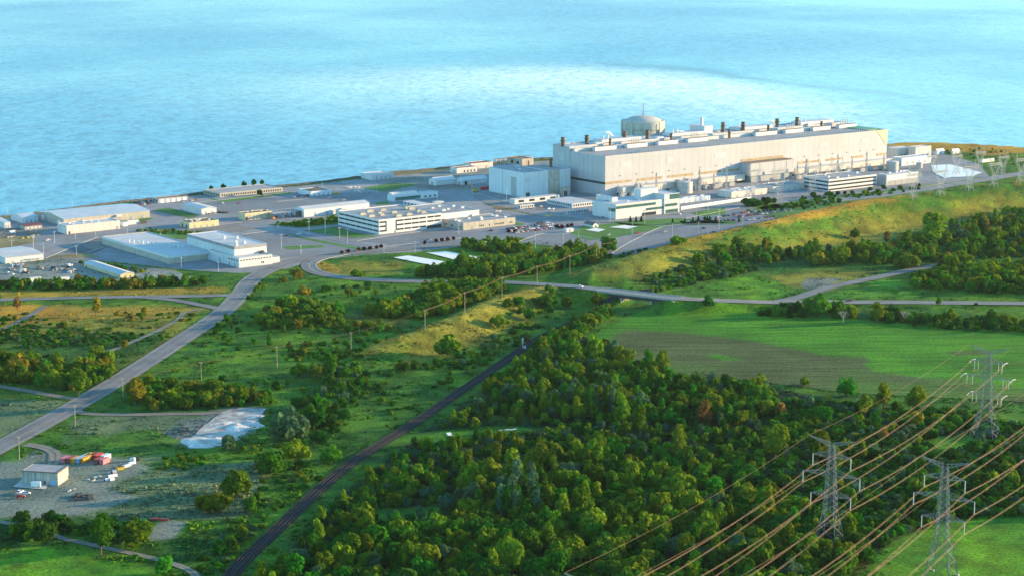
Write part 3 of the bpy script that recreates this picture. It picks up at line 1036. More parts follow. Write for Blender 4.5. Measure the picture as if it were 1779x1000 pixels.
# ------------------------------------------------------------------ buildings
U0, V0 = Vector((math.cos(TH), math.sin(TH), 0)), Vector((-math.sin(TH), math.cos(TH), 0))


class Bld:
    """a box-like building standing on its near corner F (photo survey), local x to the right-back, y to the left-back"""

    def __init__(s, name, label, cat, F, yt, xL, xR, wall, roof, gable=None, gh=1.6, into=None, Dp=None, Wd=None, group=None, th=TH, par=.5, base_z=0, h=None, part='wall', rpart='roof'):
        U, V = Vector((math.cos(th), math.sin(th), 0)), Vector((-math.sin(th), math.cos(th), 0))
        P = F if isinstance(F, Vector) else gp(F[0], F[1], base_z)
        s.h = h or height_at(P, yt) - base_z
        s.W = Wd or along(P, U, xR, base_z + s.h)
        s.D = Dp or along(P, V, xL, base_z + s.h)
        s.P, s.U, s.V = P, U, V
        if into is None:
            s.root = thing(name, label, cat, (P.x, P.y, base_z), th, group)
            s.root0, s.off = P, Vector((0, 0, 0))
        else:
            s.root = into.root
            s.root0 = into.root0
            d = P - into.root0
            s.off = Vector((d.dot(U), d.dot(V), base_z - into.root0.z if base_z else 0))
        W, D, h = s.W, s.D, s.h
        b = s.mb()
        r = s.mb()
        t = min(.4, W * .08, D * .08)
        if gable is None:
            b.box(0, W, 0, t, 0, h).box(0, W, D - t, D, 0, h).box(0, t, t, D - t, 0, h).box(W - t, W, t, D - t, 0, h)
            r.box(t, W - t, t, D - t, h - par - .2, h - par)
        else:
            b.box(0, W, 0, t, 0, h).box(0, W, D - t, D, 0, h).box(0, t, t, D - t, 0, h).box(W - t, W, t, D - t, 0, h)
            e = .4
            if gable == 'x':
                for x in (0, W):
                    b.add([(x, 0, h), (x, D, h), (x, D / 2, h + gh)], [(0, 1, 2)])
                k = gh / (D / 2) * e
                for y, q in ((-e, 1), (D + e, -1)):
                    r.add([(-e, y, h - k + .12), (W + e, y, h - k + .12), (W + e, D / 2, h + gh + .12), (-e, D / 2, h + gh + .12),
                           (-e, y, h - k - .08), (W + e, y, h - k - .08), (W + e, D / 2, h + gh - .08), (-e, D / 2, h + gh - .08)],
                          [(0, 1, 2, 3)[::q], (4, 7, 6, 5)[::q], (0, 4, 5, 1)[::q], (0, 3, 7, 4)[::q], (1, 5, 6, 2)[::q]])
            else:
                for y in (0, D):
                    b.add([(0, y, h), (W, y, h), (W / 2, y, h + gh)], [(0, 1, 2)])
                k = gh / (W / 2) * e
                for x, q in ((-e, -1), (W + e, 1)):
                    r.add([(x, -e, h - k + .12), (x, D + e, h - k + .12), (W / 2, D + e, h + gh + .12), (W / 2, -e, h + gh + .12),
                           (x, -e, h - k - .08), (x, D + e, h - k - .08), (W / 2, D + e, h + gh - .08), (W / 2, -e, h + gh - .08)],
                          [(0, 1, 2, 3)[::q], (4, 7, 6, 5)[::q], (0, 4, 5, 1)[::q], (0, 3, 7, 4)[::q], (1, 5, 6, 2)[::q]])
        s.wall = b.build(part, wall, s.root)
        s.roof = r.build(rpart, roof, s.root)

    def mb(s):
        b = MB()
        b.off = s.off
        return b

    def loc(s, x, y, z=0):
        """local -> world"""
        return s.P + s.U * x + s.V * y + Vector((0, 0, z))

    def lx(s, xpx, y=0, z=0):
        """local x on the line y where photo column xpx falls"""
        P = s.P + s.V * y
        return along(P, s.U, xpx, z)

    def face(s, face, a0, a1, z0, z1, m, name='window', out=.12, parent=None):
        b = s.mb()
        if face == 'f':
            b.box(a0 * s.W, a1 * s.W, -out, .02, z0 * s.h, z1 * s.h)
        elif face == 'l':
            b.box(-out, .02, a0 * s.D, a1 * s.D, z0 * s.h, z1 * s.h)
        return b.build(name, m, parent or s.root)

    def row(s, face, n, a0, a1, z0, z1, m='glass_dark', fill=.6, name='window', out=.12):
        for i in range(n):
            p = (a1 - a0) / n
            c = a0 + (i + .5) * p
            s.face(face, c - p * fill / 2, c + p * fill / 2, z0, z1, m, name, out)
        return s

    def units(s, lst, m='white_panel', name='rooftop_unit', sx=3.5, sy=2.4, sz=1.7):
        for px, py in lst:
            z = s.h - .5
            p = gp(px, py, s.P.z + z)
            d = p - s.P
            x, y = d.dot(s.U), d.dot(s.V)
            x = min(max(x, sx * .7), s.W - sx * .7)
            y = min(max(y, sy * .7), s.D - sy * .7)
            k = random.uniform(.8, 1.25)
            b = s.mb()
            b.box(x - sx / 2 * k, x + sx / 2 * k, y - sy / 2, y + sy / 2, z, z + sz * k)
            b.box(x - sx / 4, x + sx / 4, y - sy / 3, y + sy / 3, z + sz * k, z + sz * k + .35)
            b.build(name, m, s.root)
        return s

    def scatter(s, n, m='white_panel', name='rooftop_unit', **k):
        P = []
        for i in range(n):
            q = s.loc(random.uniform(.1, .9) * s.W, random.uniform(.1, .9) * s.D, s.h)
            P.append(photo_px(q))
        return s.units(P, m, name, **k)


def photo_px(P):
    dep = P.y * CP - (P.z - CAMZ) * SP
    up = P.y * SP + (P.z - CAMZ) * CP
    return 889.5 + FPX * P.x / dep, 500 - FPX * up / dep


# --- west end of the site (left of the photo)
w = Bld('warehouse', 'huge tan warehouse with low blue-grey gable roof by the lake at far left', 'warehouse', (110.5, 393.5), 380.9, 66, 260, 'tan_wall', 'roof_metal', 'x', 2.6)
w.face('l', .1, .22, 0, .62, 'door_white', 'door'); w.face('l', .75, .87, 0, .7, 'door_white', 'door'); w.row('f', 4, .45, .98, 0, .45, 'door_grey', .18, 'door'); w.face('f', .60, .66, .62, .88, 'white_plain', 'canopy', 2)
w = Bld('storage_shed', 'pale blue gabled shed joined to the lake end of the huge tan warehouse', 'shed', (40, 388.5), 378.5, 19, 66, 'pale_blue_panel', 'roof_metal', 'x', 2)
w.row('f', 3, .1, .95, 0, .5, 'door_grey', .3, 'door')
w = Bld('long_shed', 'long pinkish white flat shed in front of the huge tan warehouse', 'shed', (115.7, 407.4), 392.4, 99.6, 208, 'pink_white_wall', 'roof_pale')
w.face('l', .15, .5, 0, .7, 'white_plain', 'door'); w.face('f', .04, .07, 0, .3, 'dark_steel', 'door'); w.face('f', .93, .97, 0, .35, 'door_grey', 'door'); w.scatter(7, sx=1.6, sy=1.6, sz=1)
w = Bld('small_hut', 'small grey hut with a maroon roof beside the huge warehouse', 'hut', (43, 400), 393.5, 34, 73, 'grey_wall', 'roof_maroon', 'x', 1.2)
w.row('f', 4, .08, .95, .1, .7, 'white_plain', .35, 'door')
w = Bld('storage_shed', 'white shed cut by the left picture edge near the lake', 'shed', (8, 397), 387, -26, 18, 'white_panel', 'roof_metal', 'x', 1.6)
w.row('f', 2, .1, .9, 0, .5, 'door_grey', .4, 'door')
w = Bld('garage_row', 'dark low garage with five white roller doors near the lake', 'garage', (275, 353.5), 345.6, 264, 326, 'grey_wall', 'roof_brown')
w.row('f', 5, .04, .98, 0, .75, 'door_white', .62, 'door'); w.row('l', 2, .1, .9, .2, .7, 'glass_dark', .5)
w = Bld('white_hall', 'white windowless hall between the lake garage and the car park', 'hall', (350, 374), 363.5, 317, 376, 'white_panel', 'roof_pale', 'y', 1.2)
w.row('f', 2, .1, .9, 0, .5, 'door_grey', .3, 'door')
w = Bld('workshop', 'cream yellow long workshop with brown roof edge and small doors', 'workshop', (329, 397.7), 387.2, 312, 380, 'cream_wall', 'roof_brown')
w.row('f', 4, .1, .9, .05, .4, 'door_grey', .22, 'door'); w.row('l', 2, .1, .9, .0, .55, 'dark_steel', .3, 'door'); w.scatter(9, sx=1.4, sy=1.2, sz=.9)
w = Bld('tan_store', 'tan flat store beside the open steel shed at the car park edge', 'store', (426, 383.6), 371.3, 414, 472, 'cream_wall', 'roof_brown')
w.row('f', 4, .05, .95, 0, .7, 'tan_wall', .7, 'door'); w.face('f', .02, .1, 0, .5, 'dark_steel', 'door'); w.scatter(4, sx=1.5, sy=1.2, sz=.8)
w = Bld('lakeside_block', 'long low grey-roofed block of many windows on the lake edge', 'office block', (382, 343.3), 336.2, 353.5, 491, 'tan_wall', 'roof_grey')
w.row('f', 26, .02, .98, .22, .7, 'glass_dark', .5); w.row('l', 9, .05, .95, .22, .7, 'glass_dark', .5)
# hangar-like works building
w = Bld('works_building', 'big pale blue works hall with low vented wing left of the road junction', 'works hall', (407.7, 460.5), 429.0, 325, 463, 'pale_blue_panel', 'roof_pale', par=.4)
w.face('l', .0, 1.0, .84, 1.003, 'roof_grey', 'fascia', .25); w.face('f', .0, 1.0, .84, 1.003, 'roof_grey', 'fascia', .25)
w.row('l', 5, .06, .96, .04, .8, 'white_panel', .94, 'hangar_door', .18)
w.face('f', .08, .94, .2, .8, 'white_panel', 'wall_panel', .15)
w.units([(390, 416), (412, 415), (410, 423), (425, 424), (411, 428)], sx=1.8, sy=1.8, sz=2.2)
lo = Bld('low_wing', None, None, (293.7, 459.2), 445, 177.3, 324, 'tan_wall', 'roof_pale', into=w, Wd=44, part='wing_wall', rpart='wing_roof')
lo.face('l', 0, 1, .72, 1.003, 'pale_blue_panel', 'fascia', .2); lo.face('f', 0, 1, .72, 1.003, 'pale_blue_panel', 'fascia', .2)
lo.row('l', 5, .05, .95, .0, .4, 'door_grey', .12, 'door')
for i in range(13):
    px, py = 224 + i * 7.9, 421.5 + i * .8 + (i % 3) * .5
    p = gp(px, py, lo.h - .5)
    d = p - lo.P
    b = lo.mb()
    x, y = d.dot(lo.U), d.dot(lo.V)
    b.lathe([(.01, 2.6), (1.0, 2.4), (1.2, 2.0), (.7, 1.7), (.7, 0)], 8, (x, y, lo.h - .5))
    b.build('roof_vent', 'white_plain', w.root)
fr = Bld('front_wing', None, None, (415.6, 465.8), 448.7, 362.5, 472.8, 'white_panel', 'roof_pale', into=w, part='front_wall', rpart='front_roof')
fr.row('f', 11, .02, .98, .68, .78, 'glass_dark', .55); fr.row('l', 4, .02, .36, .62, .74, 'glass_dark', .6); fr.row('f', 2, .66, .76, .2, .4, 'glass_dark', .5)
fr.face('l', .62, .98, .0, .55, 'pale_blue_panel', 'porch', 1.2); fr.row('l', 2, .05, .4, 0, .35, 'door_grey', .2, 'door')
fr.units([(455, 441), (461, 439)], 'dark_steel', sx=2.5, sy=2, sz=1.4)
en = Bld('entrance_block', None, None, fr.loc(fr.W, 3), 446, 470, 486, 'white_panel', 'roof_pale', into=w, Dp=9, part='entrance_wall', rpart='entrance_roof', h=fr.h * .6)
w = Bld('storage_shed', 'long white gabled shed left of the dark paved patch', 'shed', (9, 459), 448.4, -30, 75.4, 'white_panel', 'roof_pale', 'x', 1.6)
w.row('f', 4, .1, .95, 0, .35, 'door_grey', .2, 'door'); w.face('f', .55, .98, .38, .46, 'roof_metal', 'awning', 2)
w = Bld('barn', 'squat cream barn with pale roof above the roadside trees', 'barn', (209.3, 484), 477.3, 145.6, 233, 'cream_wall', 'roof_pale', 'y', 1.5)
w.row('f', 2, .2, .9, 0, .6, 'roof_brown', .3, 'door')
for F, yt, xL, xR, lb, wl, rf in [
    ((47, 490.5), 484, 43, 72, 'long white trailer behind the roadside trees at far left', 'white_panel', 'roof_pale'),
    ((99, 489.5), 483.5, 95, 121, 'second white trailer near the cream barn', 'white_panel', 'roof_pale'),
    ((214, 394), 387, 208.5, 222, 'short blue-white trailer at the end of the pinkish shed', 'pale_blue_panel', 'roof_pale'),
    ((222, 391.3), 383.8, 218.6, 241, 'white box trailer beside the short blue-white trailer', 'white_panel', 'roof_pale'),
    ((244, 389.5), 385, 241, 255, 'dark trailer at the right of the white box trailer', 'dark_steel', 'dark_steel')]:
    w = Bld('box_trailer', lb, 'trailer', F, yt, xL, xR, wl, rf, par=.05, base_z=0)
    w.face('l', .1, .9, .08, .92, 'door_white', 'door', .06)
    b = w.mb(); b.box(.5, 1.4, .1, w.D - .1, -.02, .5); b.build('wheel', 'tyre', w.root)
    b = w.mb(); b.box(w.W - 2, w.W - 1, .1, w.D - .1, -.02, .5); b.build('wheel', 'tyre', w.root)

# --- middle of the site
o = Bld('office_building', 'white three storey office with dark window bands and rooftop units', 'office building', (658.6, 407.8), 382.3, 587.5, 766.8, 'white_plain', 'roof_grey', par=.7)
for z in (.16, .47, .76):
    o.row('l', 7, .01, .985, z, z + .11, 'glass_dark', .93, 'window_strip')
    o.face('f', .01, .115, z, z + .11, 'glass_dark', 'window_strip')
    o.row('f', 4, .275, .755, z, z + .11, 'glass_dark', .9, 'window_strip')
    if z > .2:
        o.row('f', 2, .765, .995, z, z + .11, 'glass_dark', .9, 'window_strip')
for a in (.105, .265):
    o.face('f', a, a + .014, .16, .87, 'glass_dark', 'window_strip', .16)
o.face('f', .765, .995, .02, .24, 'dark_steel', 'loading_bay'); o.face('f', .245, .258, 0, .16, 'glass_dark', 'door')
z6 = lambda x, y: (560 + x / 5.232, 340 + y / 5.232)
o.units([z6(*q) for q in ((430, 152), (548, 140), (445, 195), (540, 182), (690, 193), (785, 180), (770, 122), (810, 128), (915, 158), (875, 150), (365, 178), (520, 165), (650, 160))], 'tan_wall', sx=5.5, sy=3, sz=1.8)
k = Bld('back_wing', None, None, o.loc(o.W, 6), 0, 0, 832.5, 'white_plain', 'roof_grey', into=o, Dp=o.D - 10, h=o.h * .86, part='wing_wall', rpart='wing_roof')
k.units([z6(*q) for q in ((1000, 118), (1060, 100), (1140, 128), (1100, 140), (1190, 100), (1270, 112))], sx=3.5, sy=2.5, sz=1.3)
w = Bld('tan_block', 'low tan flat-roofed block with small windows joined beside the white office', 'block', (804.7, 400.5), 387.9, 768, 895.2, 'tan_wall', 'roof_grey')
w.row('f', 3, .30, .40, .25, .48, fill=.55); w.face('f', .49, .505, .2, .5, 'glass_dark'); w.row('f', 6, .59, .79, .25, .48, fill=.5); w.row('f', 2, .88, .95, .25, .48, fill=.5)
w.row('l', 2, .06, .2, .25, .48, fill=.5); w.row('l', 2, .45, .6, .25, .48, fill=.5); w.row('l', 2, .75, .9, .25, .48, fill=.5); w.face('f', .16, .2, 0, .4, 'door_grey', 'door')
w.units([z6(*q) for q in ((1210, 225), (1240, 235), (1330, 212), (1440, 205), (1445, 220), (1540, 188), (1580, 190), (1290, 170), (1660, 200))], sx=3, sy=2.2, sz=1.2)
w = Bld('warehouse', 'long pale warehouse with low gable roof behind the white office', 'warehouse', (528, 378), 364.4, 511, 641.7, 'pale_blue_panel', 'roof_pale', 'x', 1.8)
w.row('f', 5, .08, .98, 0, .45, 'door_grey', .16, 'door'); w.face('l', .2, .8, 0, .7, 'roof_brown', 'door')
w = Bld('gable_annex', 'small cream gabled annex against the long pale warehouse', 'annex', (588, 374.5), 366, 583, 602, 'pink_white_wall', 'roof_pale', 'y', 1.2)
w.face('f', .3, .7, 0, .6, 'door_white', 'door')
# open steel shed
P = gp(475, 382)
r = thing('open_shed', 'open rusty steel shed with bare posts beside the tan store', 'shed', P, TH)
Wd, Dd = along(P, U0, 522, 5), 16
b = MB(); b.box(-.3, Wd + .3, -.3, Dd * .5, 5.6, 5.9); b.build('roof', 'roof_grey', r)
for i in range(7):
    for y in (0, Dd):
        b = MB(); b.box(i * Wd / 6 - .2, i * Wd / 6 + .2, y, y + .4, 0, 5.6); b.build('post', 'rust_stack', r)
    b = MB(); b.box(i * Wd / 6 - .15, i * Wd / 6 + .15, Dd * .5, Dd, 5.2, 5.6); b.build('beam', 'rust_stack', r)
for i in range(5):
    b = MB(); b.cbox((3 + i * Wd / 5.5, 5 + (i % 2) * 4, 0), 3, 2, 1.5 + (i % 3) * .6, i); b.build('stored_crate', ['orange_paint', 'dark_steel', 'blue_paint', 'rust_stack', 'grey_paint'][i], r)
w = Bld('blue_shed', 'blue-grey flat shed standing in the big lakeside car park', 'shed', (540, 341.5), 333, 518, 576, 'pale_blue_panel', 'roof_dark')
w.row('f', 4, .05, .95, 0, .5, 'door_grey', .3, 'door'); w.scatter(4, 'rust_stack', sx=2, sy=1.5, sz=1)
w = Bld('canteen_building', 'glass-fronted low pale building behind the white office', 'low building', (684, 350.8), 341, 673, 761, 'pale_blue_panel', 'roof_pale')
w.face('f', .04, .6, .12, .72, 'glass_green', 'window_strip'); w.row('f', 3, .66, .98, .2, .5, fill=.4); w.scatter(3, sx=3, sy=2, sz=1.2)
k = Bld('upper_box', None, None, w.loc(w.W * .02, w.D * .45), 0, 0, 724, 'white_plain', 'roof_pale', into=w, Dp=w.D * .5, h=w.h + 2.2, part='upper_wall', rpart='upper_roof')
for F, yt, xL, xR, n1, n2, lb in [
    ((737.8, 363), 357.6, 700, 757, 6, 3, 'white cabin block with many windows behind the office roof'),
    ((757, 356.5), 351.2, 751, 771, 0, 3, 'tiny white cabin right of the windowed cabin block'),
    ((894, 355.5), 347.2, 885, 972, 0, 4, 'long pale cabin below the grey windowless hall'),
    ((994, 361.8), 354.3, 950, 1036, 13, 10, 'L-shaped white cabin block with two long rows of windows'),
    ((904, 363.6), 357.4, 900, 928, 1, 6, 'short cream cabin with dark windows beside the fenced road'),
    ((984, 404.3), 398, 979, 996.5, 0, 0, 'white box cabin beside the crowded car lot'),
    ((985, 372.8), 367.6, 980, 1023, 1, 8, 'low flat gatehouse with dark glass below the white cabins')]:
    w = Bld('portable_cabin', lb, 'cabin', F, yt, xL, xR, 'white_panel', 'roof_pale', par=.1)
    if n1: w.row('l', n1, .03, .97, .3, .78, 'glass_dark', .5)
    if n2: w.row('f', n2, .03, .97, .3, .78, 'glass_dark', .5)
    if not n1 and not n2: w.face('f', .4, .6, 0, .8, 'door_grey', 'door')
w = Bld('shore_building', 'white flat building alone on the lake shore gravel', 'shore building', (646, 313.5), 304, 627, 684, 'white_panel', 'roof_pale')
w.row('f', 4, .1, .95, .05, .55, 'door_grey', .3, 'door')
w = Bld('storage_tent', 'left white ridge tent beside the small lawn near the grey hall', 'tent', (757, 323), 314.5, 745, 791, 'white_plain', 'white_plain', 'x', 3)
w.face('l', .3, .7, 0, .7, 'grey_wall', 'door')
w = Bld('storage_tent', 'right white ridge tent close to the grey windowless hall', 'tent', (803, 322), 314, 793, 846, 'white_plain', 'white_plain', 'x', 3)
w.face('f', .1, .2, 0, .8, 'dark_steel', 'door'); w.face('l', .3, .7, 0, .7, 'grey_wall', 'door')
w = Bld('pump_house', 'white pump house with dark roof at the lake edge', 'pump house', (793.5, 301.8), 292.5, 782, 829, 'white_panel', 'roof_dark')
w.row('f', 4, .3, .95, .1, .5, fill=.4); w.face('l', .2, .5, 0, .5, 'door_grey', 'door')
w = Bld('pump_house', 'sunlit cream pump house behind the white one at the lake', 'pump house', (818, 294.5), 284.5, 805, 856.5, 'pink_white_wall', 'roof_maroon')
w.row('f', 2, .1, .9, 0, .5, 'door_grey', .2, 'door')
w = Bld('intake_building', 'sunlit orange-brown building with flat roof left of the reactor hall', 'intake building', (907, 289), 276.5, 882, 927, 'tan_wall', 'roof_brown')
w.face('f', .5, .62, 0, .7, 'dark_steel', 'door'); w.row('l', 2, .1, .9, .2, .6, 'glass_dark', .4)
# pipe rack on the shore
P = gp(862, 289)
r = thing('pipe_rack', 'sunlit steel pipe rack running between the two lake buildings', 'pipe rack', P, TH)
for i in range(9):
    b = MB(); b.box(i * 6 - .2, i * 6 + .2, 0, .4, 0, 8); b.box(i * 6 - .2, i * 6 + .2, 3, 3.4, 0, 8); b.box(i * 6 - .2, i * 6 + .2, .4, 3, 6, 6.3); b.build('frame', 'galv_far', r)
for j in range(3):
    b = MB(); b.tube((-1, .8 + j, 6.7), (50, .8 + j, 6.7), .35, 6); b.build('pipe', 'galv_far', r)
b = MB(); b.box(-1, 50, 0, 3.4, 8, 8.3); b.build('deck', 'roof_brown', r)
# grey windowless hall
g = Bld('service_hall', 'tall pale windowless hall with one tall door left of the turbine hall', 'service hall', (910.4, 344), 300.6, 849.5, 953, 'pale_blue_panel', 'roof_grey')
g.face('l', .22, .36, 0, .76, 'grey_wall', 'tall_door', .2); g.face('f', .05, .25, .62, .8, 'roof_pale', 'louver'); g.face('f', .08, .23, 0, .19, 'dark_steel', 'door'); g.face('l', .6, .605, 0, 1, 'grey_wall', 'downpipe', .2)
g.scatter(3, 'roof_pale', sx=3, sy=3, sz=1.2)
x2 = g.lx(971.5, 0, g.h) ; x3 = g.lx(991, 0, g.h)
t2 = Bld('t', None, None, g.loc(g.W + .01, -.8), 0, 0, 0, 'concrete_wall', 'roof_grey', into=g, Wd=x2 - g.W, Dp=g.D * .75, h=g.h + .3, part='tower_wall', rpart='tower_roof')
t3 = Bld('t', None, None, g.loc(x2 + .02, 0), 0, 0, 0, 'pale_blue_panel', 'roof_grey', into=g, Wd=x3 - x2, Dp=g.D * .7, h=g.h, part='link_wall', rpart='link_roof')
b = g.mb(); q = gp(957, 290, g.h) - g.P; b.lathe([(1.6, -.5), (1.6, 7), (1.9, 7), (1.9, 8), (1.2, 8)], 8, (q.dot(g.U), q.dot(g.V), g.h)); b.build('chimney', 'rust_stack', g.root)
w = Bld('loading_porch', 'tan lean-to porch with dark door between the two big halls', 'porch', (978, 341), 325.5, 974.5, 990, 'tan_wall', 'roof_grey')
w.face('f', .15, .6, 0, .55, 'dark_steel', 'door')

# --- powerhouse
T = Bld('powerhouse', 'enormous white power station hall with dark stacks on its roof', 'power station', (1050.8, 341.5), 271.6, 990.3, 1541.7, 'hall_panel', 'roof_grey', par=1.0)
hT = T.h
fx = lambda x, z=8: T.lx(x, 0, z) / T.W
T.face('l', 0, 1, .295, .352, 'glass_dark', 'window_strip', .3)
for a, c in ((1051, 1097), (1107, 1151), (1160, 1205), (1214, 1253), (1257, 1283), (1367, 1377), (1386, 1425), (1435, 1464), (1479, 1500), (1523, 1540)):
    T.face('f', max(fx(a, hT * .32), .001), min(fx(c, hT * .32), .999), .295, .352, 'louver_brown', 'window_strip', .3)
T.face('f', fx(1287), fx(1360), .52, .575, 'louver_brown', 'louver', .3)
for i in range(18):
    a = .05 + i * .053
    b = T.mb(); b.box(a * T.W - .7, a * T.W + .7, -.8, .02, hT * .47, hT * .49); b.build('wall_vent', 'galv_far', T.root)
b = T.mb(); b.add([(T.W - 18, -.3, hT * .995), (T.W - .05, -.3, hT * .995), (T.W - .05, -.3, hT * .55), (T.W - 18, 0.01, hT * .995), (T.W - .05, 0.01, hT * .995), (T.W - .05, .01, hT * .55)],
                  [(0, 2, 1), (3, 4, 5), (0, 1, 4, 3), (1, 2, 5, 4), (2, 0, 3, 5)]); b.build('yellow_triangle', 'yellow_triangle', T.root)  # pale yellow triangle laid over the upper right wall corner
b = T.mb(); b.box(T.W - 20, T.W - .5, T.D * .2, T.D * .75, hT - 1, hT + .15); b.build('green_roof_strip', 'green_strip', T.root)
for z in (.395, .66, .93):
    b = T.mb(); b.box(.4, T.W - 19, -.22, .02, hT * z, hT * z + .35); b.build('wall_trim', 'roof_pale', T.root)
for i, (a, c) in enumerate(((.05, .08), (.2, .22), (.36, .4), (.74, .77), (.9, .93))):
    T.face('f', a, c, .7, .8, 'roof_pale', 'louver', .15)
for i in range(7):
    T.face('l', .1 + i * .125, .104 + i * .125, .36, .99, 'hall_panel', 'downpipe', .25)
# lower aisle in front of the hall
for a, c, dp, hh in ((1072, 1284, 9, .2), (1372, 1540, 9, .2)):
    x0, x1 = T.lx(a, 0, 8), T.lx(c, 0, 8)
    b = T.mb(); b.box(x0, x1, -dp, -.02, hT * .06, hT * hh); b.build('lower_aisle', 'pink_white_wall', T.root)
    b = T.mb(); b.box(x0 - .3, x1 + .3, -dp - .4, -.02, hT * hh, hT * hh + .5); b.build('aisle_roof', 'roof_pale', T.root)
    b = T.mb(); b.box(x0, x1, -dp + 2.5, -.03, 0, hT * .06); b.build('aisle_base', 'dark_steel', T.root)
x0, x1 = T.lx(1287, 0, hT * .4), T.lx(1363, 0, hT * .4)
b = T.mb(); b.box(x0, x1, -15, -.02, hT * .17, hT * .5); b.build('crane_bay', 'hall_panel', T.root)
b = T.mb(); b.box(x0 + .5, x1 - .5, -14.5, -.02, hT * .5, hT * .5 + .4); b.build('crane_bay_roof', 'roof_brown', T.root)
b = T.mb(); b.box(x0 + 3, x1 - 1, -13, -.02, 0, hT * .17); b.build('crane_bay_base', 'grey_wall', T.root)
for a in (1092, 1098, 1162, 1180, 1202):
    x = T.lx(a, 0, 8); b = T.mb(); b.box(x, x + 3.5, -14, -9.1, 0, hT * .27); b.build('duct_tower', 'grey_wall', T.root)
# auxiliary bay with the reactor units behind
A = Bld('aux', None, None, T.loc(-.5, T.D + .03), 0, 960.8, 0, 'hall_panel', 'roof_pale', into=T, Wd=T.W * .97, h=hT + 4.5, part='auxiliary_bay', rpart='auxiliary_roof', par=1.0)
DA, hA = A.D, A.h
A.face('l', .32, .62, .66, .84, 'roof_pale', 'louver', .3)
b = T.mb(); b.box(2, T.W * .9, T.D - 5, T.D - .6, hT - 1, hT + 2.4); b.build('roof_duct', 'roof_pale', T.root)
nR = 4
for i in range(nR):
    x = T.W * (.12 + i * .235)
    b = T.mb(); b.box(x, x + T.W * .13, T.D + DA * .3, T.D + DA * .85, hA - .5, hA + 2.2); b.build('reactor_block', 'white_panel', T.root)
    b = T.mb(); b.box(x + .6, x + T.W * .13 - .6, T.D + DA * .3 + .6, T.D + DA * .85 - .6, hA + 2.2, hA + 2.45); b.build('reactor_roof', 'roof_pale', T.root)
    for j in range(4):
        b = T.mb(); b.lathe([(.5, 0), (.5, 4), (.01, 4.2)], 6, (x + 6 + j * 3.2, T.D + DA * .5 + (j % 2) * 3, hA + 2.2)); b.build('roof_vent', 'white_plain', T.root)


def on_roof(px, py, z):
    d = gp(px, py, z) - T.P
    return d.dot(T.U), d.dot(T.V)


for px, py, yt_, r in ((978, 253, 239, 2.1), (1019.5, 248.5, 235, 2.1), (1060, 255, 241, 1.3), (1085, 243, 229, 2.1), (1124.6, 240, 226, 2.1), (1166, 246, 232, 1.3), (1256, 228, 213, 2.1), (1291, 226, 212, 2.1),
                       (1267, 239, 225, 1.4), (1334.5, 232, 217, 1.4), (1350, 219, 206.5, 2.1), (1384.6, 218, 204, 2.1), (1427, 224, 211, 1.4)):
    zb = hA if r > 2 else hT
    x, y = on_roof(px, py, zb)
    y = min(max(y, T.D + 3), T.D + DA - 3) if r > 2 else min(y, T.D - 4)
    x = T.lx(px, y, zb)
    hh = height_at(T.loc(x, y), yt_) - zb
    b = T.mb()
    b.lathe([(r, -.8), (r, hh * .55), (r * 1.5, hh * .55), (r * 1.5, hh * .62), (r, hh * .62), (r * .95, hh * .9), (r * 1.15, hh * .9), (r * 1.15, hh), (r * .8, hh)], 10, (x, y, zb))
    st = b.build('exhaust_stack', 'rust_stack', T.root)
for a, c, py in ((1034, 1071, 262), (1090, 1125, 257.5), (1144, 1178, 252), (1196, 1230, 247), (1313, 1350, 237), (1365, 1396, 232.5), (1413, 1443, 228), (1458, 1488, 223.5)):
    x, y = on_roof(a, py, hT)
    y = T.D * .78
    x0, x1 = T.lx(a, y, hT), T.lx(c, y, hT)
    b = T.mb(); b.box(x0, x1, y, y + 5, hT - .9, hT + 3); b.build('roof_monitor', 'white_plain', T.root)
    b = T.mb(); b.box(x0 - .3, x1 + .3, y + .6, y + 4.4, hT + 3, hT + 3.4); b.build('monitor_cap', 'roof_brown', T.root)
for cx, cy in ((1103, 252), (1206, 242), (1372, 230), (1466, 219)):
    for j in range(5):
        x = T.lx(cx - 6 + j * 3, T.D * .86, hT)
        b = T.mb(); b.tube((x, T.D * .86, hT - .8), (x + .8, T.D * .86, hT + 8.5), .55, 6); b.build('vent_stack', 'galv_far', T.root)
for a, c in ((1110, 1147), (1216, 1252), (1386, 1421), (1482, 1511)):
    for j in range(9):
        x = T.lx(a + (c - a) * j / 8, T.D * .12, hT)
        b = T.mb(); b.tube((x, T.D * .12, hT - 1), (x, T.D * .12, hT + 3.2), .45, 5); b.build('roof_vent', 'galv_far', T.root)
for cx, cy in ((1144, 246), (1038, 256), (1248, 234), (1318, 229), (1405, 222)):
    x, y = on_roof(cx, cy, hT); b = T.mb(); b.cbox((x, y, hT - .3), 9, 7, 5.5); b.build('rooftop_house', 'white_panel', T.root)
# cooling block with its own stack on the far side
y = T.D + DA * .35
x = T.lx(1223.9, y, hA)
b = T.mb(); x1 = T.lx(1238.2, y, hT + 10) - x; d1 = along(T.loc(x, y, hT), V0, 1198, hT + 10); b.box(x, x + x1, y, y + d1, hA - .5, height_at(T.loc(x, y), 219.5)); b.build('roof_tower', 'white_panel', T.root)
zt = height_at(T.loc(x, y), 219.5)
b = T.mb(); b.lathe([(1.9, -.3), (1.7, 8.5), (1.2, 8.5)], 10, (x + 2, y + d1 * .3, zt)); b.build('white_stack', 'white_plain', T.root)
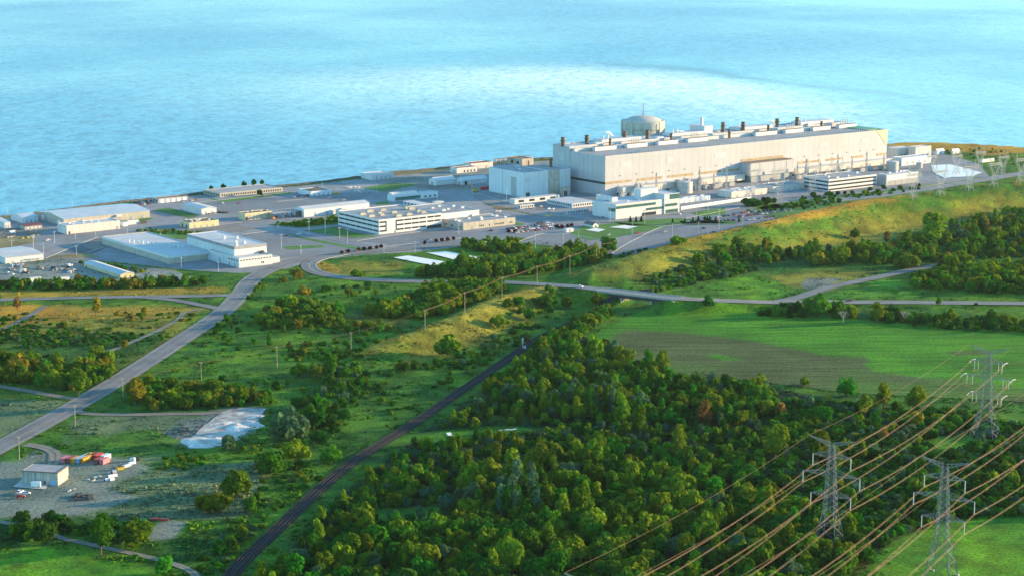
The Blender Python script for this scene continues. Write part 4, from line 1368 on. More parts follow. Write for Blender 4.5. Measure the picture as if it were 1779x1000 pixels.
# vacuum building
yv = T.D + DA + 36
xv = T.lx(1116.8, yv, 40)
pv = T.loc(xv, yv)
sv = scale_at(Vector((pv.x, pv.y, 40)))
rv = 36.5 / sv
zr = height_at(pv, 209)
V = thing('containment_building', 'round domed concrete building with mast rising behind the power station', 'round building', pv, TH)
b = MB(); b.lathe([(rv * .97, 0), (rv * .97, zr * .84)], 48); b.build('drum', 'vacuum_concrete', V)
b = MB(); b.lathe([(rv * .97, zr * .84), (rv * 1.035, zr * .85), (rv * 1.035, zr), (rv * .9, zr), (rv * .9, zr - 1)], 48); b.build('ring_beam', 'vacuum_concrete', V)
zd = height_at(pv, 201) - zr
b = MB(); b.lathe([(rv * .9 * math.cos(t), zr - .6 + (zd + .6) * math.sin(t) ** 1.4) for t in [i * math.pi / 2 / 9 for i in range(10)]], 48); dm = b.build('dome', 'vacuum_concrete', V)
for i in range(8):
    t = i * math.pi / 4 + .25
    b = MB(); b.cbox((math.cos(t) * rv * 1.0, math.sin(t) * rv * 1.0, 0), 2.2, 5.5, zr * .99, t); b.build('buttress', 'vacuum_concrete', V)
for i in range(16):
    t = i * math.pi / 8
    b = MB(); b.cbox((math.cos(t) * rv * 1.04, math.sin(t) * rv * 1.04, zr * .86), .5, 2.4, zr * .1, t); b.build('wall_panel', 'tan_wall', V)
zm = height_at(pv, 179)
b = MB(); b.tube((0, 0, zr + zd - .5), (0, 0, zm), .45, 5, .2); b.build('mast', 'red_paint', V)
# steam
mv = bpy.data.materials.new('steam')
mv.use_nodes = True
nn = mv.node_tree
nn.nodes.remove(nn.nodes['Principled BSDF'])
pvx = nn.nodes.new('ShaderNodeVolumePrincipled')
pvx.inputs['Color'].default_value = (1, 1, 1, 1)
pvx.inputs['Density'].default_value = .6
tn = nn.nodes.new('ShaderNodeTexNoise'); tn.inputs['Scale'].default_value = .35; tn.inputs['Detail'].default_value = 2
tg = nn.nodes.new('ShaderNodeNewGeometry'); nn.links.new(tg.outputs['Position'], tn.inputs['Vector'])
tr_ = nn.nodes.new('ShaderNodeMapRange'); tr_.interpolation_type = 'SMOOTHSTEP'
for i_, q_ in zip((1, 2, 3, 4), (.36, .66, .02, .8)): tr_.inputs[i_].default_value = q_
nn.links.new(tn.outputs['Fac'], tr_.inputs[0]); nn.links.new(tr_.outputs[0], pvx.inputs['Density'])
nn.links.new(pvx.outputs[0], nn.nodes['Material Output'].inputs['Volume'])
MATS['steam'] = mv
for px, py, tx, ty, r, lb in ((1074, 249, 1058, 228, 2.2, 'thin white steam wisp leaning left above the hall roof'), (1176, 240, 1183, 227, 3, 'short white steam puff beside the white roof tower'),
                              (1352, 222, 1342, 210, 3, 'white steam puff beside a dark stack on the right half'), (1432, 217, 1440, 207, 3, 'rightmost white steam puff above the hall roof')):
    p = T.loc(*on_roof(px, py, hT), hT + 1)
    q = Vector((p.x + (tx - px) / 1.5, p.y, height_at(p, ty)))
    b = MB()
    rr = random.Random(int(px))
    rings = []
    n = 9
    for i in range(n):
        t = i / (n - 1)
        c = p.lerp(q, t) + Vector((rr.uniform(-1, 1), 0, 0)) * r * .7 * t + Vector((math.sin(t * 5) * r * .6, 0, 0))
        rad = r * 1.5 * (.3 + 1.0 * t) * (1 if i < n - 1 else .3) * rr.uniform(.8, 1.2)
        rings.append([c + Vector((math.cos(a) * rad * rr.uniform(.8, 1.2), math.sin(a) * rad, rr.uniform(-.3, .3))) for a in [k * math.pi / 4 for k in range(8)]])
    vs = [v for ring in rings for v in ring]
    fs = [(i * 8 + k, i * 8 + (k + 1) % 8, i * 8 + 8 + (k + 1) % 8, i * 8 + 8 + k) for i in range(n - 1) for k in range(8)] + [tuple(range(7, -1, -1)), tuple(range((n - 1) * 8, n * 8))]
    b.add(vs, fs)
    ob = b.build('steam_plume', 'steam')
    for pl in ob.data.polygons: pl.use_smooth = True
    tag(ob, lb, 'steam', kind='stuff')

# --- admin building with green glass
A1 = Bld('glass_office', 'white modern office with green glass bands in front of the power station', 'office building', (1069.5, 381.8), 355.5, 1063, 1153, 'white_panel', 'roof_pale', Dp=34)
A1.face('f', .0, .83, .68, .86, 'glass_green', 'window_strip', .2); A1.face('f', .63, .99, .36, .52, 'glass_green', 'window_strip', .2); A1.face('f', .55, .84, .02, .24, 'glass_dark', 'entrance_glass', .2)
A1.face('l', .0, .3, .5, .72, 'glass_green', 'window_strip', .2)
a2 = Bld('a', None, None, (1063.3, 376), 343.6, 1041, 1073, 'white_panel', 'roof_pale', into=A1, part='stair_wall', rpart='stair_roof', Dp=24)
a2.row('l', 1, .1, .5, .68, .8, 'glass_green', .7); a2.row('l', 1, .1, .5, .4, .52, 'glass_green', .7)
a3 = Bld('a', None, None, A1.loc(A1.W, -1), 345, 0, 1181, 'white_panel', 'roof_pale', into=A1, Dp=30, h=A1.h + 4.5, part='east_wall', rpart='east_roof')
a3.face('f', .35, .99, .72, .97, 'glass_green', 'window_strip', .2); a3.face('f', .05, .85, .36, .5, 'glass_green', 'window_strip', .2); a3.face('f', .1, .9, .02, .2, 'glass_green', 'entrance_glass', .2)
b = A1.mb(); b.box(A1.W * .72, A1.W + 5, 14, 24, A1.h - .6, A1.h + 9); b.build('penthouse', 'white_panel', A1.root)
b = A1.mb(); b.box(A1.W + 5, A1.W + 5.2, 15, 23, A1.h + 1.5, A1.h + 7.5); b.build('window_strip', 'glass_dark', A1.root)
A1.units([(1090, 351), (1110, 348)], sx=2, sy=2, sz=1)
w = Bld('guard_house', 'long grey shed with skylight roof right of the green glass office', 'shed', (1181, 354), 345.8, 1171, 1234, 'pale_blue_panel', 'roof_pale')
w.row('f', 5, .05, .95, 0, .5, 'door_grey', .15, 'door'); w.scatter(6, 'white_plain', 'skylight', sx=4, sy=2.5, sz=.5)
for px, py, yt_, wpx, lb in ((1191, 337, 316.5, 26, 'wide grey steel tank in front of the power station'), (1552, 297, 281, 21, 'squat blue-grey tank at the right end of the power station'), (1598, 293, 283, 11, 'narrow pale tank near the white pond')):
    p = gp(px, py)
    r = wpx / 2 / scale_at(p)
    p = p + Vector((0, r, 0))
    hh = height_at(p, yt_)
    t = thing('storage_tank', lb, 'tank', p, 0)
    b = MB(); b.lathe([(r, 0), (r, hh)], 28); b.build('shell', 'galv_far', t)
    b = MB(); b.lathe([(r, hh), (r * 1.03, hh), (r * 1.03, hh + .3), (.01, hh + r * .16)], 28); b.build('roof', 'roof_pale', t)
    b = MB(); b.box(r, r + .5, -.5, .5, 0, hh); b.build('ladder', 'galv_far', t)
w = Bld('striped_office', 'white office with three dark window bands at right of the power station', 'office building', (1439.5, 333.5), 312.4, 1396.5, 1522.8, 'white_plain', 'roof_grey')
for z in (.1, .42, .72):
    w.face('f', .01, .99, z, z + .13, 'glass_dark', 'window_strip', .2); w.face('l', .02, .98, z, z + .13, 'glass_dark', 'window_strip', .2)
w.scatter(5, sx=3, sy=2.4, sz=1.2)
w = Bld('low_store', 'low flat grey-roofed store left of the striped office', 'store', (1342.5, 334.5), 324.8, 1314, 1398, 'pink_white_wall', 'roof_grey')
w.row('f', 5, .05, .95, 0, .4, 'door_grey', .15, 'door'); w.scatter(3)
w = Bld('low_store', 'low store with bright skylights left of the grey-roofed store', 'store', (1270.6, 344.5), 334, 1247, 1333, 'pink_white_wall', 'roof_pale')
w.row('f', 4, .05, .95, 0, .4, 'door_grey', .15, 'door'); w.scatter(8, 'white_plain', 'skylight', sx=5, sy=3, sz=.5)
w = Bld('switch_house', 'long grey-white switch house right of the striped office', 'switch house', (1539, 323.5), 304.2, 1524, 1596, 'grey_wall', 'roof_pale')
w.face('f', .02, .98, .45, .95, 'pale_blue_panel', 'wall_panel'); w.row('f', 5, .05, .95, .05, .35, 'door_grey', .3, 'door'); w.scatter(6, sx=3, sy=2, sz=1)
w = Bld('service_block', 'sunlit flat block past the right end of the power station', 'service block', (1560, 277), 258.5, 1543, 1590, 'pink_white_wall', 'roof_pale')
w.row('f', 4, .1, .9, .2, .4, fill=.4)
w = Bld('service_block', 'rightmost sunlit flat block by the white pond', 'service block', (1590, 278), 256, 1578, 1618, 'pink_white_wall', 'roof_pale')
w.row('f', 3, .1, .9, .2, .4, fill=.4)
w = Bld('service_block', 'pale blue low block in front of the two sunlit flat blocks', 'service block', (1566, 289), 275, 1560, 1618, 'pale_blue_panel', 'roof_pale', Dp=14)
w.row('f', 4, .1, .9, .1, .5, 'door_grey', .25, 'door')
for F, yt_, xL, xR, lb in (((1628, 269), 263, 1624, 1641, 'blue-white storage tent near the far right meadow'), ((1655, 268), 263, 1652, 1667, 'small white storage tent right of the blue-white tent')):
    w = Bld('storage_tent', lb, 'tent', F, yt_, xL, xR, 'white_plain', 'white_plain', 'x', 2.5)
    w.face('f', .4, .6, 0, .7, 'grey_wall', 'door')
w = Bld('box_trailer', 'white trailer parked beyond the white pond at right', 'trailer', (1706, 283), 277.5, 1703, 1728, 'white_panel', 'roof_pale', par=.05)
w.face('l', .1, .9, .1, .9, 'door_white', 'door', .06)
w = Bld('gable_house', 'little white house with dark roof beside the crowded car lot', 'house', (1030, 396), 391, 1015, 1040, 'white_plain', 'roof_dark', 'y', 2)
w.face('f', .4, .6, 0, .7, 'glass_dark', 'door')
# transformers and gantries in front of the turbine hall
mbt = MB()
mbt.box(-3, 3, -2, 2, .4, 4.6).box(-4.2, -3, -1.8, 1.8, .8, 4.2).box(3, 4.2, -1.8, 1.8, .8, 4.2)
for i in (-2, 0, 2): mbt.tube((i, 0, 4.6), (i, 0, 7.8), .28, 6)
tm = mbt.mesh('transformer', 'grey_wall')
for i, px in enumerate((1082, 1097, 1113, 1130, 1147, 1163, 1208, 1222, 1236, 1250, 1266, 1380, 1397, 1412, 1430, 1450, 1470, 1490, 1510, 1528)):
    x = T.lx(px, -19, 3)
    p = T.loc(x, -19 - (i % 3) * 3)
    o = bpy.data.objects.new('transformer', tm); COL.objects.link(o); o.location = p; o.rotation_euler = (0, 0, TH)
    tag(o, 'small grey transformer in the row along the foot of the power station', 'transformer', 'transformers along the power station')


def lattice(b, levels, r, rb=None, n=3, legs=True):
    rb = rb or r * .6
    for (z0, w0), (z1, w1) in zip(levels[:-1], levels[1:]):
        c0 = [Vector((sx * w0, sy * w0, z0)) for sx, sy in ((-1, -1), (1, -1), (1, 1), (-1, 1))]
        c1 = [Vector((sx * w1, sy * w1, z1)) for sx, sy in ((-1, -1), (1, -1), (1, 1), (-1, 1))]
        for i in range(4):
            j = (i + 1) % 4
            b.tube(c0[i], c1[i], r, 4)
            b.tube(c0[i], c1[j], rb, n)
            b.tube(c0[j], c1[i], rb, n)
            b.tube(c1[i], c1[j], rb, n)
    return b


g_ = MB()
lattice(g_, [(0, 1.1), (6, .9), (12, .7), (18, .5), (24, .25)], .2, .14)
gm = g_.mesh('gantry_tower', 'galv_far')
for i, (px, dy) in enumerate([(1105, -30), (1140, -30), (1188, -32), (1215, -34), (1240, -30), (1262, -34), (1385, -30), (1400, -40), (1425, -30), (1455, -34), (1480, -30), (1505, -36), (1535, -30)]):
    p = T.loc(T.lx(px, dy, 3), dy)
    o = bpy.data.objects.new('gantry_tower', gm); COL.objects.link(o); o.location = p; o.rotation_euler = (0, 0, TH); o.scale = (1, 1, .7 + .3 * (i % 2))
    tag(o, 'slim lattice gantry mast in the switchyard before the power station', 'gantry mast', 'switchyard gantry masts')
# precast security wall
b = MB()
p0, p1 = gp(1183, 365), gp(1305, 347)
d = (p1 - p0)
b.cbox((p0 + d / 2), d.length, .4, 3.2, math.atan2(d.y, d.x)); o = b.build('security_wall', 'pale_blue_panel'); tag(o, 'long pale security wall right of the green glass office', 'wall')
# ------------------------------------------------------------------ transmission towers
ARM = math.radians(-32)
TB = [gp(1711, 766), gp(1440, 957), gp(1634, 1001), None]
STEP = Vector((112, 179, 0))


def tower(name, label, pos, tension, group='large lattice towers across the wood'):
    t = thing(name, label, 'pylon', pos, ARM, group)
    b = MB()
    lattice(b, [(0, 7.0 if tension else 5.6), (7, 5.6 if tension else 4.6), (13, 4.3 if tension else 3.6), (19, 2.7 if tension else 2.5)], .2, .1)
    zz = [19 + i * (49 - 19) / 11 for i in range(12)]
    lattice(b, [(z, (2.7 if tension else 2.5) + (1.15 - 2.5) * i / 11) for i, z in enumerate(zz)], .17, .09)
    b.build('lattice_body', 'galv', t)
    tips = {}
    for lev, (z, L) in enumerate(((25.5, 9.5), (35, 13.5), (43.5, 9.0))):
        w = 2.3 + (1.15 - 2.3) * (z - 19) / 30
        for s in (-1, 1):
            b = MB()
            tip = Vector((s * L, 0, z + .6))
            ch = [Vector((s * w, q * w, z)) for q in (-1, 1)] + [Vector((s * w, q * w, z + 2.6)) for q in (-1, 1)]
            for c in ch: b.tube(c, tip, .1, 4)
            n = 5
            for k in range(n):
                for e in (0, 1):
                    b.tube(ch[e].lerp(tip, k / n), ch[e + 2].lerp(tip, (k + .6) / n), .06, 3)
                b.tube(ch[0].lerp(tip, k / n), ch[1].lerp(tip, (k + .8) / n), .08, 3)
            a = b.build('cross_arm', 'galv', t)
            if tension:
                for q in (.62, .85):
                    bb = MB(); c = Vector((s * L * q, 0, z + .8)); bb.tube(c, c - Vector((0, 0, 5.2)), .17, 6); bb.build('insulator', 'insulator', t)
                bb = MB()
                bb.path([(s * L * .95, -6, z - .2), (s * L * .93, -5, z - 3), (s * L * .88, -2.5, z - 5), (s * L * .8, 0, z - 5.2), (s * L * .7, 2.5, z - 5), (s * L * .64, 5, z - 3), (s * L * .62, 6, z - .2)], .14, 4)
                bb.build('jumper_loop', 'wire_metal', t)
                for q in (-1, 1):
                    bb = MB(); bb.tube(tip, tip + Vector((0, q * 5, -.5)), .16, 5); bb.build('strain_insulator', 'insulator', t)
                tips[(lev, s)] = tip - Vector((0, 0, .4))
            else:
                bb = MB(); bb.tube(tip, tip - Vector((0, 0, 5.4)), .2, 6); bb.build('insulator', 'insulator', t)
                tips[(lev, s)] = tip - Vector((0, 0, 5.5))
    for s in (-1, 1):
        b = MB()
        tip = Vector((s * 11.2, 0, 52.2))
        ch = [Vector((s * .6, q * 1.1, 48.4)) for q in (-1, 1)] + [Vector((s * .6, q * .8, 50.2)) for q in (-1, 1)]
        for c in ch: b.tube(c, tip, .1, 4)
        for k in range(6):
            for e in (0, 1):
                b.tube(ch[e].lerp(tip, k / 6), ch[e + 2].lerp(tip, (k + .5) / 6), .08, 3)
            b.tube(ch[2].lerp(tip, k / 6), ch[3].lerp(tip, (k + .5) / 6), .08, 3)
        b.build('peak_arm', 'galv', t)
        tips[(3, s)] = tip
    for sx in (-1, 1):
        for sy in (-1, 1):
            w = 7.0 if tension else 5.6
            bb = MB(); bb.cbox((sx * w, sy * w, -.3), 1.3, 1.3, .9); bb.build('footing', 'concrete_wall', t)
    ca, sa = math.cos(ARM), math.sin(ARM)
    return {k: Vector((pos.x + v.x * ca - v.y * sa, pos.y + v.x * sa + v.y * ca, pos.z + v.z)) for k, v in tips.items()}


tw1 = tower('transmission_tower', 'sturdy lattice tower with looped jumper wires below the ploughed field', TB[0], True)
tw2 = tower('transmission_tower', 'lattice tower with wide middle arms standing among dark shrubs', TB[1], False)
tw3 = tower('transmission_tower', 'lattice tower standing on the bright green grass at lower right', TB[2], False)
tw4 = tower('transmission_tower', 'lattice tower whose top alone shows above trees at the bottom edge', TB[1] - (TB[0] - TB[1]), False)
e1 = TB[0] + Vector((245, 40, 0))
for p_, lb_ in ((e1, 'looped-jumper lattice tower farther right along the cables'), (TB[2] + STEP, 'lattice tower at the upper right end of the grass tower cables'), (TB[2] - STEP, 'lattice tower at the near end of the grass tower cables')):
    src = [o for o in COL.objects if o.get('category') == 'pylon' and o.parent is None]
    dup(src[0] if p_ is e1 else src[1], p_, ARM, 1.0, lb_)
tw5 = {k: v + (e1 - TB[0]) for k, v in tw1.items()}
tw6 = {k: v + (TB[2] + STEP - TB[1]) for k, v in tw2.items()}
tw7 = {k: v + (TB[2] - STEP - TB[1]) for k, v in tw2.items()}


def cable(a, c, sag, r, sep, n=16):
    b = MB()
    d = (c - a)
    nrm = Vector((-d.y, d.x, 0)).normalized()
    for q in ((-1, 1) if sep else (0,)):
        b.path([a.lerp(c, i / n) + nrm * q * sep / 2 - Vector((0, 0, sag * 4 * (i / n) * (1 - i / n))) for i in range(n + 1)], r, 4)
    return b


for A_, B_, lab, grp in ((tw4, tw2, 'twin cable strung over the trees toward the shrub tower', 'cables over the lower wood'), (tw2, tw1, 'twin cable strung from the shrub tower to the looped-jumper tower', 'cables between the two left towers'),
                         (tw1, tw5, 'twin cable leaving the looped-jumper tower toward the right', 'cables leaving the sturdy tower'), (tw7, tw3, 'twin cable rising to the tower on bright grass', 'cables before the grass tower'),
                         (tw3, tw6, 'twin cable leaving the tower on bright grass toward upper right', 'cables past the grass tower')):
    for key in A_:
        gw = key[0] == 3
        o = cable(A_[key], B_[key], 3.0 if gw else 5.0, .045 if gw else .065, 0 if gw else .6).build('power_cable', 'wire_metal')
        tag(o, lab.replace('twin cable', 'thin earth wire') if gw else lab, 'cable', grp + (' (earth wires)' if gw else ''))


def delta_tower(label, px, py, ytop, sc=1, group='sunlit lattice towers along the grass ridge'):
    p = gt(px, py)
    p.z = max(0, hz(p.x, p.y)) - .2
    Hh = height_at(Vector((p.x, p.y, 0)), ytop) - p.z
    t = thing('delta_tower', label, 'pylon', p, math.radians(30), group)
    s = Hh / 30

    def P(x, y, z): return Vector((x * s, y * s, z * s))
    b = MB()
    R_ = .2
    for q in (-1, 1):
        for y in (-1, 1):
            b.tube(P(q * 3.4, y * 2.6, 0), P(q * 1.9, y * 1.2, 11), R_, 4)
        b.tube(P(q * 3.4, -2.6, 0), P(q * 1.9, 1.2, 11), .12, 3); b.tube(P(q * 3.4, 2.6, 0), P(q * 1.9, -1.2, 11), .12, 3)
    for y in (-1, 1):
        for z, w, yy in ((3.7, 2.9, 2.1), (7.4, 2.4, 1.65), (11, 1.9, 1.2)):
            b.tube(P(-w, y * yy, z), P(w, y * yy, z), .14, 3)
        b.tube(P(-3.4, y * 2.6, 0), P(2.4, y * 1.65, 7.4), .11, 3); b.tube(P(3.4, y * 2.6, 0), P(-2.4, y * 1.65, 7.4), .11, 3)
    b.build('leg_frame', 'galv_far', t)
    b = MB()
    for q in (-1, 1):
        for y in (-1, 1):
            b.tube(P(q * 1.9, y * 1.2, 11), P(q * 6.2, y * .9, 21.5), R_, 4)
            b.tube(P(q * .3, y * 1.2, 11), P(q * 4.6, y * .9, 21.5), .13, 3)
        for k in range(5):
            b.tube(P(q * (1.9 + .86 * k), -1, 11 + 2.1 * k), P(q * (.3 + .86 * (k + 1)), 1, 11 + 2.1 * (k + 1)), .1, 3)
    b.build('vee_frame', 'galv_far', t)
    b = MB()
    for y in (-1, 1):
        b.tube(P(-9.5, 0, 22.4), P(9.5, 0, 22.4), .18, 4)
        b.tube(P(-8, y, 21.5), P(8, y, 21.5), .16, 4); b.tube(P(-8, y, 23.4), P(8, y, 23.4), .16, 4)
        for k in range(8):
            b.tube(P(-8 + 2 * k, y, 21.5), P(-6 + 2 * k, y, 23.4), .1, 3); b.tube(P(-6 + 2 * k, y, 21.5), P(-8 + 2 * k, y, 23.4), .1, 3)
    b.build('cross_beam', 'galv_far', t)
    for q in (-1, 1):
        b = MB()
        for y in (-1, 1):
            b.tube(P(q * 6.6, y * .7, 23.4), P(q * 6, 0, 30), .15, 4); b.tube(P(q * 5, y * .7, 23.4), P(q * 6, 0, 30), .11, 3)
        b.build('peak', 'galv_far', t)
    for q in (-8.5, 0, 8.5):
        b = MB(); b.tube(P(q, 0, 21.5), P(q, 0, 18.6), .16, 4); b.build('insulator', 'insulator', t)
    return t


ord_ = ('leftmost', 'second', 'third', 'fourth')
for i, (px, py, yt_) in enumerate([(1587, 347.5, 289), (1633.5, 341, 284), (1684, 333.5, 277), (1727, 326, 272), (1773, 319, 264)]):
    delta_tower(('leftmost' if i == 0 else ('second', 'third', 'fourth', 'fifth')[i - 1]) + ' of the five sunlit towers on the ridge crest, counted from the left', px, py, yt_)
for px, py, yt_, lb in [(1310, 338, 283, 'pale two-legged tower left of the low grey-roofed store'), (1354, 345, 280, 'pale tower before the low grey-roofed store'), (1411, 337, 276, 'pale tower at the left end of the striped office'), (1453, 330, 272, 'pale tower before the striped office front')]:
    delta_tower(lb, px, py, yt_, group='pale towers before the power station')
for px, py, yt_, lb in [(1618, 300, 262, 'distant pale tower left of the white pond'), (1661, 304, 260, 'distant pale tower at the white pond bank'), (1702, 298, 254, 'distant pale tower right of the white pond'), (1742, 306, 262, 'distant pale tower beside the far right service road')]:
    delta_tower(lb, px, py, yt_, group='distant towers by the pond')

# ------------------------------------------------------------------ wooden poles and their wires
POLES = [((131, 742), 703, 'wooden pole beside the main road below its bend'), ((34, 799), 757, 'wooden pole between the lower road and the shed yard'), ((214, 692), 656, 'wooden pole at the road edge near the left copse'),
         ((350, 661), 628, 'wooden pole rising behind the long copse'), ((481.5, 639), 601, 'wooden pole alone in the green meadow'), ((610, 612), 576, 'wooden pole near the foot of the grassy berm'),
         ((738.5, 575), 537, 'wooden pole on the grassy berm, lowest one of its crest'), ((807.5, 545), 507, 'second wooden pole up the grassy berm'), ((872, 520), 481, 'third wooden pole up the grassy berm'),
         ((933, 497), 462, 'wooden pole beside the road near the overpass'), ((990, 480.5), 444, 'wooden pole where the long ridge begins'), ((1036, 457.5), 424, 'wooden pole behind the ridge toe beside the far copse'),
         ((1099, 441), 411, 'wooden pole at the lower end of the empty car park'), ((1156.5, 426), 398, 'wooden pole on the ridge line at the empty car park')]
tops = {}
for i, ((px, py), yt_, lb) in enumerate(POLES):
    p = gt(px, py)
    p.z = hz(p.x, p.y) - .3
    hh = height_at(p, yt_) - p.z
    t = thing('utility_pole', lb, 'utility pole', p, 0, 'wooden utility poles')
    b = MB(); b.tube((0, 0, 0), (0, 0, hh), .24, 7, .16); b.build('pole', 'wood_pole', t)
    b = MB(); b.cbox((0, 0, hh - .9), 2.4, .16, .2, -.6); b.build('cross_arm', 'wood_pole', t)
    for q in (-1, 0, 1):
        b = MB(); b.tube((q * .95 * math.cos(-.6), q * .95 * math.sin(-.6), hh - .7), (q * .95 * math.cos(-.6), q * .95 * math.sin(-.6), hh - .3), .1, 5); b.build('insulator', 'insulator', t)
    tops[i] = p + Vector((0, 0, hh - .3))
chain = [(1, 0), (0, 2), (2, 3), (3, 4), (4, 5), (5, 6), (6, 7), (7, 8), (8, 9), (9, 10), (10, 11), (11, 12), (12, 13)]
for a, c in chain:
    for q in (-1, 0, 1) if a >= 6 else (-1, 1):
        o_ = Vector((q * .95 * math.cos(-.6), q * .95 * math.sin(-.6), 0))
        o = cable(tops[a] + o_, tops[c] + o_, 1.2, .04 if a >= 6 else .03, 0, 10).build('overhead_wire', 'wire_metal')
        tag(o, 'thin sunlit wire between the poles on the grassy berm' if a >= 6 else 'thin wire between the poles in the green meadow', 'wire', 'wires on the berm poles' if a >= 6 else 'wires on the meadow poles')

# lamp posts
LPM = None
LAMPS = [(21, 439, 418), (58.5, 436, 409), (95, 423, 403), (131, 416, 389), (166, 410, 389), (76, 442, 423), (133, 444, 428), (221.5, 415, 396), (248.5, 412.5, 396), (279, 415, 401), (337, 416, 405), (315, 466, 448), (379.5, 473, 456),
         (489, 434, 407), (483, 400, 390), (537, 408, 385), (565, 407, 390), (565, 404, 380), (604, 425, 397), (590, 415, 396), (523, 443, 427), (721, 440, 420), (667, 440, 424), (797, 408, 388), (844, 436, 420), (930, 432, 403), (979, 428, 405),
         (1005, 420, 400), (1058, 437, 407), (1098, 408, 387), (1168, 410, 388), (1213, 405, 386), (1249, 402, 364), (1290, 398, 376), (911, 375, 352), (1060, 385, 360), (1120, 390, 366), (1210, 376, 357), (1230, 368, 352), (1262, 347, 323),
         (230, 352, 330), (126, 361, 349), (13, 372, 361), (700, 330, 318), (655, 336, 322), (560, 332, 318), (760, 350, 332), (820, 345, 322), (880, 352, 328)]
for i, (px, py, yt_) in enumerate(LAMPS):
    p = gp(px, py)
    hh = max(6, height_at(p, yt_))
    if LPM is None:
        LPM = thing('lamp_post', 'x', 'lamp post', p, 0, 'lamp posts on the paved site')
        b = MB(); b.tube((0, 0, 0), (0, 0, 10), .2, 6, .13); b.build('pole', 'lamp_steel', LPM)
        b = MB(); b.box(-1.3, 1.3, -.08, .08, 9.85, 10.0).box(-1.7, -.8, -.3, .3, 9.7, 9.9).box(.8, 1.7, -.3, .3, 9.7, 9.9); b.build('lamp_head', 'lamp_steel', LPM)
        o = LPM
    else:
        o = dup(LPM, p, i * .7)
    o.scale = (1, 1, hh / 10)
    z_ = 'along the left roads of the site' if px < 400 and py > 380 else 'in the car parks of the site' if py > 395 else 'among the buildings of the site'
    o['label'] = 'slim grey lamp post ' + z_
    o['group'] = 'lamp posts ' + z_

# ------------------------------------------------------------------ railway
for s in (-1, 1):
    pts = []
    for i, p in enumerate(L_RAIL):
        d = L_RAIL[min(i + 1, len(L_RAIL) - 1)] - L_RAIL[max(i - 1, 0)]
        nrm = Vector((-d.y, d.x, 0)).normalized()
        pts.append(Vector((p.x, p.y, .38)) + nrm * s * 2.05)
    t = thing('railway_track', ('left' if s > 0 else 'right') + ' hand track of the dark railway beside the wood', 'railway track', pts[0], 0, 'railway tracks')
    b0 = pts[0]
    for q in (-1, 1):
        b = MB()
        rail = []
        for i, p in enumerate(pts):
            d = pts[min(i + 1, len(pts) - 1)] - pts[max(i - 1, 0)]
            nrm = Vector((-d.y, d.x, 0)).normalized()
            rail.append(p - b0 + nrm * q * .76 + Vector((0, 0, .2)))
        b.path(rail, .13, 4)
        b.build('rail', 'rail_rust', t)
    b = MB()
    for i in range(len(pts) - 1):
        L = (pts[i + 1] - pts[i]).length
        if pts[i].y > 1500: break
        for k in range(int(L / 1.3)):
            p = pts[i].lerp(pts[i + 1], k / int(L / 1.3)) - b0
            d = pts[i + 1] - pts[i]
            b.cbox((p.x, p.y, -.02), .35, 2.6, .14, math.atan2(d.y, d.x))
    o = b.build('sleeper', 'sleeper', t); o['kind'] = 'stuff'
p = gp(908, 606)
t = thing('signal_mast', 'white railway signal mast beside the track near the wood corner', 'signal', p, 0)
b = MB(); b.tube((0, 0, 0), (0, 0, 7), .16, 6); b.build('mast', 'lamp_steel', t)
b = MB(); b.box(-.6, .6, -.3, .3, 5.2, 7.4); b.build('signal_head', 'insulator', t)
b = MB(); b.cbox((1.4, 0, 0), 1.6, 1.4, 2.2); b.build('relay_box', 'insulator', t)

# ------------------------------------------------------------------ overpass
pa, pb = gp(1046, 503.8, 8.2), gp(1174, 518.2, 8.2)
d = pb - pa
ang = math.atan2(d.y, d.x)
Lb = d.length
br = thing('road_bridge', 'concrete road bridge carrying the road over the railway', 'bridge', pa, ang)
hw = 6.6
b = MB(); b.box(-1, Lb + 1, -hw, hw, -.45, .34); b.build('deck', 'bridge_conc', br)
b = MB(); b.box(0, Lb, -hw + .2, hw - .2, -2.7, -.46); b.build('girder', 'bridge_dark', br)
for y in (-hw, hw):
    b = MB(); b.box(-4, Lb + 4, y - .15, y + .15, .35, .95); b.build('parapet', 'bridge_conc', br)
for x, w in ((Lb * .31, 1.3), (Lb * .72, 1.3)):
    b = MB(); b.box(x - w * .6, x + w * .6, -hw + .3, hw - .3, -3.6, -2.71); b.build('pier_cap', 'bridge_conc', br)
    for k in range(5):
        b = MB(); b.box(x - .5, x + .5, -hw + .8 + k * 2.7, -hw + 1.8 + k * 2.7, -9.2, -3.61); b.build('column', 'bridge_conc', br)
for x in (-1.6, Lb + 1.6):
    b = MB(); b.box(x - .9, x + .9, -hw - 1.5, hw + 1.5, -9, -.46); b.build('abutment', 'bridge_conc', br)
EMBL = smooth_pts([gp(800, 491, .3)] + EMB_A[1:], 8)
ribbon('overpass_road', EMBL, 10.5, 'road', .36, keep=False)
ribbon('road_shoulder', EMBL, 13, 'road_gravel', .30)
EMBR = smooth_pts(EMB_B, 8)
ribbon('overpass_road', EMBR, 10.5, 'road', .36, keep=False)
ribbon('road_shoulder', EMBR, 13, 'road_gravel', .30)
b = MB(); b.box(-4, Lb + 4, -5.25, 5.25, .35, .40); o = b.build('overpass_road', 'road', None); o.location = pa; o.rotation_euler = (0, 0, ang); tag(o, kind='structure')
for pts in (EMBR, EMBL, L_RAMP):
    ribbon('line_marking', pts, .22, 'line_white', .40, keep=False)
for sd in (-4.7, 4.7):
    for pts in (EMBR, EMBL):
        ribbon('line_marking', pts, .2, 'line_white', .40, off=sd, keep=False)

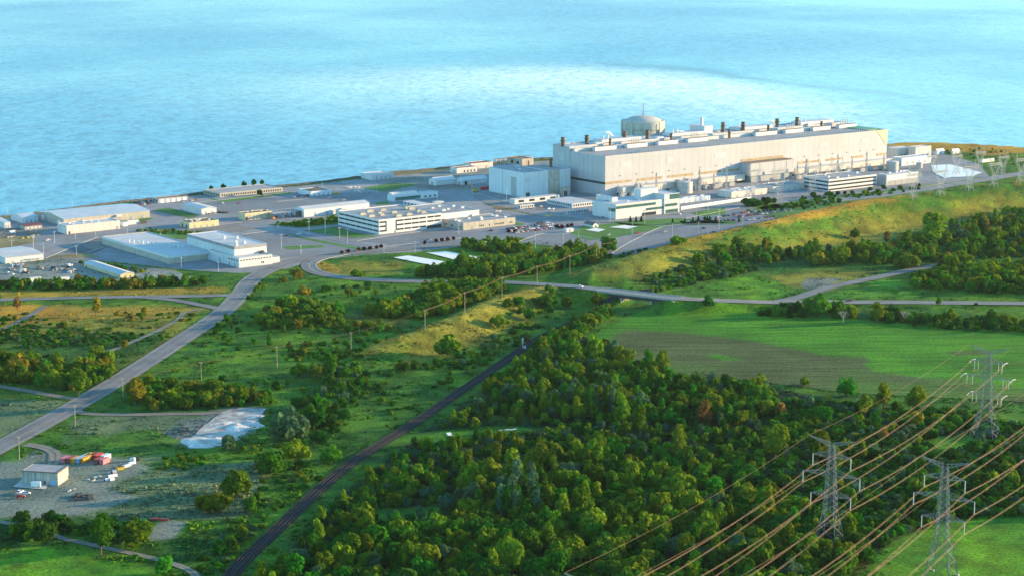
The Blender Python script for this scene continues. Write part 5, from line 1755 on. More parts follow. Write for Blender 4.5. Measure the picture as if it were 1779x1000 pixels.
# ------------------------------------------------------------------ vehicles
def car_mb(L=4.6, W=1.8, Hh=1.45):
    prof = [(-L / 2, .35), (-L / 2, .85), (-L * .42, .95), (-L * .16, .98), (L * .3, .98), (L * .49, .8), (L / 2, .35)]
    cab = [(-L * .43, .96), (-L * .34, Hh), (L * .08, Hh), (L * .24, .97)]
    b = MB()
    n = len(prof)
    b.add([(x, -W / 2, z) for x, z in prof] + [(x, W / 2, z) for x, z in prof], [tuple(range(n)), tuple(range(2 * n - 1, n - 1, -1))] + [(i, n + i, n + (i + 1) % n, (i + 1) % n) for i in range(n)])
    c = MB()
    k = len(cab)
    w2 = W / 2 * .86
    c.add([(x, -w2, z) for x, z in cab] + [(x, w2, z) for x, z in cab], [tuple(range(k)), tuple(range(2 * k - 1, k - 1, -1))] + [(i, k + i, k + (i + 1) % k, (i + 1) % k) for i in range(k)])
    r = MB(); r.box(-L * .33, L * .075, -w2 * .97, w2 * .97, Hh + .005, Hh + .05)
    wh = []
    for sx in (-L * .31, L * .31):
        for sy in (-W / 2 + .1, W / 2 - .1):
            q = MB(); q.tube((sx, sy - .12, .32), (sx, sy + .12, .32), .32, 12); wh.append(q)
    return b, c, r, wh


def road_car(label, px, py, paint, ang, on=None):
    p = gt(px, py)
    p.z = hz(p.x, p.y) + .42
    t = thing('car', label, 'car', p, ang)
    b, c, r, wh = car_mb()
    bo = b.build('body', paint, t); c.build('cabin_glass', 'glass_dark', t); r.build('roof', paint, t)
    for q in wh:
        o = q.build('wheel', 'tyre', t)
    for sy in (-.6, .6):
        q = MB(); q.box(2.2, 2.33, sy - .2, sy + .2, .62, .8); q.build('headlight', 'lamp_clear', t)
        q = MB(); q.box(-2.34, -2.27, sy - .2, sy + .2, .62, .8); q.build('tail_light', 'lamp_red', t)
    return t


dR = gp(1060, 507, 8) - gp(1000, 499, 8)
road_car('white car driving on the road just left of the bridge', 1008, 500, 'white_paint', math.atan2(dR.y, dR.x))
dR = gp(1520, 525, 1) - gp(1430, 525, 1)
road_car('dark red car driving along the right part of the road', 1474, 524.5, 'maroon_paint', math.atan2(dR.y, dR.x) + math.pi)
road_car('red car parked beside two white ones in the gravel yard', 36, 866, 'red_paint', .1)
road_car('white car parked behind the red car in the gravel yard', 45, 860, 'white_paint', .1)
road_car('white van-like car left of the yard white car', 35, 858.5, 'white_paint', 1.3)
CARM = {}
for nm in ('white_paint', 'silver_paint', 'black_paint', 'grey_paint', 'maroon_paint', 'dkblue_paint', 'red_paint'):
    b, c, r, wh = car_mb()
    a = MB()
    for src, mi in ((b, 0), (c, 1), (r, 0), *[(q, 2) for q in wh]):
        a.add(src.v, src.f, mi)
    CARM[nm] = a.mesh('parked_car', [nm, 'glass_dark', 'tyre'])
cn = dict(white_paint='white', silver_paint='silver', black_paint='black', grey_paint='grey', maroon_paint='maroon', dkblue_paint='dark blue', red_paint='red')
rc = random.Random(5)


def park(p, ang, where):
    nm = rc.choice(['white_paint', 'silver_paint', 'silver_paint', 'black_paint', 'grey_paint', 'maroon_paint', 'dkblue_paint', 'white_paint', 'silver_paint', 'grey_paint', 'black_paint', 'dkblue_paint', 'white_paint', 'red_paint'])
    o = bpy.data.objects.new('parked_car', CARM[nm]); COL.objects.link(o)
    o.location = (p.x, p.y, .16)
    o.rotation_euler = (0, 0, ang + rc.uniform(-.04, .04) + (math.pi if rc.random() < .5 else 0))
    tag(o, 'tiny %s car parked %s' % (cn[nm], where), 'car', 'cars parked ' + where)


for (x0, y0, x1, y1, n, rows, where, fillp) in [
    (882, 399, 958, 390.5, 20, 1, 'in the crowded lot beside the tan block', .95), (884, 403, 964, 394, 22, 1, 'in the crowded lot beside the tan block', .95), (895, 405, 972, 396.5, 20, 1, 'in the crowded lot beside the tan block', .9),
    (935, 389.5, 960, 386.5, 8, 1, 'in the crowded lot beside the tan block', .6),
    (1285, 377, 1335, 371.5, 14, 1, 'in the lot behind the green slope', .75), (1300, 383, 1345, 377, 12, 1, 'in the lot behind the green slope', .7), (1290, 371, 1340, 365.5, 13, 1, 'in the lot behind the green slope', .7), (1340, 370, 1372, 366.5, 8, 1, 'in the lot behind the green slope', .75),
    (1325, 387, 1350, 382, 6, 1, 'in the lot behind the green slope', .6),
    (1195, 386.5, 1275, 384, 20, 1, 'behind the small conifers of the hedge', .7), (1225, 380.5, 1280, 374, 12, 1, 'behind the small conifers of the hedge', .6),
    (236, 354, 262, 350.5, 7, 1, 'beside the lake garage', .8), (240, 357.5, 266, 354, 6, 1, 'beside the lake garage', .7), (316, 351.5, 340, 348.5, 7, 1, 'beside the lake garage', .9), (352, 373.5, 374, 371, 6, 1, 'by the white windowless hall', .9),
    (510, 343.5, 545, 340, 8, 1, 'in front of the blue-grey shed', .8), (376, 370, 395, 370.5, 4, 1, 'by the white windowless hall', .8)]:
    for i in range(n):
        if rc.random() > fillp: continue
        t = i / (n - 1)
        park(gp(x0 + (x1 - x0) * t, y0 + (y1 - y0) * t), TH + math.pi / 2 if x1 - x0 > 0 else TH, where)
for px, py in ((386, 354), (416, 354.5), (457, 342), (573, 345), (597, 349), (497, 411), (520, 408), (853, 402), (746, 417), (620, 438), (1020, 420), (1109, 406.5), (1155, 404), (1222, 398), (1240, 405), (1012, 372), (1047, 379), (1180, 373), (1087, 378)):
    park(gp(px, py), TH + rc.choice([0, math.pi / 2]), 'alone on an almost empty stretch of pavement')

# ------------------------------------------------------------------ the shed yard, lower left
S = Bld('concrete_shed', 'weathered concrete shed with blue door in the gravel yard', 'shed', (100.8, 843), 820.6, 37.3, 118.4, 'concrete_wall', 'roof_grey', th=math.radians(79), par=.1)
S.root['category'] = 'shed'
S.face('l', .06, .22, 0, .42, 'blue_paint', 'blue_door', .15)
S.face('l', .34, .38, .08, .32, 'dkblue_paint', 'door', .15)
S.face('f', 0, 1, .93, 1.04, 'roof_brown', 'eave_trim', .3)
S.face('l', 0, 1, .95, 1.04, 'roof_brown', 'eave_trim', .3)
for a in (.2, .42, .62, .83):
    S.face('l', a, a + .012, 0, .94, 'grey_wall', 'downpipe', .2)
S.face('f', .9, .97, .05, .3, 'dark_steel', 'vent')
p = gp(63, 845.5)
t = thing('dump_trailer', 'white box trailer parked against the concrete shed', 'trailer', p, .02)
b = MB(); b.box(-2.3, 2.3, -1.1, 1.1, .55, 2.9); b.build('body', 'white_paint', t)
for s in (-1.4, 1.4):
    b = MB(); b.tube((s, -1.15, .4), (s, 1.15, .4), .4, 10); b.build('wheel', 'tyre', t)
CONT = [((108, 804), 'pink_paint', 'pink', 6.1), ((117, 804.3), 'maroon_paint', 'dull maroon', 6.1), ((125, 804.6), 'orange_paint', 'short orange', 6.1), ((133, 804.6), 'blue_paint', 'sky blue', 12.2), ((141.5, 804.4), 'orange_paint', 'long orange', 12.2),
        ((149, 798.5), 'yellow_paint', 'yellow', 6.1), ((157, 797.8), 'maroon_paint', 'dark red rear', 6.1), ((165, 798.6), 'red_paint', 'bright red rear', 6.1), ((166, 806), 'maroon_paint', 'front maroon', 6.1), ((176, 806.4), 'pink_paint', 'rose red end', 6.1), ((178, 799.8), 'paleblue_paint', 'pale blue rear', 6.1)]
ca_ = math.radians(67)
for (px, py), m_, nm_, L in CONT:
    p = gp(px, py)
    t = thing('shipping_container', nm_ + ' shipping container in the row of containers', 'container', p, ca_, 'shipping containers in the yard')
    b = MB()
    n = int(L / .5)
    vs, fs = [], []
    for s in (-1, 1):
        k = len(vs)
        for i in range(n + 1):
            y = s * (1.2 - (.06 if i % 2 else 0))
            vs += [(i * L / n, y, .12), (i * L / n, y, 2.55)]
        fs += [(k + 2 * i, k + 2 * i + 2, k + 2 * i + 3, k + 2 * i + 1)[::s] for i in range(n)]
    b.add(vs, fs)
    b.box(.02, L - .02, -1.12, 1.12, 2.5, 2.58).box(.05, L - .05, -1.1, 1.1, .12, .2).box(L - .1, L, -1.18, 1.18, .12, 2.55)
    b.build('body', m_, t)
    b = MB()
    for y in (-1.2, 1.2):
        for x in (.06, L - .06):
            b.box(x - .08, x + .08, y - .08, y + .08, 0, 2.62)
        b.box(.14, L - .14, y - .07, y + .07, 2.56, 2.64)
    b.box(-.02, .14, -1.12, 1.12, 2.56, 2.64)
    b.build('corner_frame', m_, t)
    for s in (-1, 1):
        b = MB(); b.box(.0, .07, min(s * .03, s * 1.1), max(s * .03, s * 1.1), .2, 2.5); dd = b.build('door', m_, t)
        b = MB(); b.tube((-.05, s * .4, .25), (-.05, s * .4, 2.45), .04, 5); b.build('handle', 'galv', dd)
# bales, skip, barrels along the yard edge
for i, (px, py, w_, hh, m_, nm_, cat, lb) in enumerate([
    (186, 835, 2.6, 1.6, 'white_paint', 'wrapped_bale', 'bale', 'front left white wrapped bale at the yard edge'), (194, 834.5, 2.6, 1.6, 'white_paint', 'wrapped_bale', 'bale', 'front right white wrapped bale with dark end'),
    (191, 829.5, 2.6, 1.7, 'white_paint', 'wrapped_bale', 'bale', 'white bale behind the front pair'), (199, 828, 2.6, 1.7, 'white_paint', 'wrapped_bale', 'bale', 'white bale right of the middle of the pile'), (198, 822, 2.4, 1.9, 'silver_paint', 'wrapped_bale', 'bale', 'grey-white bale at the back of the pile')]):
    p = gp(px, py)
    t = thing(nm_, lb, cat, p, .6, 'white bales at the yard edge')
    b = MB(); b.tube((-w_ / 2, 0, hh / 2), (w_ / 2, 0, hh / 2), hh / 2 * 1.05, 12); b.build('bale', m_, t)
    b = MB(); b.tube((-w_ / 2 - .03, 0, hh / 2), (-w_ / 2 + .2, 0, hh / 2), hh / 2 * 1.08, 12); b.build('end_band', 'dkblue_paint', t)
p = gp(209, 815)
t = thing('skip_bin', 'yellow skip bin with dark load at the yard edge', 'skip', p, .5)
b = MB(); b.add([(-1.6, -.9, 0), (1.6, -.9, 0), (1.6, .9, 0), (-1.6, .9, 0), (-2.2, -1.1, 1.6), (2.2, -1.1, 1.6), (2.2, 1.1, 1.6), (-2.2, 1.1, 1.6)], [(0, 3, 2, 1), (0, 1, 5, 4), (1, 2, 6, 5), (2, 3, 7, 6), (3, 0, 4, 7)]); b.build('bin', 'yellow_paint', t)
b = MB(); b.add([(-2, -1, 1.4), (2, -1, 1.4), (2, 1, 1.4), (-2, 1, 1.4), (0, 0, 2.2)], [(0, 1, 4), (1, 2, 4), (2, 3, 4), (3, 0, 4)]); b.build('load', 'dark_steel', t)
for px, py, lb in ((216, 811, 'white plank stack next to the yellow skip'), (221, 809, 'white plank stack beyond the yellow skip'), (229, 805, 'farthest white plank stack on the dirt track')):
    p = gp(px, py)
    b = MB()
    for k in range(3): b.cbox((0, 0, k * .35), 4.2 - k * .3, 1.3, .3, .62 + k * .05)
    o = b.build('plank_stack', 'white_paint'); o.location = p; tag(o, lb, 'planks', 'white plank stacks')
for px, py, m_, lb in ((233, 801, 'white_paint', 'white barrel pair at the top end of the yard row'), (239.5, 799.5, 'black_paint', 'black barrel at the top end of the yard row')):
    p = gp(px, py)
    b = MB(); b.lathe([(.01, 2.2), (.8, 2.2), (.85, 1.1), (.8, 0)], 12); b.lathe([(.01, 1.8), (.7, 1.8), (.75, 1), (.7, 0)], 12, (-1.5, .3, 0)) if m_ == 'white_paint' else None
    o = b.build('barrel', m_); o.location = p; tag(o, lb, 'barrel')
# burnt wreck heap
p = gp(143, 864)
b = MB()
rr = random.Random(2)
b.cbox((0, 0, .2), 10.5, 9.5, .2, .3)
for k in range(22):
    b.cbox((rr.uniform(-4.5, 4.5), rr.uniform(-4, 4), rr.uniform(0, .4)), rr.uniform(.6, 3), rr.uniform(.4, 1.4), rr.uniform(.3, 1.3), rr.uniform(0, 3))
o = b.build('scrap_heap', 'dark_steel'); o.location = p; tag(o, 'dark scrap heap lying in the middle of the gravel yard', 'scrap heap')
for i, (px, py) in enumerate([(152, 833), (162, 834), (164, 829), (172, 827), (120, 852), (128, 850)]):
    p = gp(px, py); b = MB(); b.cbox((0, 0, 0), 2.2, 1.1, .35, i); b.cbox((.4, .3, .35), 1.2, .8, .3, i + .5)
    o = b.build('slab_pile', 'kerb'); o.location = p; tag(o, 'pale broken slab lying on the gravel between shed and bales', 'slab', 'broken slabs on the yard')
# white heaps on the sand pad
for i, (px, py, r, hh, lb) in enumerate([(352, 768, 11, 2.6, 'largest white salt heap at the low end of the pad'), (374, 762, 9, 1.8, 'flat white salt heap beside the largest one'), (412, 742, 7.5, 3.4, 'cream pointed heap in the middle of the pad'), (432, 737, 8, 2.2, 'white heap at the right edge of the pad'), (398, 752, 5, 1.4, 'small white heap below the cream one'), (388, 738, 8, 1.5, 'low white heap at the left edge of the pad'), (438, 724, 6, 1.2, 'low pale heap at the far end of the pad')]):
    p = gp(px, py)
    rr = random.Random(i)
    b = MB()
    rings = []
    for q in range(7):
        f = 1 - q / 6
        rings.append([(math.cos(a) * r * f * (1 + .25 * math.sin(a * 3 + i) + rr.uniform(-.1, .1)), math.sin(a) * r * f * 1.3 * (1 + .2 * math.cos(a * 2 + i)), .05 + (hh * .6 * (1 - f) ** .9 * (1 + rr.uniform(-.15, .15)) if q else 0)) for a in [k * math.pi / 10 for k in range(20)]])
    b.add([v for ring in rings for v in ring], [(a * 20 + k, a * 20 + (k + 1) % 20, a * 20 + 20 + (k + 1) % 20, a * 20 + 20 + k) for a in range(6) for k in range(20)])
    o = b.build('salt_heap', 'salt')
    for pl in o.data.polygons: pl.use_smooth = True
    o.location = p; tag(o, lb, 'heap', 'white heaps on the pad')
# red pipes by the rubble pad
for px, py, lb in ((268, 903.5, 'left red pipe lying above the rubble pad'), (284, 904.5, 'right red pipe lying above the rubble pad'), (212, 931, 'red pipe piece half hidden among bushes')):
    p = gp(px, py)
    b = MB(); b.tube((-2.2, 0, .7), (2.2, .4, .7), .45, 8); b.tube((-1, 1.2, .6), (1.6, 1.3, .6), .4, 8)
    o = b.build('red_pipe', 'red_paint'); o.location = p; tag(o, lb, 'pipe')
# scrap yard behind the road
rr = random.Random(9)
for i in range(26):
    px, py = rr.uniform(16, 132), rr.uniform(461, 476)
    p = gp(px, py)
    b = MB()
    b.cbox((0, 0, -.1), 6.4, 6.4, .25, i)
    for k in range(9):
        b.cbox((rr.uniform(-2.6, 2.6), rr.uniform(-2.6, 2.6), 0), rr.uniform(.8, 3), rr.uniform(.5, 1.6), rr.uniform(.4, 1.7), rr.uniform(0, 3), k % 3)
    o = b.build('scrap_heap', [rr.choice(['dark_steel', 'rust_stack', 'roof_grey']), rr.choice(['galv_far', 'dark_steel', 'white_paint']), rr.choice(['rust_stack', 'grey_paint', 'tan_wall'])]); o.location = p
    tag(o, 'heap of mixed scrap in the yard behind the roadside trees', 'scrap heap', 'scrap heaps behind the roadside trees')
# material laid out near the lake warehouse and by the cabins
for i in range(34):
    if i < 14: px, py, wh = rr.uniform(10, 95), rr.uniform(401, 420), 'on the ground near the huge lake warehouse'
    elif i < 24: px, py, wh = rr.uniform(580, 640), rr.uniform(325, 338), 'in the storage yard of the lakeside car park'
    else: px, py, wh = rr.uniform(860, 960), rr.uniform(349, 378), 'near the white cabins and the fenced road'
    p = gp(px, py); b = MB()
    for k in range(4): b.cbox((rr.uniform(-3, 3), rr.uniform(-2, 2), 0), rr.uniform(.8, 3), rr.uniform(.6, 1.6), rr.uniform(.4, 1.5), TH)
    o = b.build('material_stack', ['white_paint', 'galv_far', 'rust_stack', 'tan_wall', 'grey_paint', 'galv_far', 'white_paint', 'yellow_paint', 'tan_wall', 'orange_paint', 'grey_paint'][i % 11]); o.location = p
    tag(o, 'small stack of building material ' + wh, 'material stack', 'material stacks ' + wh)
# red lorry box and orange crane
w = Bld('lorry_box', 'red lorry box beside the pale windowless hall', 'lorry', (836, 330.5), 325.3, 834, 849.5, 'red_paint', 'red_paint', par=.05)
w.face('f', .02, .98, .05, .1, 'dark_steel', 'chassis', .1)
p = gp(826, 333)
t = thing('mobile_crane', 'small orange mobile crane left of the red lorry', 'crane', p, TH)
b = MB(); b.box(-4, 4, -1.3, 1.3, .6, 1.8); b.build('carrier', 'yellow_paint', t)
b = MB(); b.box(-1.5, 1, -1, 1, 1.8, 3.4); b.build('cab', 'orange_paint', t)
b = MB(); b.tube((0, 0, 3), (-7, 2, 8), .35, 5); b.build('boom', 'orange_paint', t)
for x in (-2.8, 2.6):
    b = MB(); b.tube((x, -1.3, .5), (x, 1.3, .5), .5, 8); b.build('wheel', 'tyre', t)
# ------------------------------------------------------------------ trees
def crown(seed, kind, n, leaf):
    """leaf clumps spread over the lobes of a crown of unit radius; returns (quads as n x 4 x 3, part of them an inner dark mass)"""
    r = np.random.default_rng(seed)
    if kind == 'round':
        rx, rz, cz, nl = 1.0, 1.0, .84, 15
    elif kind == 'broad':
        rx, rz, cz, nl = 1.15, .8, .68, 16
    elif kind == 'tall':
        rx, rz, cz, nl = .72, 1.5, 1.5, 13
    elif kind == 'spire':
        rx, rz, cz, nl = .5, 1.7, 1.65, 10
    else:
        rx, rz, cz, nl = 1.0, .72, .45, 9
    Q = []
    lob = []
    for i in range(nl):
        for _ in range(30):
            a, e = r.uniform(0, 2 * np.pi), np.arcsin(r.uniform(-.6, 1))
            d = np.array((np.cos(a) * np.cos(e), np.sin(a) * np.cos(e), np.sin(e)))
            c = d * np.array((rx, rx, rz)) * r.uniform(.45, .84)
            if all(np.linalg.norm(c - q[0]) > .33 for q in lob):
                break
        lob.append((c, r.uniform(.2, .47)))
    lob.append((np.array((0, 0, .0)), .6 * min(rx, 1)))
    wts = np.array([q[1] ** 2 for q in lob])
    wts[-1] *= .35
    cnt = (wts / wts.sum() * n).astype(int)
    for (c, lr), k in zip(lob, cnt):
        d = r.normal(size=(k, 3))
        d[:, 2] += .25
        d /= np.linalg.norm(d, axis=1)[:, None]
        p = c + d * lr * np.array((1, 1, rz ** .4)) * r.uniform(.78, 1.08, (k, 1))
        p[:, 2] += cz
        p[:, 2] = np.maximum(p[:, 2], .06)
        nr = d * .75 + (c / (np.linalg.norm(c) + .2)) * .25 + r.normal(size=(k, 3)) * .42
        nr /= np.linalg.norm(nr, axis=1)[:, None]
        t = np.cross(nr, r.normal(size=(k, 3)))
        t /= np.linalg.norm(t, axis=1)[:, None]
        b_ = np.cross(nr, t)
        s = leaf * r.uniform(.6, 1.3, (k, 1))
        s2 = s * r.uniform(.6, 1.0, (k, 1))
        Q.append(np.stack([p - t * s - b_ * s2 * .7, p + t * s * .8 - b_ * s2, p + t * s + b_ * s2 * .8, p - t * s * .7 + b_ * s2], 1))
    # inner mass so that the crown is not hollow
    m = 10
    for j in range(-2, 3):
        for i in range(m):
            a0, a1 = 2 * np.pi * i / m, 2 * np.pi * (i + 1) / m
            e0, e1 = j * np.pi / 5 - np.pi / 10, j * np.pi / 5 + np.pi / 10
            f = .62
            q = [(np.cos(a) * np.cos(e) * rx * f, np.sin(a) * np.cos(e) * rx * f, max(cz + np.sin(e) * rz * f, .02)) for a, e in ((a0, e0), (a1, e0), (a1, e1), (a0, e1))]
            Q.append(np.array([q]))
    return np.concatenate(Q)


def conifer(seed, n):
    r = np.random.default_rng(seed)
    Q = []
    z = r.uniform(.1, 3.0, n)
    rad = (3.1 - z) / 3.0 * (.75 + .25 * np.cos(z * 14))
    a = r.uniform(0, 2 * np.pi, n)
    p = np.stack([np.cos(a) * rad, np.sin(a) * rad, z], 1)
    d = np.stack([np.cos(a), np.sin(a), np.full(n, .5)], 1) + r.normal(size=(n, 3)) * .3
    d /= np.linalg.norm(d, axis=1)[:, None]
    t = np.cross(d, r.normal(size=(n, 3)))
    t /= np.linalg.norm(t, axis=1)[:, None]
    b_ = np.cross(d, t)
    s = .2 * r.uniform(.6, 1.3, (n, 1))
    Q = np.stack([p - t * s - b_ * s, p + t * s - b_ * s, p + t * s * .6 + b_ * s, p - t * s * .6 + b_ * s], 1)
    m = 10
    E = [[(np.cos(2 * np.pi * i / m) * .7, np.sin(2 * np.pi * i / m) * .7, .05), (np.cos(2 * np.pi * (i + 1) / m) * .7, np.sin(2 * np.pi * (i + 1) / m) * .7, .05), (.02, 0, 2.7), (-.02, 0, 2.7)] for i in range(m)]
    return np.concatenate([Q, np.array(E)])


HI = {'round': [crown(10 + i, 'round', 760, .125) for i in range(4)], 'broad': [crown(20 + i, 'broad', 800, .13) for i in range(3)], 'tall': [crown(30 + i, 'tall', 700, .12) for i in range(3)],
      'spire': [crown(40 + i, 'spire', 480, .11) for i in range(2)], 'bush': [crown(50 + i, 'bush', 330, .16) for i in range(4)], 'conifer': [conifer(60 + i, 420) for i in range(2)]}
LO = {'round': [crown(110 + i, 'round', 330, .18) for i in range(3)], 'broad': [crown(120 + i, 'broad', 340, .18) for i in range(3)], 'tall': [crown(130 + i, 'tall', 300, .17) for i in range(3)],
      'spire': [crown(140 + i, 'spire', 240, .15) for i in range(2)], 'bush': [crown(150 + i, 'bush', 150, .22) for i in range(4)], 'conifer': [conifer(160 + i, 200) for i in range(2)]}
BASEH = {'round': 1.3, 'broad': 1.0, 'tall': 1.5, 'spire': 1.4, 'conifer': .6, 'bush': 0}
_mc = {}


def crown_mesh(kind, col, i):
    k = (kind, col, i)
    if k not in _mc:
        q = HI[kind][i]
        _mc[k] = np_mesh('crown', q.reshape(-1, 3), np.arange(len(q) * 4).reshape(-1, 4), [LEAF[col]])
    return _mc[k]


def trunk_mesh(kind):
    k = ('trunk', kind)
    if k not in _mc:
        h = BASEH[kind]
        b = MB()
        b.tube((0, 0, -.08), (.02, 0, h * .75), .085, 7, .06)
        for a in range(5):
            t = a * 1.3
            b.tube((.01, 0, h * (.5 + .05 * a)), (math.cos(t) * .42, math.sin(t) * .42, h * (.85 + .08 * a)), .045, 5, .015)
        _mc[k] = b.mesh('trunk', 'trunk')
    return _mc[k]


def plant(kind, col, p, R, zs, name, label, cat, group, i=None):
    i = rt.randrange(len(HI[kind])) if i is None else i
    if kind == 'bush':
        o = bpy.data.objects.new(name, crown_mesh(kind, col, i))
        COL.objects.link(o)
        o.location = p; o.scale = (R * rt.uniform(.9, 1.2), R * rt.uniform(.9, 1.2), R * zs); o.rotation_euler = (0, 0, rt.uniform(0, 6.3))
        return tag(o, label, cat, group)
    t = thing(name, label, cat, p, rt.uniform(0, 6.3), group)
    t.scale = (R * rt.uniform(.84, 1.2), R * rt.uniform(.84, 1.2), R * zs)
    t.rotation_euler = (rt.uniform(-.09, .09), rt.uniform(-.09, .09), t.rotation_euler[2])
    o = bpy.data.objects.new('crown', crown_mesh(kind, col, i)); COL.objects.link(o); o.parent = t
    o = bpy.data.objects.new('trunk', trunk_mesh(kind)); COL.objects.link(o); o.parent = t
    return t


rt = random.Random(21)


def road_clear(X, Y, R):
    ok = np.ones(X.shape, bool)
    for pts, hw_ in ROADS:
        d = seg_dist(X, Y, pts)[0]
        ok &= d > hw_ + R
    return ok


KEEP_OUT = []                      # world polygons kept free of scattered plants
for px in ([(684, 446), (709, 442), (775, 453), (754, 463)], [(738, 439), (774, 435), (845, 449), (800, 456)], [(318, 772), (350, 740), (384, 714), (467, 707), (442, 739), (382, 776)],
           [(690, 765), (745, 748), (890, 737), (930, 746), (830, 762), (745, 773)], [(610, 888), (680, 880), (760, 880), (775, 898), (650, 908)], [(40, 846), (38, 815), (122, 808), (122, 846)], [(100, 808), (100, 785), (192, 783), (192, 808)],
           [(1048, 603), (1093, 573), (1200, 579), (1430, 617), (1660, 660), (1950, 690), (1950, 712), (1640, 690), (1320, 662), (1120, 628)], [(255, 940), (272, 902), (330, 902), (318, 928), (290, 942)], [(1590, 770), (1670, 745), (1700, 765), (1650, 795)], [(1050, 518), (1170, 520), (1150, 541), (1062, 546)]):
    KEEP_OUT.append([tuple(gp(*q)[:2]) for q in px])
tower_feet = [(p.x, p.y) for p in TB[:3]]

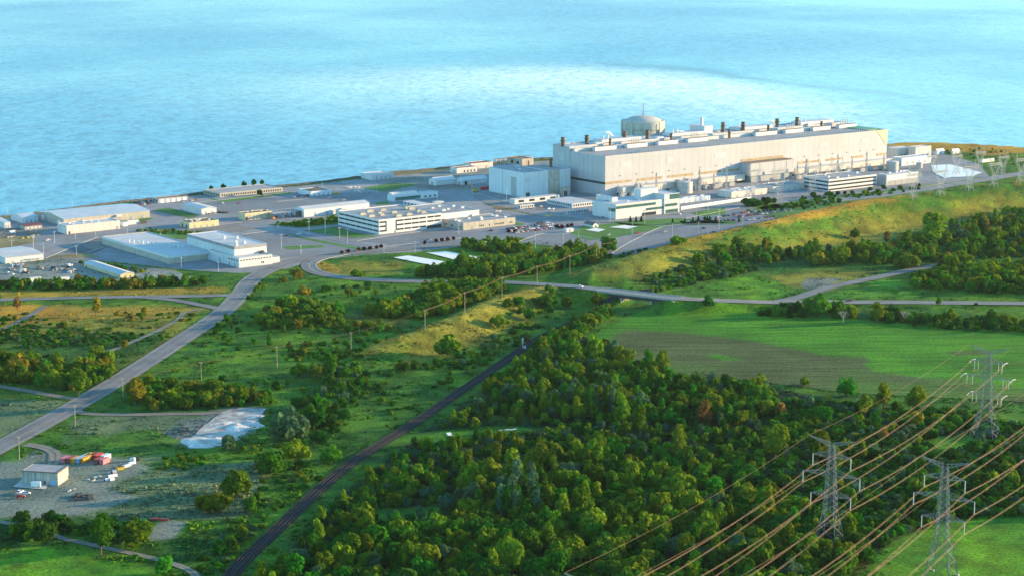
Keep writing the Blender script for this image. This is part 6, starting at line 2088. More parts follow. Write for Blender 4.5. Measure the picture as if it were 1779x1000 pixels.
WL = 'leafy dark green tree packed in the big wood right of the railway'
ZT = [  # polygon, spacing, [(kind, weight, Rmin, Rmax)], colour weights, label kind, density
    ([(890, 650), (945, 603), (1040, 606), (1130, 641), (1200, 673), (1320, 669), (1345, 700), (1330, 730), (1200, 750), (960, 725), (900, 705), (860, 690), (850, 670)], 7.2, [('round', 6, 2.2, 5.4), ('broad', 3, 2.8, 5.8), ('tall', 3, 2.4, 4), ('spire', 1, 2.5, 3.4)], dict(mid=6, dark=3.5, olive=3.2, teal=2), 'wood', .88),
    ([(800, 850), (960, 808), (1180, 805), (1330, 845), (1400, 885), (1470, 935), (1500, 962), (1480, 1000), (1480, 1060), (430, 1060), (480, 985), (560, 960), (640, 918), (720, 925), (800, 920)], 8.2, [('round', 6, 2.6, 6), ('broad', 3, 3.2, 6.6), ('tall', 2.5, 2.8, 4.4)], dict(mid=6, dark=3.5, olive=4, teal=1), 'wood', .92),
    ([(640, 835), (740, 760), (860, 690), (960, 725), (1200, 752), (1340, 735), (1345, 850), (1180, 805), (960, 808), (800, 850), (720, 870), (600, 890), (560, 905)], 6.2, [('bush', 8, 2, 3.6), ('round', 2, 2.3, 3.6), ('tall', 1.5, 2, 3.2)], dict(mid=5, dark=2, olive=2.2, teal=2.4), 'thicket', .85),
    ([(1345, 700), (1480, 704), (1690, 724), (1779, 748), (1950, 775), (1950, 905), (1720, 898), (1640, 903), (1560, 930), (1500, 962), (1400, 885), (1345, 850)], 5.0, [('bush', 14, 2.2, 4.0), ('round', 1, 2.2, 3.4), ('tall', .4, 2, 3)], dict(mid=4, dark=5, teal=2.4, olive=.6), 'shrub', .94),
    ([(480, 985), (560, 905), (640, 835), (720, 870), (800, 850), (800, 920), (720, 925), (640, 918), (560, 960)], 7, [('bush', 6, 2, 3.4), ('round', 2, 2.5, 3.8), ('tall', 1, 2, 3)], dict(mid=4, dark=4, teal=1), 'thicket', .85),
    ([(1318, 549), (1345, 536), (1400, 531), (1490, 547), (1485, 554), (1335, 551)], 5.5, [('bush', 5, 2.2, 3.6), ('round', 3, 2.6, 4.2)], dict(mid=2, dark=4, olive=1), 'hedge', 1),
    ([(1512, 556), (1530, 540), (1600, 550), (1779, 560), (1950, 568), (1950, 585), (1779, 577), (1640, 571), (1540, 560)], 5.5, [('bush', 7, 2, 3.4), ('round', 2, 2.4, 3.6)], dict(mid=3, dark=4, olive=1), 'hedge', .9),
    ([(1200, 472), (1240, 452), (1330, 440), (1450, 442), (1560, 422), (1640, 402), (1779, 366), (1960, 345), (1960, 440), (1700, 452), (1600, 458), (1480, 462), (1380, 452), (1300, 462)], 8.5, [('round', 5, 2.6, 5.4), ('bush', 4, 2, 4), ('tall', 2, 2.4, 3.8)], dict(mid=4, dark=1, olive=5, teal=1.5, gold=.7), 'far', .82),
    ([(1115, 492), (1200, 470), (1300, 462), (1320, 470), (1220, 492), (1180, 500)], 6, [('bush', 8, 1.8, 3.2)], dict(mid=4, dark=1.5, teal=1, olive=2), 'far', .8),
    ([(1570, 500), (1625, 470), (1700, 465), (1960, 460), (1960, 512), (1700, 512), (1650, 505)], 7.5, [('round', 5, 2.6, 5), ('bush', 4, 2, 4)], dict(mid=4, dark=2, olive=3, gold=.4), 'far', .9),
    ([(-60, 610), (0, 622), (60, 636), (120, 641), (192, 622), (196, 648), (150, 682), (60, 670), (-60, 660)], 6.2, [('round', 5, 2.6, 4.2), ('broad', 2, 3, 4.4), ('bush', 2, 2, 3)], dict(mid=3, dark=1, olive=5, gold=1.4), 'copse', 1),
    ([(218, 710), (240, 676), (300, 668), (470, 690), (470, 704), (350, 711), (230, 714)], 6, [('round', 5, 2.4, 3.8), ('broad', 2, 2.6, 4), ('bush', 2, 2, 3)], dict(mid=3, dark=1, olive=5, gold=1.4), 'copse', 1),
    ([(450, 562), (470, 540), (530, 530), (590, 543), (595, 556), (520, 572), (470, 569)], 6.5, [('round', 5, 2.8, 4.4), ('broad', 2, 3, 4.5), ('bush', 1, 2, 3)], dict(mid=4, dark=1.5, olive=4.5, gold=.6), 'copse', 1),
    ([(640, 552), (655, 535), (700, 526), (760, 508), (795, 520), (740, 556), (700, 552)], 6.5, [('round', 5, 2.8, 4.6), ('broad', 2, 3, 4.6), ('bush', 1, 2, 3)], dict(mid=4, dark=1.5, olive=4.5, gold=.6), 'copse', 1),
    ([(740, 506), (800, 498), (888, 498), (850, 520), (790, 540), (758, 552), (745, 530)], 6.5, [('round', 5, 3, 4.8), ('broad', 2, 3, 4.6)], dict(mid=3, dark=1, olive=5, gold=1.4), 'copse', 1),
    ([(720, 482), (790, 464), (900, 455), (1000, 440), (1055, 443), (1045, 456), (940, 476), (860, 482), (800, 484)], 7, [('round', 5, 3, 5), ('broad', 2, 3, 4.8), ('bush', 1, 2, 3)], dict(mid=4, dark=1.5, olive=4.5, gold=.5), 'farcopse', 1),
    ([(798, 428), (900, 424), (925, 436), (900, 442), (815, 437)], 6, [('round', 5, 2.6, 4), ('bush', 3, 2, 3)], dict(mid=2, olive=5), 'farcopse', 1),
    ([(-60, 500), (0, 496), (60, 492), (230, 492), (340, 488), (360, 496), (200, 503), (0, 506)], 5.5, [('round', 4, 2.2, 3.6), ('bush', 4, 1.6, 2.8), ('tall', 1, 1.8, 2.6)], dict(mid=4, dark=2, olive=3, gold=1), 'verge', .85),
    ([(105, 452), (180, 458), (260, 470), (240, 482), (225, 478), (140, 462)], 6, [('bush', 5, 1.4, 2.4)], dict(mid=3, olive=2, teal=1), 'verge', .8),
    ([(470, 392), (585, 377), (587, 388), (522, 395)], 5, [('bush', 5, 1.4, 2.4)], dict(mid=3, olive=2), 'verge', .9),
    ([(235, 404), (250, 397), (377, 406), (350, 411), (280, 408)], 6, [('bush', 5, 1.2, 2)], dict(mid=3, olive=3, gold=1), 'verge', .7),
    ([(10, 925), (60, 908), (110, 905), (150, 920), (150, 940), (90, 945), (20, 935)], 5, [('bush', 5, 1.8, 3), ('round', 3, 2.2, 3.4)], dict(mid=3, dark=4), 'near', .8),
    ([(150, 915), (240, 905), (260, 935), (210, 948), (160, 940)], 5, [('bush', 6, 1.5, 2.8), ('round', 2, 2.2, 3)], dict(mid=3, dark=4, teal=1), 'near', .8),
    ([(500, 730), (600, 695), (640, 650), (760, 628), (900, 565), (1000, 540), (1045, 540), (950, 575), (800, 655), (690, 730), (590, 800), (480, 925), (390, 1010), (330, 1000), (400, 905), (450, 850)], 6.8, [('bush', 8, 1.3, 2.8), ('round', 1, 2, 3)], dict(mid=5, dark=4, olive=1, teal=1), 'bank', .56),
    ([(470, 740), (520, 700), (590, 700), (600, 740), (560, 770), (490, 770)], 6, [('round', 3, 2.4, 3.8), ('bush', 4, 2, 3)], dict(mid=4, dark=4), 'bank', .8),
    ([(280, 650), (380, 560), (640, 475), (720, 495), (640, 610), (600, 690), (480, 690)], 11, [('bush', 6, 1.1, 3.0), ('round', 1, 1.8, 2.8), ('tall', .5, 1.4, 2.2)], dict(mid=5, dark=3, olive=2, gold=.3), 'meadow', .36),
    ([(-60, 545), (350, 542), (290, 590), (200, 622), (-60, 612)], 7.5, [('bush', 8, 1.1, 2.4), ('tall', .4, 1.4, 2)], dict(mid=5, dark=3, olive=2, gold=.5, teal=1.5), 'meadow', .6),
    ([(-60, 560), (260, 575), (240, 600), (-60, 605)], 5.5, [('bush', 8, 1.1, 2.2)], dict(mid=4, dark=3, teal=1), 'meadow', .6),
    ([(850, 560), (940, 520), (1000, 510), (1040, 515), (960, 545), (880, 575)], 8, [('round', 3, 2.4, 3.8), ('bush', 3, 1.6, 2.6)], dict(mid=4, olive=2, dark=1), 'bank', .6),
    ([(512, 556), (560, 548), (640, 565), (705, 568), (690, 577), (600, 575), (530, 567)], 5, [('bush', 6, 1.4, 2.6), ('round', 2, 1.8, 2.8)], dict(olive=4, gold=2, mid=2), 'belt', .9),
    ([(405, 500), (450, 492), (470, 500), (430, 520), (400, 560), (370, 585), (385, 545)], 6, [('bush', 6, 1.2, 2.6)], dict(olive=2, mid=4, gold=.6), 'belt', .7),
    ([(480, 600), (600, 590), (690, 600), (640, 625), (520, 630)], 6, [('bush', 6, 1.4, 2.8)], dict(olive=1.5, mid=4, dark=3, teal=1), 'belt', .5),
    ([(560, 645), (620, 640), (640, 665), (600, 695), (560, 690)], 5, [('bush', 6, 1.8, 3.2), ('round', 2, 2.4, 3.4)], dict(mid=4, dark=3, teal=2), 'belt', .85),
    ([(985, 692), (1085, 692), (1075, 727), (990, 722)], 4.6, [('spire', 5, 3, 4.4), ('tall', 2, 2.4, 3.4)], dict(teal=3, mid=2, olive=1), 'poplar', .8),
    ([(858, 868), (925, 855), (935, 905), (870, 915)], 5, [('spire', 5, 3.4, 5), ('tall', 2, 2.6, 3.6)], dict(teal=3, dark=2), 'poplar', .85),
    ([(920, 605), (960, 588), (1000, 572), (1010, 580), (965, 602)], 5, [('bush', 4, 1.8, 3), ('round', 3, 2.2, 3.4)], dict(mid=4, olive=3), 'belt', .9),
    ([(1100, 512), (1150, 500), (1210, 482), (1260, 462), (1300, 452), (1300, 464), (1240, 480), (1170, 502), (1120, 516)], 5, [('bush', 6, 1.6, 3)], dict(mid=4, dark=1.5, teal=1, olive=2), 'far', .9),
    ([(915, 614), (945, 594), (1000, 566), (1055, 536), (1075, 538), (1025, 572), (965, 606), (930, 622)], 4.4, [('bush', 5, 2.4, 3.6), ('round', 3, 2.6, 3.8)], dict(mid=4, olive=2, dark=2), 'belt', 1),
    ([(900, 604), (935, 584), (985, 560), (1040, 532), (1048, 536), (990, 562), (940, 588), (905, 608)], 4.4, [('bush', 5, 1.6, 2.6)], dict(mid=4, olive=2, dark=2), 'belt', .8),
    ([(1065, 530), (1100, 520), (1140, 522), (1110, 532), (1060, 548), (1010, 575), (985, 590), (960, 598), (990, 575)], 6, [('round', 3, 2, 3.4), ('bush', 4, 1.6, 2.8)], dict(mid=4, olive=1, dark=2), 'bank', .7),
    ([(140, 745), (210, 728), (120, 790), (20, 800), (40, 780)], 9, [('bush', 5, .9, 1.6)], dict(mid=3, olive=1), 'meadow', .5),
    ([(260, 800), (330, 785), (450, 770), (460, 790), (330, 815), (290, 830)], 6, [('bush', 5, 1, 2.2)], dict(mid=3, olive=2), 'meadow', .6),
    ([(1540, 252), (1700, 258), (1779, 266), (1779, 290), (1720, 282), (1640, 270)], 12, [('bush', 5, 1, 2)], dict(mid=3, olive=2), 'far', .3),
    ([(1290, 372), (1400, 346), (1520, 335), (1600, 322), (1600, 332), (1500, 344), (1400, 366)], 9, [('bush', 6, 1.5, 2.8), ('round', 1, 2, 3)], dict(mid=3, dark=3, olive=1), 'far', .6),
    ([(1040, 447), (1130, 436), (1150, 430), (1110, 442), (1060, 452)], 7, [('bush', 6, 1.5, 2.6)], dict(mid=3, dark=2), 'far', .6),
]
INFO = {  # label kind -> (tree label, bush label, group)
    'wood': ('leafy green tree packed in the big wood right of the railway', 'dark bush in the big wood right of the railway', 'trees of the big wood'),
    'thicket': ('small leafy tree in the bushy thicket beside the railway', 'rounded bush in the thicket between railway and shrub tower', 'growth of the railway thicket'),
    'shrub': ('single tree standing above the dark shrubs under the cables', 'dark low shrub in the dense scrub under the cables', 'shrubs under the cables'),
    'hedge': ('leafy tree in the hedge between field and right road', 'dark bush in the hedge between field and right road', 'hedge between field and road'),
    'far': ('distant tree on the slope below the grass ridge', 'distant bush on the slope below the grass ridge', 'growth below the grass ridge'),
    'copse': ('sun-topped tree in a roadside copse of the meadow', 'bush at the edge of a roadside meadow copse', 'trees of the meadow copses'),
    'farcopse': ('rounded tree in the copse between ponds and ramp road', 'bush in the copse between ponds and ramp road', 'trees of the pond copse'),
    'verge': ('yellow-green small tree in the row above the west road', 'yellow-green bush along the edge of the site', 'growth along the site edge'),
    'near': ('dark leafy tree at the lower left edge of the yard', 'dark bush at the lower left edge of the yard', 'growth below the yard'),
    'bank': ('small leafy tree on the bank left of the railway', 'low green bush on the bank left of the railway', 'growth on the railway bank'),
    'belt': ('leafy tree in a shrub belt across the open meadow', 'bush in a shrub belt across the open meadow', 'shrub belts of the meadow'),
    'poplar': ('narrow grey-green poplar in a tight stand inside the wood', 'bush under the poplars', 'poplars inside the wood'),
    'meadow': ('small tree dotted over the rough meadow', 'low rounded bush dotted over the rough meadow', 'bushes dotted over the meadow'),
}
ALL = []
for zi, (poly, sp_m, kinds, cols, lk_, dens) in enumerate(ZT):
    W = [tuple(gp(*q)[:2]) for q in poly]
    x0, x1 = min(p[0] for p in W), max(p[0] for p in W)
    y0, y1 = min(p[1] for p in W), max(p[1] for p in W)
    gx, gy = np.meshgrid(np.arange(x0, x1, sp_m), np.arange(y0, y1, sp_m * .87))
    gx = gx + (np.arange(gx.shape[0]) % 2)[:, None] * sp_m / 2
    gx = (gx + RNG.uniform(-.36, .36, gx.shape) * sp_m).ravel()
    gy = (gy + RNG.uniform(-.36, .36, gy.shape) * sp_m).ravel()
    dn = dens + fbm(gx / 35, gy / 35, 71 + zi) * (1.2 if dens < .9 else .15) + (fbm(gx / 28, gy / 28, 171 + zi) * 3.4 - .05 if lk_ in ('meadow', 'bank') else 0)
    ok = inpoly(gx, gy, W) & (RNG.uniform(size=gx.shape) < dn) & road_clear(gx, gy, .4 if lk_ == 'belt' else 1.6)
    for K in KEEP_OUT:
        ok &= ~inpoly(gx, gy, K)
    for tx, ty in tower_feet:
        ok &= np.hypot(gx - tx, gy - ty) > 9
    gx, gy = gx[ok], gy[ok]
    gz = H(gx, gy)
    ck, cw = list(cols), list(cols.values())
    for x, y, z in zip(gx, gy, gz):
        k, _, a, c = rt.choices(kinds, [q[1] for q in kinds])[0]
        R = rt.uniform(a, c)
        zs_ = rt.uniform(.85, 1.3) * (.7 if lk_ in ('meadow', 'bank') and k == 'bush' else 1)
        cl_k = rt.choices(ck, cw)[0]
        if k != 'bush' and lk_ in ('wood', 'thicket', 'shrub', 'far', 'copse', 'farcopse') and rt.random() < .17:
            zs_ *= 1.16; R *= 1.1; cl_k = 'olive'      # trees that stand out above their neighbours, sun put into their leaf colour
        ALL.append((R / math.hypot(x, y), k, cl_k, x, y, z, R, zs_, lk_))
# trees and bushes one can single out in the photograph (base pixel, width in pixels)
SOLO = [
    (410, 861, 62, 'broad', 'olive', 1.0, 'right one of the two big round bushes-trees above the railway, sunlit on top'), (374, 890, 58, 'broad', 'olive', 1.0, 'left and lower one of the two big round trees at the yard edge'),
    (472, 822, 55, 'broad', 'mid', 1.0, 'big round tree above the yard, left one of a close pair'), (513, 800, 42, 'round', 'olive', 1.0, 'sunlit round tree right behind another at the end of the worn pad'), (576, 806, 36, 'round', 'mid', 1.0, 'round tree beside the railway with a yellow sunlit top'),
    (505, 764, 78, 'broad', 'teal', 1.1, 'wide grey-green willow below the white salt pad'), (545, 745, 40, 'round', 'dark', 1.0, 'dark tree right behind the wide willow'),
    (237, 948, 46, 'round', 'olive', 1.1, 'tallest sunlit tree below the yard beside the rubble pad'), (175, 965, 40, 'tall', 'mid', 1.0, 'slender tree on the lower footpath with a yellow tip'), (76, 944, 44, 'round', 'dark', 1.0, 'dark round tree at the lower left edge beside the footpath'),
    (40, 908, 34, 'broad', 'dark', .9, 'dark spreading tree at the left below the yard'), (395, 783, 30, 'round', 'teal', 1.0, 'grey-green tree at the low corner of the salt pad'), (285, 1000, 36, 'round', 'mid', 1.0, 'light green tree at the bottom edge over the footpath'), (383, 965, 30, 'round', 'dark', 1.0, 'dark tree next to the railway at the bottom'),
    (435, 890, 30, 'round', 'mid', 1.0, 'round tree on the bank between yard and railway'), (1470, 688, 36, 'round', 'mid', 1.0, 'lone round tree standing out before the ploughed field'), (1398, 670, 18, 'round', 'olive', 1.0, 'small sunlit tree at the field edge left of the lone round tree'),
    (1535, 770, 17, 'tall', 'orange', .9, 'bright orange autumn tree among the shrubs under the cables'), (1221, 742, 26, 'tall', 'orange', .9, 'dull orange tree in the middle of the wood'), (1355, 724, 17, 'tall', 'orange', .8, 'small pale orange tree at the shrub edge'), (1287, 737, 26, 'round', 'olive', 1.1, 'tree with a yellow crown right of the dull orange one'),
    (1591, 742, 30, 'round', 'gold', 1.0, 'yellow round tree among the shrubs, lower one of two'), (1590, 716, 27, 'tall', 'olive', .9, 'yellow-green tree just above the yellow round one'), (1346, 800, 34, 'tall', 'olive', 1.0, 'sunlit tall tree in the shrubs left of the shrub tower'), (1535, 710, 26, 'tall', 'olive', .9, 'sunlit tree at the ploughed field edge'), (1503, 725, 24, 'tall', 'olive', .9, 'leaning sunlit tree below the ploughed field'),
    (1430, 735, 34, 'round', 'mid', 1.0, 'sunlit round tree in the middle of the dark shrubs'), (1520, 750, 20, 'tall', 'mid', 1.0, 'small sunlit tree left of the orange autumn tree'), (1500, 800, 18, 'tall', 'olive', 1.0, 'slim pale tree left of the cables'), (1420, 808, 34, 'tall', 'olive', 1.0, 'sunlit tree directly left of the shrub tower top'),
    (1083, 742, 28, 'tall', 'olive', 1.0, 'sunlit tree in the wood above the tall poplar'), (1112, 760, 26, 'tall', 'olive', 1.15, 'taller sunlit tree amid the wood clearing'), (968, 810, 20, 'tall', 'olive', 1.1, 'narrow sunlit tree at the left of the mid wood'), (890, 850, 40, 'tall', 'olive', .9, 'yellow-topped tree group leader left of the mid wood'),
    (1100, 830, 52, 'broad', 'olive', 1.0, 'broad sunlit tree crowning the lower wood'), (1170, 845, 36, 'round', 'olive', 1.0, 'sunlit round tree right of the broad crowning one'), (1040, 790, 18, 'tall', 'olive', 1.0, 'small sunlit tree above the broad crowning one'), (1190, 800, 16, 'tall', 'olive', 1.0, 'slim bright tree above the lower wood edge'),
    (1300, 880, 40, 'round', 'olive', 1.0, 'sunlit tree at the cable crossing in the lower wood'), (995, 975, 60, 'broad', 'olive', 1.0, 'broad yellow-topped tree near the bottom tower top'), (1140, 940, 70, 'broad', 'olive', 1.0, 'largest sunlit tree below the thin earth wire'),
    (166, 549, 14, 'tall', 'gold', 1.3, 'bright yellow slender tree in the dry meadow'), (252, 552, 12, 'tall', 'gold', .9, 'short yellow tree right of the slender one in the dry meadow'), (30, 537, 13, 'tall', 'orange', .8, 'orange small tree at the left end of the dry meadow'), (217, 603, 16, 'round', 'gold', .9, 'golden tree at the right end of the left copse'), (136, 690, 26, 'tall', 'olive', 1.0, 'sunlit tree at the low tip of the left copse'),
    (235, 706, 30, 'tall', 'gold', .9, 'golden tree at the left tip of the long copse'), (608, 490, 1, 'bush', 'mid', 1, 'skip'), (515, 485, 22, 'round', 'gold', .9, 'golden round tree inside the road bend'), (492, 490, 16, 'bush', 'gold', .9, 'orange lit bush left of the golden tree inside the road bend'), (622, 480, 24, 'bush', 'mid', .9, 'single round bush on the grass within the ramp curve'),
    (527, 515, 26, 'round', 'gold', .8, 'golden tree above the square copse'), (605, 512, 14, 'round', 'gold', .9, 'left one of two golden trees above the meadow copses'), (670, 548, 1, 'bush', 'mid', 1, 'skip'), (778, 618, 46, 'round', 'olive', .85, 'bright yellow-green tree alone on the berm flank'), (950, 535, 36, 'broad', 'mid', 1.1, 'broad tree above the berm left of the bridge'),
    (1020, 565, 34, 'broad', 'olive', .9, 'sunlit broad tree beside the green field corner'), (996, 590, 34, 'broad', 'olive', .9, 'sunlit low tree at the wood corner by the railway'), (1038, 533, 24, 'round', 'olive', 1.0, 'orange-topped tree close to the bridge'), (920, 555, 22, 'round', 'mid', 1.0, 'round tree on the berm slope below the broad one'), (984, 535, 22, 'round', 'olive', 1.0, 'small pale tree below the bridge road'),
    (865, 570, 30, 'round', 'olive', .9, 'pale sunlit tree on the berm flank right of the lone one'), (1230, 530, 28, 'bush', 'dark', 1.0, 'dark bush on the field margin right of the bridge'), (1419, 548, 48, 'round', 'mid', .85, 'big rounded tree in the hedge before the right road branch'), (1650, 560, 26, 'round', 'olive', 1.0, 'orange-topped tree in the right hedge'), (1748, 566, 34, 'broad', 'olive', 1.0, 'yellow-topped tree at the right end of the hedge'),
    (1631, 530, 9, 'tall', 'mid', .8, 'small upright tree on the right road verge'), (1695, 531, 8, 'bush', 'dark', 1, 'little bush on the right road verge'), (1525, 560, 20, 'tall', 'olive', .9, 'tree at the left end of the right hedge'), (1420, 460, 34, 'broad', 'gold', .9, 'golden-lit tree in front of the far wood'), (1485, 415, 20, 'round', 'olive', 1.0, 'light green round tree in the far wood'), (1625, 430, 36, 'tall', 'olive', .9, 'bright tall tree standing in the far right wood'),
    (1575, 465, 40, 'broad', 'olive', .9, 'broad orange-tinted tree at the end of the right road branch'), (1640, 462, 26, 'round', 'gold', .9, 'golden tree above the right road branch end'), (1540, 425, 10, 'tall', 'orange', 1.2, 'small orange tree in the far wood'), (1185, 478, 10, 'bush', 'gold', 1, 'yellow bush alone on the ridge foot'), (1056, 437, 30, 'round', 'mid', .9, 'round tree at the corner of the empty car park'),
    (1180, 425, 30, 'bush', 'olive', .8, 'yellow-green bush at the empty car park edge below the ridge'), (1465, 362, 1, 'bush', 'mid', 1, 'skip'), (915, 790, 1, 'bush', 'mid', 1, 'skip'), (520, 655, 30, 'round', 'mid', .9, 'rounded tree in the meadow above the long copse end'), (548, 655, 26, 'round', 'olive', 1.0, 'sunlit tree beside the rounded meadow tree'), (576, 660, 26, 'tall', 'mid', 1.0, 'taller leaning tree right of the meadow pair'), (590, 715, 1, 'bush', 'mid', 1, 'skip'),
    (185, 640, 24, 'round', 'gold', .95, 'golden round tree at the right end of the left copse, lower one'), (30, 650, 40, 'round', 'gold', .95, 'golden-lit tree at the left picture edge of the left copse'), (107, 568, 20, 'bush', 'olive', .8, 'rounded bush alone in the dry meadow middle'), (130, 558, 8, 'bush', 'orange', .9, 'orange bush in the dry meadow'), (205, 548, 14, 'bush', 'gold', .9, 'golden bush in the dry meadow right part'), (225, 552, 12, 'bush', 'orange', .9, 'orange bush right of the golden one in the dry meadow'),
]
NI = {'tree': 0, 'bush': 0}
for px, py, w, kind, col, zs, lb in SOLO:
    if lb == 'skip': continue
    p = gt(px, py)
    p.z = hz(p.x, p.y) - .1
    wid = {'round': 2.0, 'broad': 2.3, 'tall': 1.5, 'spire': 1.05, 'bush': 2.1}[kind]
    R = w / scale_at(p) / wid
    plant(kind, col, p, R, zs, 'bush' if kind == 'bush' else 'leafy_tree', lb.replace('bushes-trees', 'trees'), 'bush' if kind == 'bush' else 'tree', None)
    NI['bush' if kind == 'bush' else 'tree'] += 1
    # leave its place free of scattered growth
    ALL[:] = [a for a in ALL if math.hypot(a[3] - p.x, a[4] - p.y) > R * 1.05 + (a[6] * .35)]


def in_frame(x, y, z):
    a, c = photo_px(Vector((x, y, z)))
    return -10 < a < 1790 and -10 < c < 1045


ALL.sort(key=lambda a: -a[0] * (1 + .6 * (a[1] != 'bush')))
rest = []
for a in ALL:
    s, kind, col, x, y, z, R, zs, lk_ = a
    cls = 'bush' if kind == 'bush' else 'tree'
    if NI[cls] < 296 and in_frame(x, y, z + R):
        NI[cls] += 1
        tl, bl, g_ = INFO[lk_]
        plant(kind, col, Vector((x, y, z - .1)), R, zs, 'leafy_tree' if cls == 'tree' else 'bush', tl if cls == 'tree' else bl, cls, g_)
    else:
        rest.append(a)


def mass(name, items, keys):
    V, rn, mi = [], [], []
    for s, kind, col, x, y, z, R, zs, lk_ in items:
        near = R * FPX / math.hypot(x, y) > 11
        q = (HI if near else LO)[kind]
        q = q[rt.randrange(len(q))].reshape(-1, 3)
        a = rt.uniform(0, 6.3)
        ca, sa = math.cos(a), math.sin(a)
        sx, sy = R * rt.uniform(.82, 1.22), R * rt.uniform(.82, 1.22)
        v = np.stack([(q[:, 0] * ca - q[:, 1] * sa) * sx + x, (q[:, 0] * sa + q[:, 1] * ca) * sy + y, q[:, 2] * R * zs + z - .1], 1)
        V.append(v)
        rn.append(np.full(len(v) // 4, rt.random()))
        mi.append(np.full(len(v) // 4, keys.index(col)))
    V = np.concatenate(V)
    me = np_mesh(name, V, np.arange(len(V)).reshape(-1, 4), [LEAF_MASS[k] for k in keys], np.concatenate(mi))
    at = me.attributes.new('rnd', 'FLOAT', 'FACE')
    at.data.foreach_set('value', np.concatenate(rn).astype(np.float32))
    o = bpy.data.objects.new(name, me)
    COL.objects.link(o)
    return tag(o, kind='stuff')


KS = ['mid', 'dark', 'olive', 'teal', 'gold']
mass('woodland', [a for a in rest if a[1] != 'bush'], KS)
mass('undergrowth', [a for a in rest if a[1] == 'bush'], KS)
print('plants', len(ALL), 'rest', len(rest), NI)

# single small plants on the site: the maroon street trees, the shore conifers, the clipped conifers
for i, (px, py) in enumerate([(594, 442), (604.5, 440), (623, 436.5), (633, 436), (643, 434.5), (654, 433), (662, 431.5), (738, 425), (758, 421.5), (768, 420.5), (778, 419), (788, 418), (884, 405), (894, 404.5), (967, 397), (986, 396), (976, 397), (993, 394)]):
    plant('round', 'red', gp(px, py, .16), 1.9, 1.0, 'street_tree', 'small dark maroon street tree in the row at the car park edge', 'tree', 'maroon street trees')
for px, py, w in ((367, 331, 8), (388, 328, 9), (424, 324, 9), (442, 322, 10), (456, 321, 8)):
    p = gp(px, py, .1)
    plant('round', 'dark', p, w / scale_at(p) / 1.9, 1.0, 'shore_tree', 'dark round tree on the lake edge behind the long low block', 'tree', 'dark trees behind the lakeside block')
p = gp(451, 340, .1); plant('round', 'dark', p, 3.2, 1, 'shore_tree', 'dark tree in front of the long low lakeside block', 'tree', None)
for px, py in ((1095, 385.5), (1105, 385.5), (1114, 385), (1213, 385.5), (1225, 385), (1229, 384.5), (1233, 385), (1243, 386), (1284, 386), (1190, 389), (1204, 387), (1168, 390)):
    plant('conifer', 'dark', gp(px, py, .16), 1.7, 1.0, 'conifer', 'small dark conifer on the lawn before the green glass office', 'conifer', 'small conifers by the glass office')
for px, py, w in ((1300, 359, 22), (1314, 358, 22), (1330, 356, 20), (1343, 352, 12), (1440, 340, 14), (1455, 339, 10), (1468, 338, 9), (1480, 337, 9), (1512, 331, 10), (1535, 328, 10), (1395, 347, 10), (1413, 343, 14)):
    p = gp(px, py, .1)
    plant('bush', 'dark', p, w / scale_at(p) / 2.1, 1.1, 'bush', 'dark clipped bush at the foot of the buildings behind the green slope', 'bush', 'bushes behind the green slope')

# bare trees by the right hedge
for px, py, lb in ((1465, 560, 'bare grey tree in the hedge beside the right road, left one'), (1572, 560, 'bare pale tree in the right hedge')):
    p = gp(px, py)
    t = thing('bare_tree', lb, 'bare tree', p, 0)
    rr = random.Random(px)
    b = MB(); b.tube((0, 0, 0), (0, 0, 3.4), .3, 6, .22); b.build('trunk', 'dead_wood', t)
    b = MB()

    def grow(a, d, L, r, lv):
        c = a + d * L
        b.tube(a, c, r, 4, r * .6)
        if lv:
            for _ in range(3):
                grow(c, (d + Vector((rr.uniform(-.7, .7), rr.uniform(-.7, .7), rr.uniform(-.1, .5)))).normalized(), L * .72, r * .6, lv - 1)
    for k in range(5):
        grow(Vector((0, 0, 2.2 + k * .3)), Vector((math.cos(k * 1.3) * .7, math.sin(k * 1.3) * .7, .9)).normalized(), 2.4, .16, 3)
    b.build('branch', 'dead_wood', t)['kind'] = 'stuff'

# rough herbage over the open land
N = 110000
ppx, ppy = RNG.uniform(-120, 1900, N), 250 + 810 * RNG.uniform(0, 1, N) ** .8
u_, v_ = (ppx - 889.5) / FPX, (500 - ppy) / FPX
t_ = -CAMZ / (-SP + v_ * CP)
hx, hy = u_ * t_, (CP + v_ * SP) * t_
ok = ~inpoly(ppx, ppy, P_SITE) & (fbm(hx / 18, hy / 18, 91) > -.12) & road_clear(hx, hy, .8) & (hy < np.interp(hx, SHX, SHY) - 6)
for K in KEEP_OUT:
    ok &= ~inpoly(hx, hy, K)
for px in ([(1000, 597), (1075, 556), (1130, 534), (1200, 529), (1330, 540), (1480, 553), (1590, 570), (1779, 582), (2000, 592), (2000, 705), (1660, 680), (1500, 665), (1300, 640), (1130, 620), (1010, 603)],
           [(1570, 940), (1640, 910), (1779, 896), (1950, 896), (1950, 1100), (1480, 1100)], [(0, 962), (150, 966), (300, 1010), (-200, 1100)],
           [(258, 936), (272, 908), (300, 902), (328, 906), (305, 932)],
           [(-400, 800), (75, 780), (110, 790), (245, 792), (260, 810), (190, 850), (240, 862), (120, 905), (-400, 905)]):
    ok &= ~inpoly(ppx, ppy, px)
ppx, ppy, hx, hy = ppx[ok], ppy[ok], hx[ok], hy[ok]
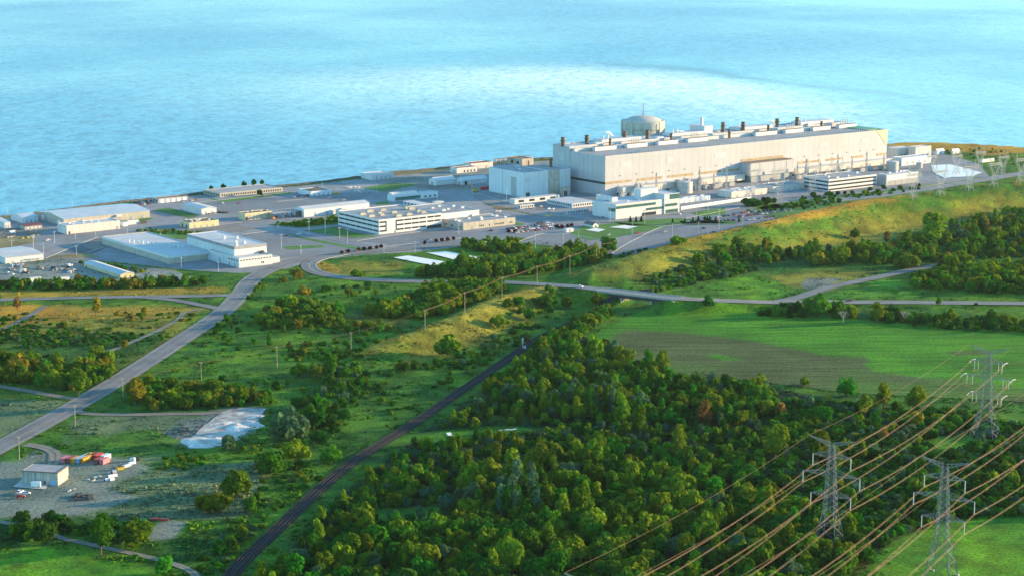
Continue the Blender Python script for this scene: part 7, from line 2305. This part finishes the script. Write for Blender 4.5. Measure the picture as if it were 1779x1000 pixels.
# sample the cover colour at each tuft
ix = np.clip(np.searchsorted(xs, ppx), 0, nx - 1)
iy = np.clip(np.searchsorted(-ys, -ppy), 0, ny - 1)
cc = covc[iy, ix]
hzv = H(hx, hy)
n = len(hx)
sz = RNG.uniform(.35, 1.0, n) * np.where(RNG.uniform(size=n) < .12, 1.9, 1) * np.clip(.75 + fbm(hx / 12, hy / 12, 95) * 1.6, .4, 1.6)
K = 7
a = RNG.uniform(0, 2 * np.pi, (n, K)); rr_ = RNG.uniform(.1, 1.1, (n, K)) * sz[:, None]
cx, cy = hx[:, None] + np.cos(a) * rr_, hy[:, None] + np.sin(a) * rr_
hh = sz[:, None] * RNG.uniform(.35, .8, (n, K))
a2 = RNG.uniform(0, 2 * np.pi, (n, K)); wq = sz[:, None] * .42
dx, dy = np.cos(a2) * wq, np.sin(a2) * wq
z0 = np.broadcast_to(hzv[:, None] - .05, cx.shape)
lx_, ly_ = RNG.uniform(-.4, .4, (n, K)) * sz[:, None], RNG.uniform(-.4, .4, (n, K)) * sz[:, None]
Q = np.stack([np.stack([cx - dx, cy - dy, z0], -1), np.stack([cx + dx, cy + dy, z0], -1), np.stack([cx + dx * .7 + lx_, cy + dy * .7 + ly_, z0 + hh], -1), np.stack([cx - dx * .7 + lx_, cy - dy * .7 + ly_, z0 + hh], -1)], 2)
Q = Q.reshape(-1, 3)
cover_mat('herb_leaf', 'cover', 0)
me = np_mesh('meadow_grass', Q, np.arange(len(Q)).reshape(-1, 4), [MATS['herb_leaf']])
ca = me.color_attributes.new('cover', 'FLOAT_COLOR', 'POINT')
cv = np.repeat(cc * RNG.uniform(.65, 1.45, (n, 1)), K * 4, 0)
ca.data.foreach_set('color', np.concatenate([cv, np.ones((len(cv), 1))], 1).astype(np.float32).ravel())
o = bpy.data.objects.new('meadow_grass', me); COL.objects.link(o); tag(o, kind='stuff')

# the evening air: a thin even haze over the whole place
hm = bpy.data.materials.new('haze')
hm.use_nodes = True
hn = hm.node_tree
hn.nodes.remove(hn.nodes['Principled BSDF'])
hv = hn.nodes.new('ShaderNodeVolumePrincipled')
hv.inputs['Color'].default_value = (.78, .9, 1, 1)
hv.inputs['Density'].default_value = .00001
hv.inputs['Anisotropy'].default_value = .2
hn.links.new(hv.outputs[0], hn.nodes['Material Output'].inputs['Volume'])
MATS['haze'] = hm
b = MB(); b.box(-6000, 6000, -500, 9000, -9, 300)
tag(b.build('haze', 'haze'), kind='stuff')
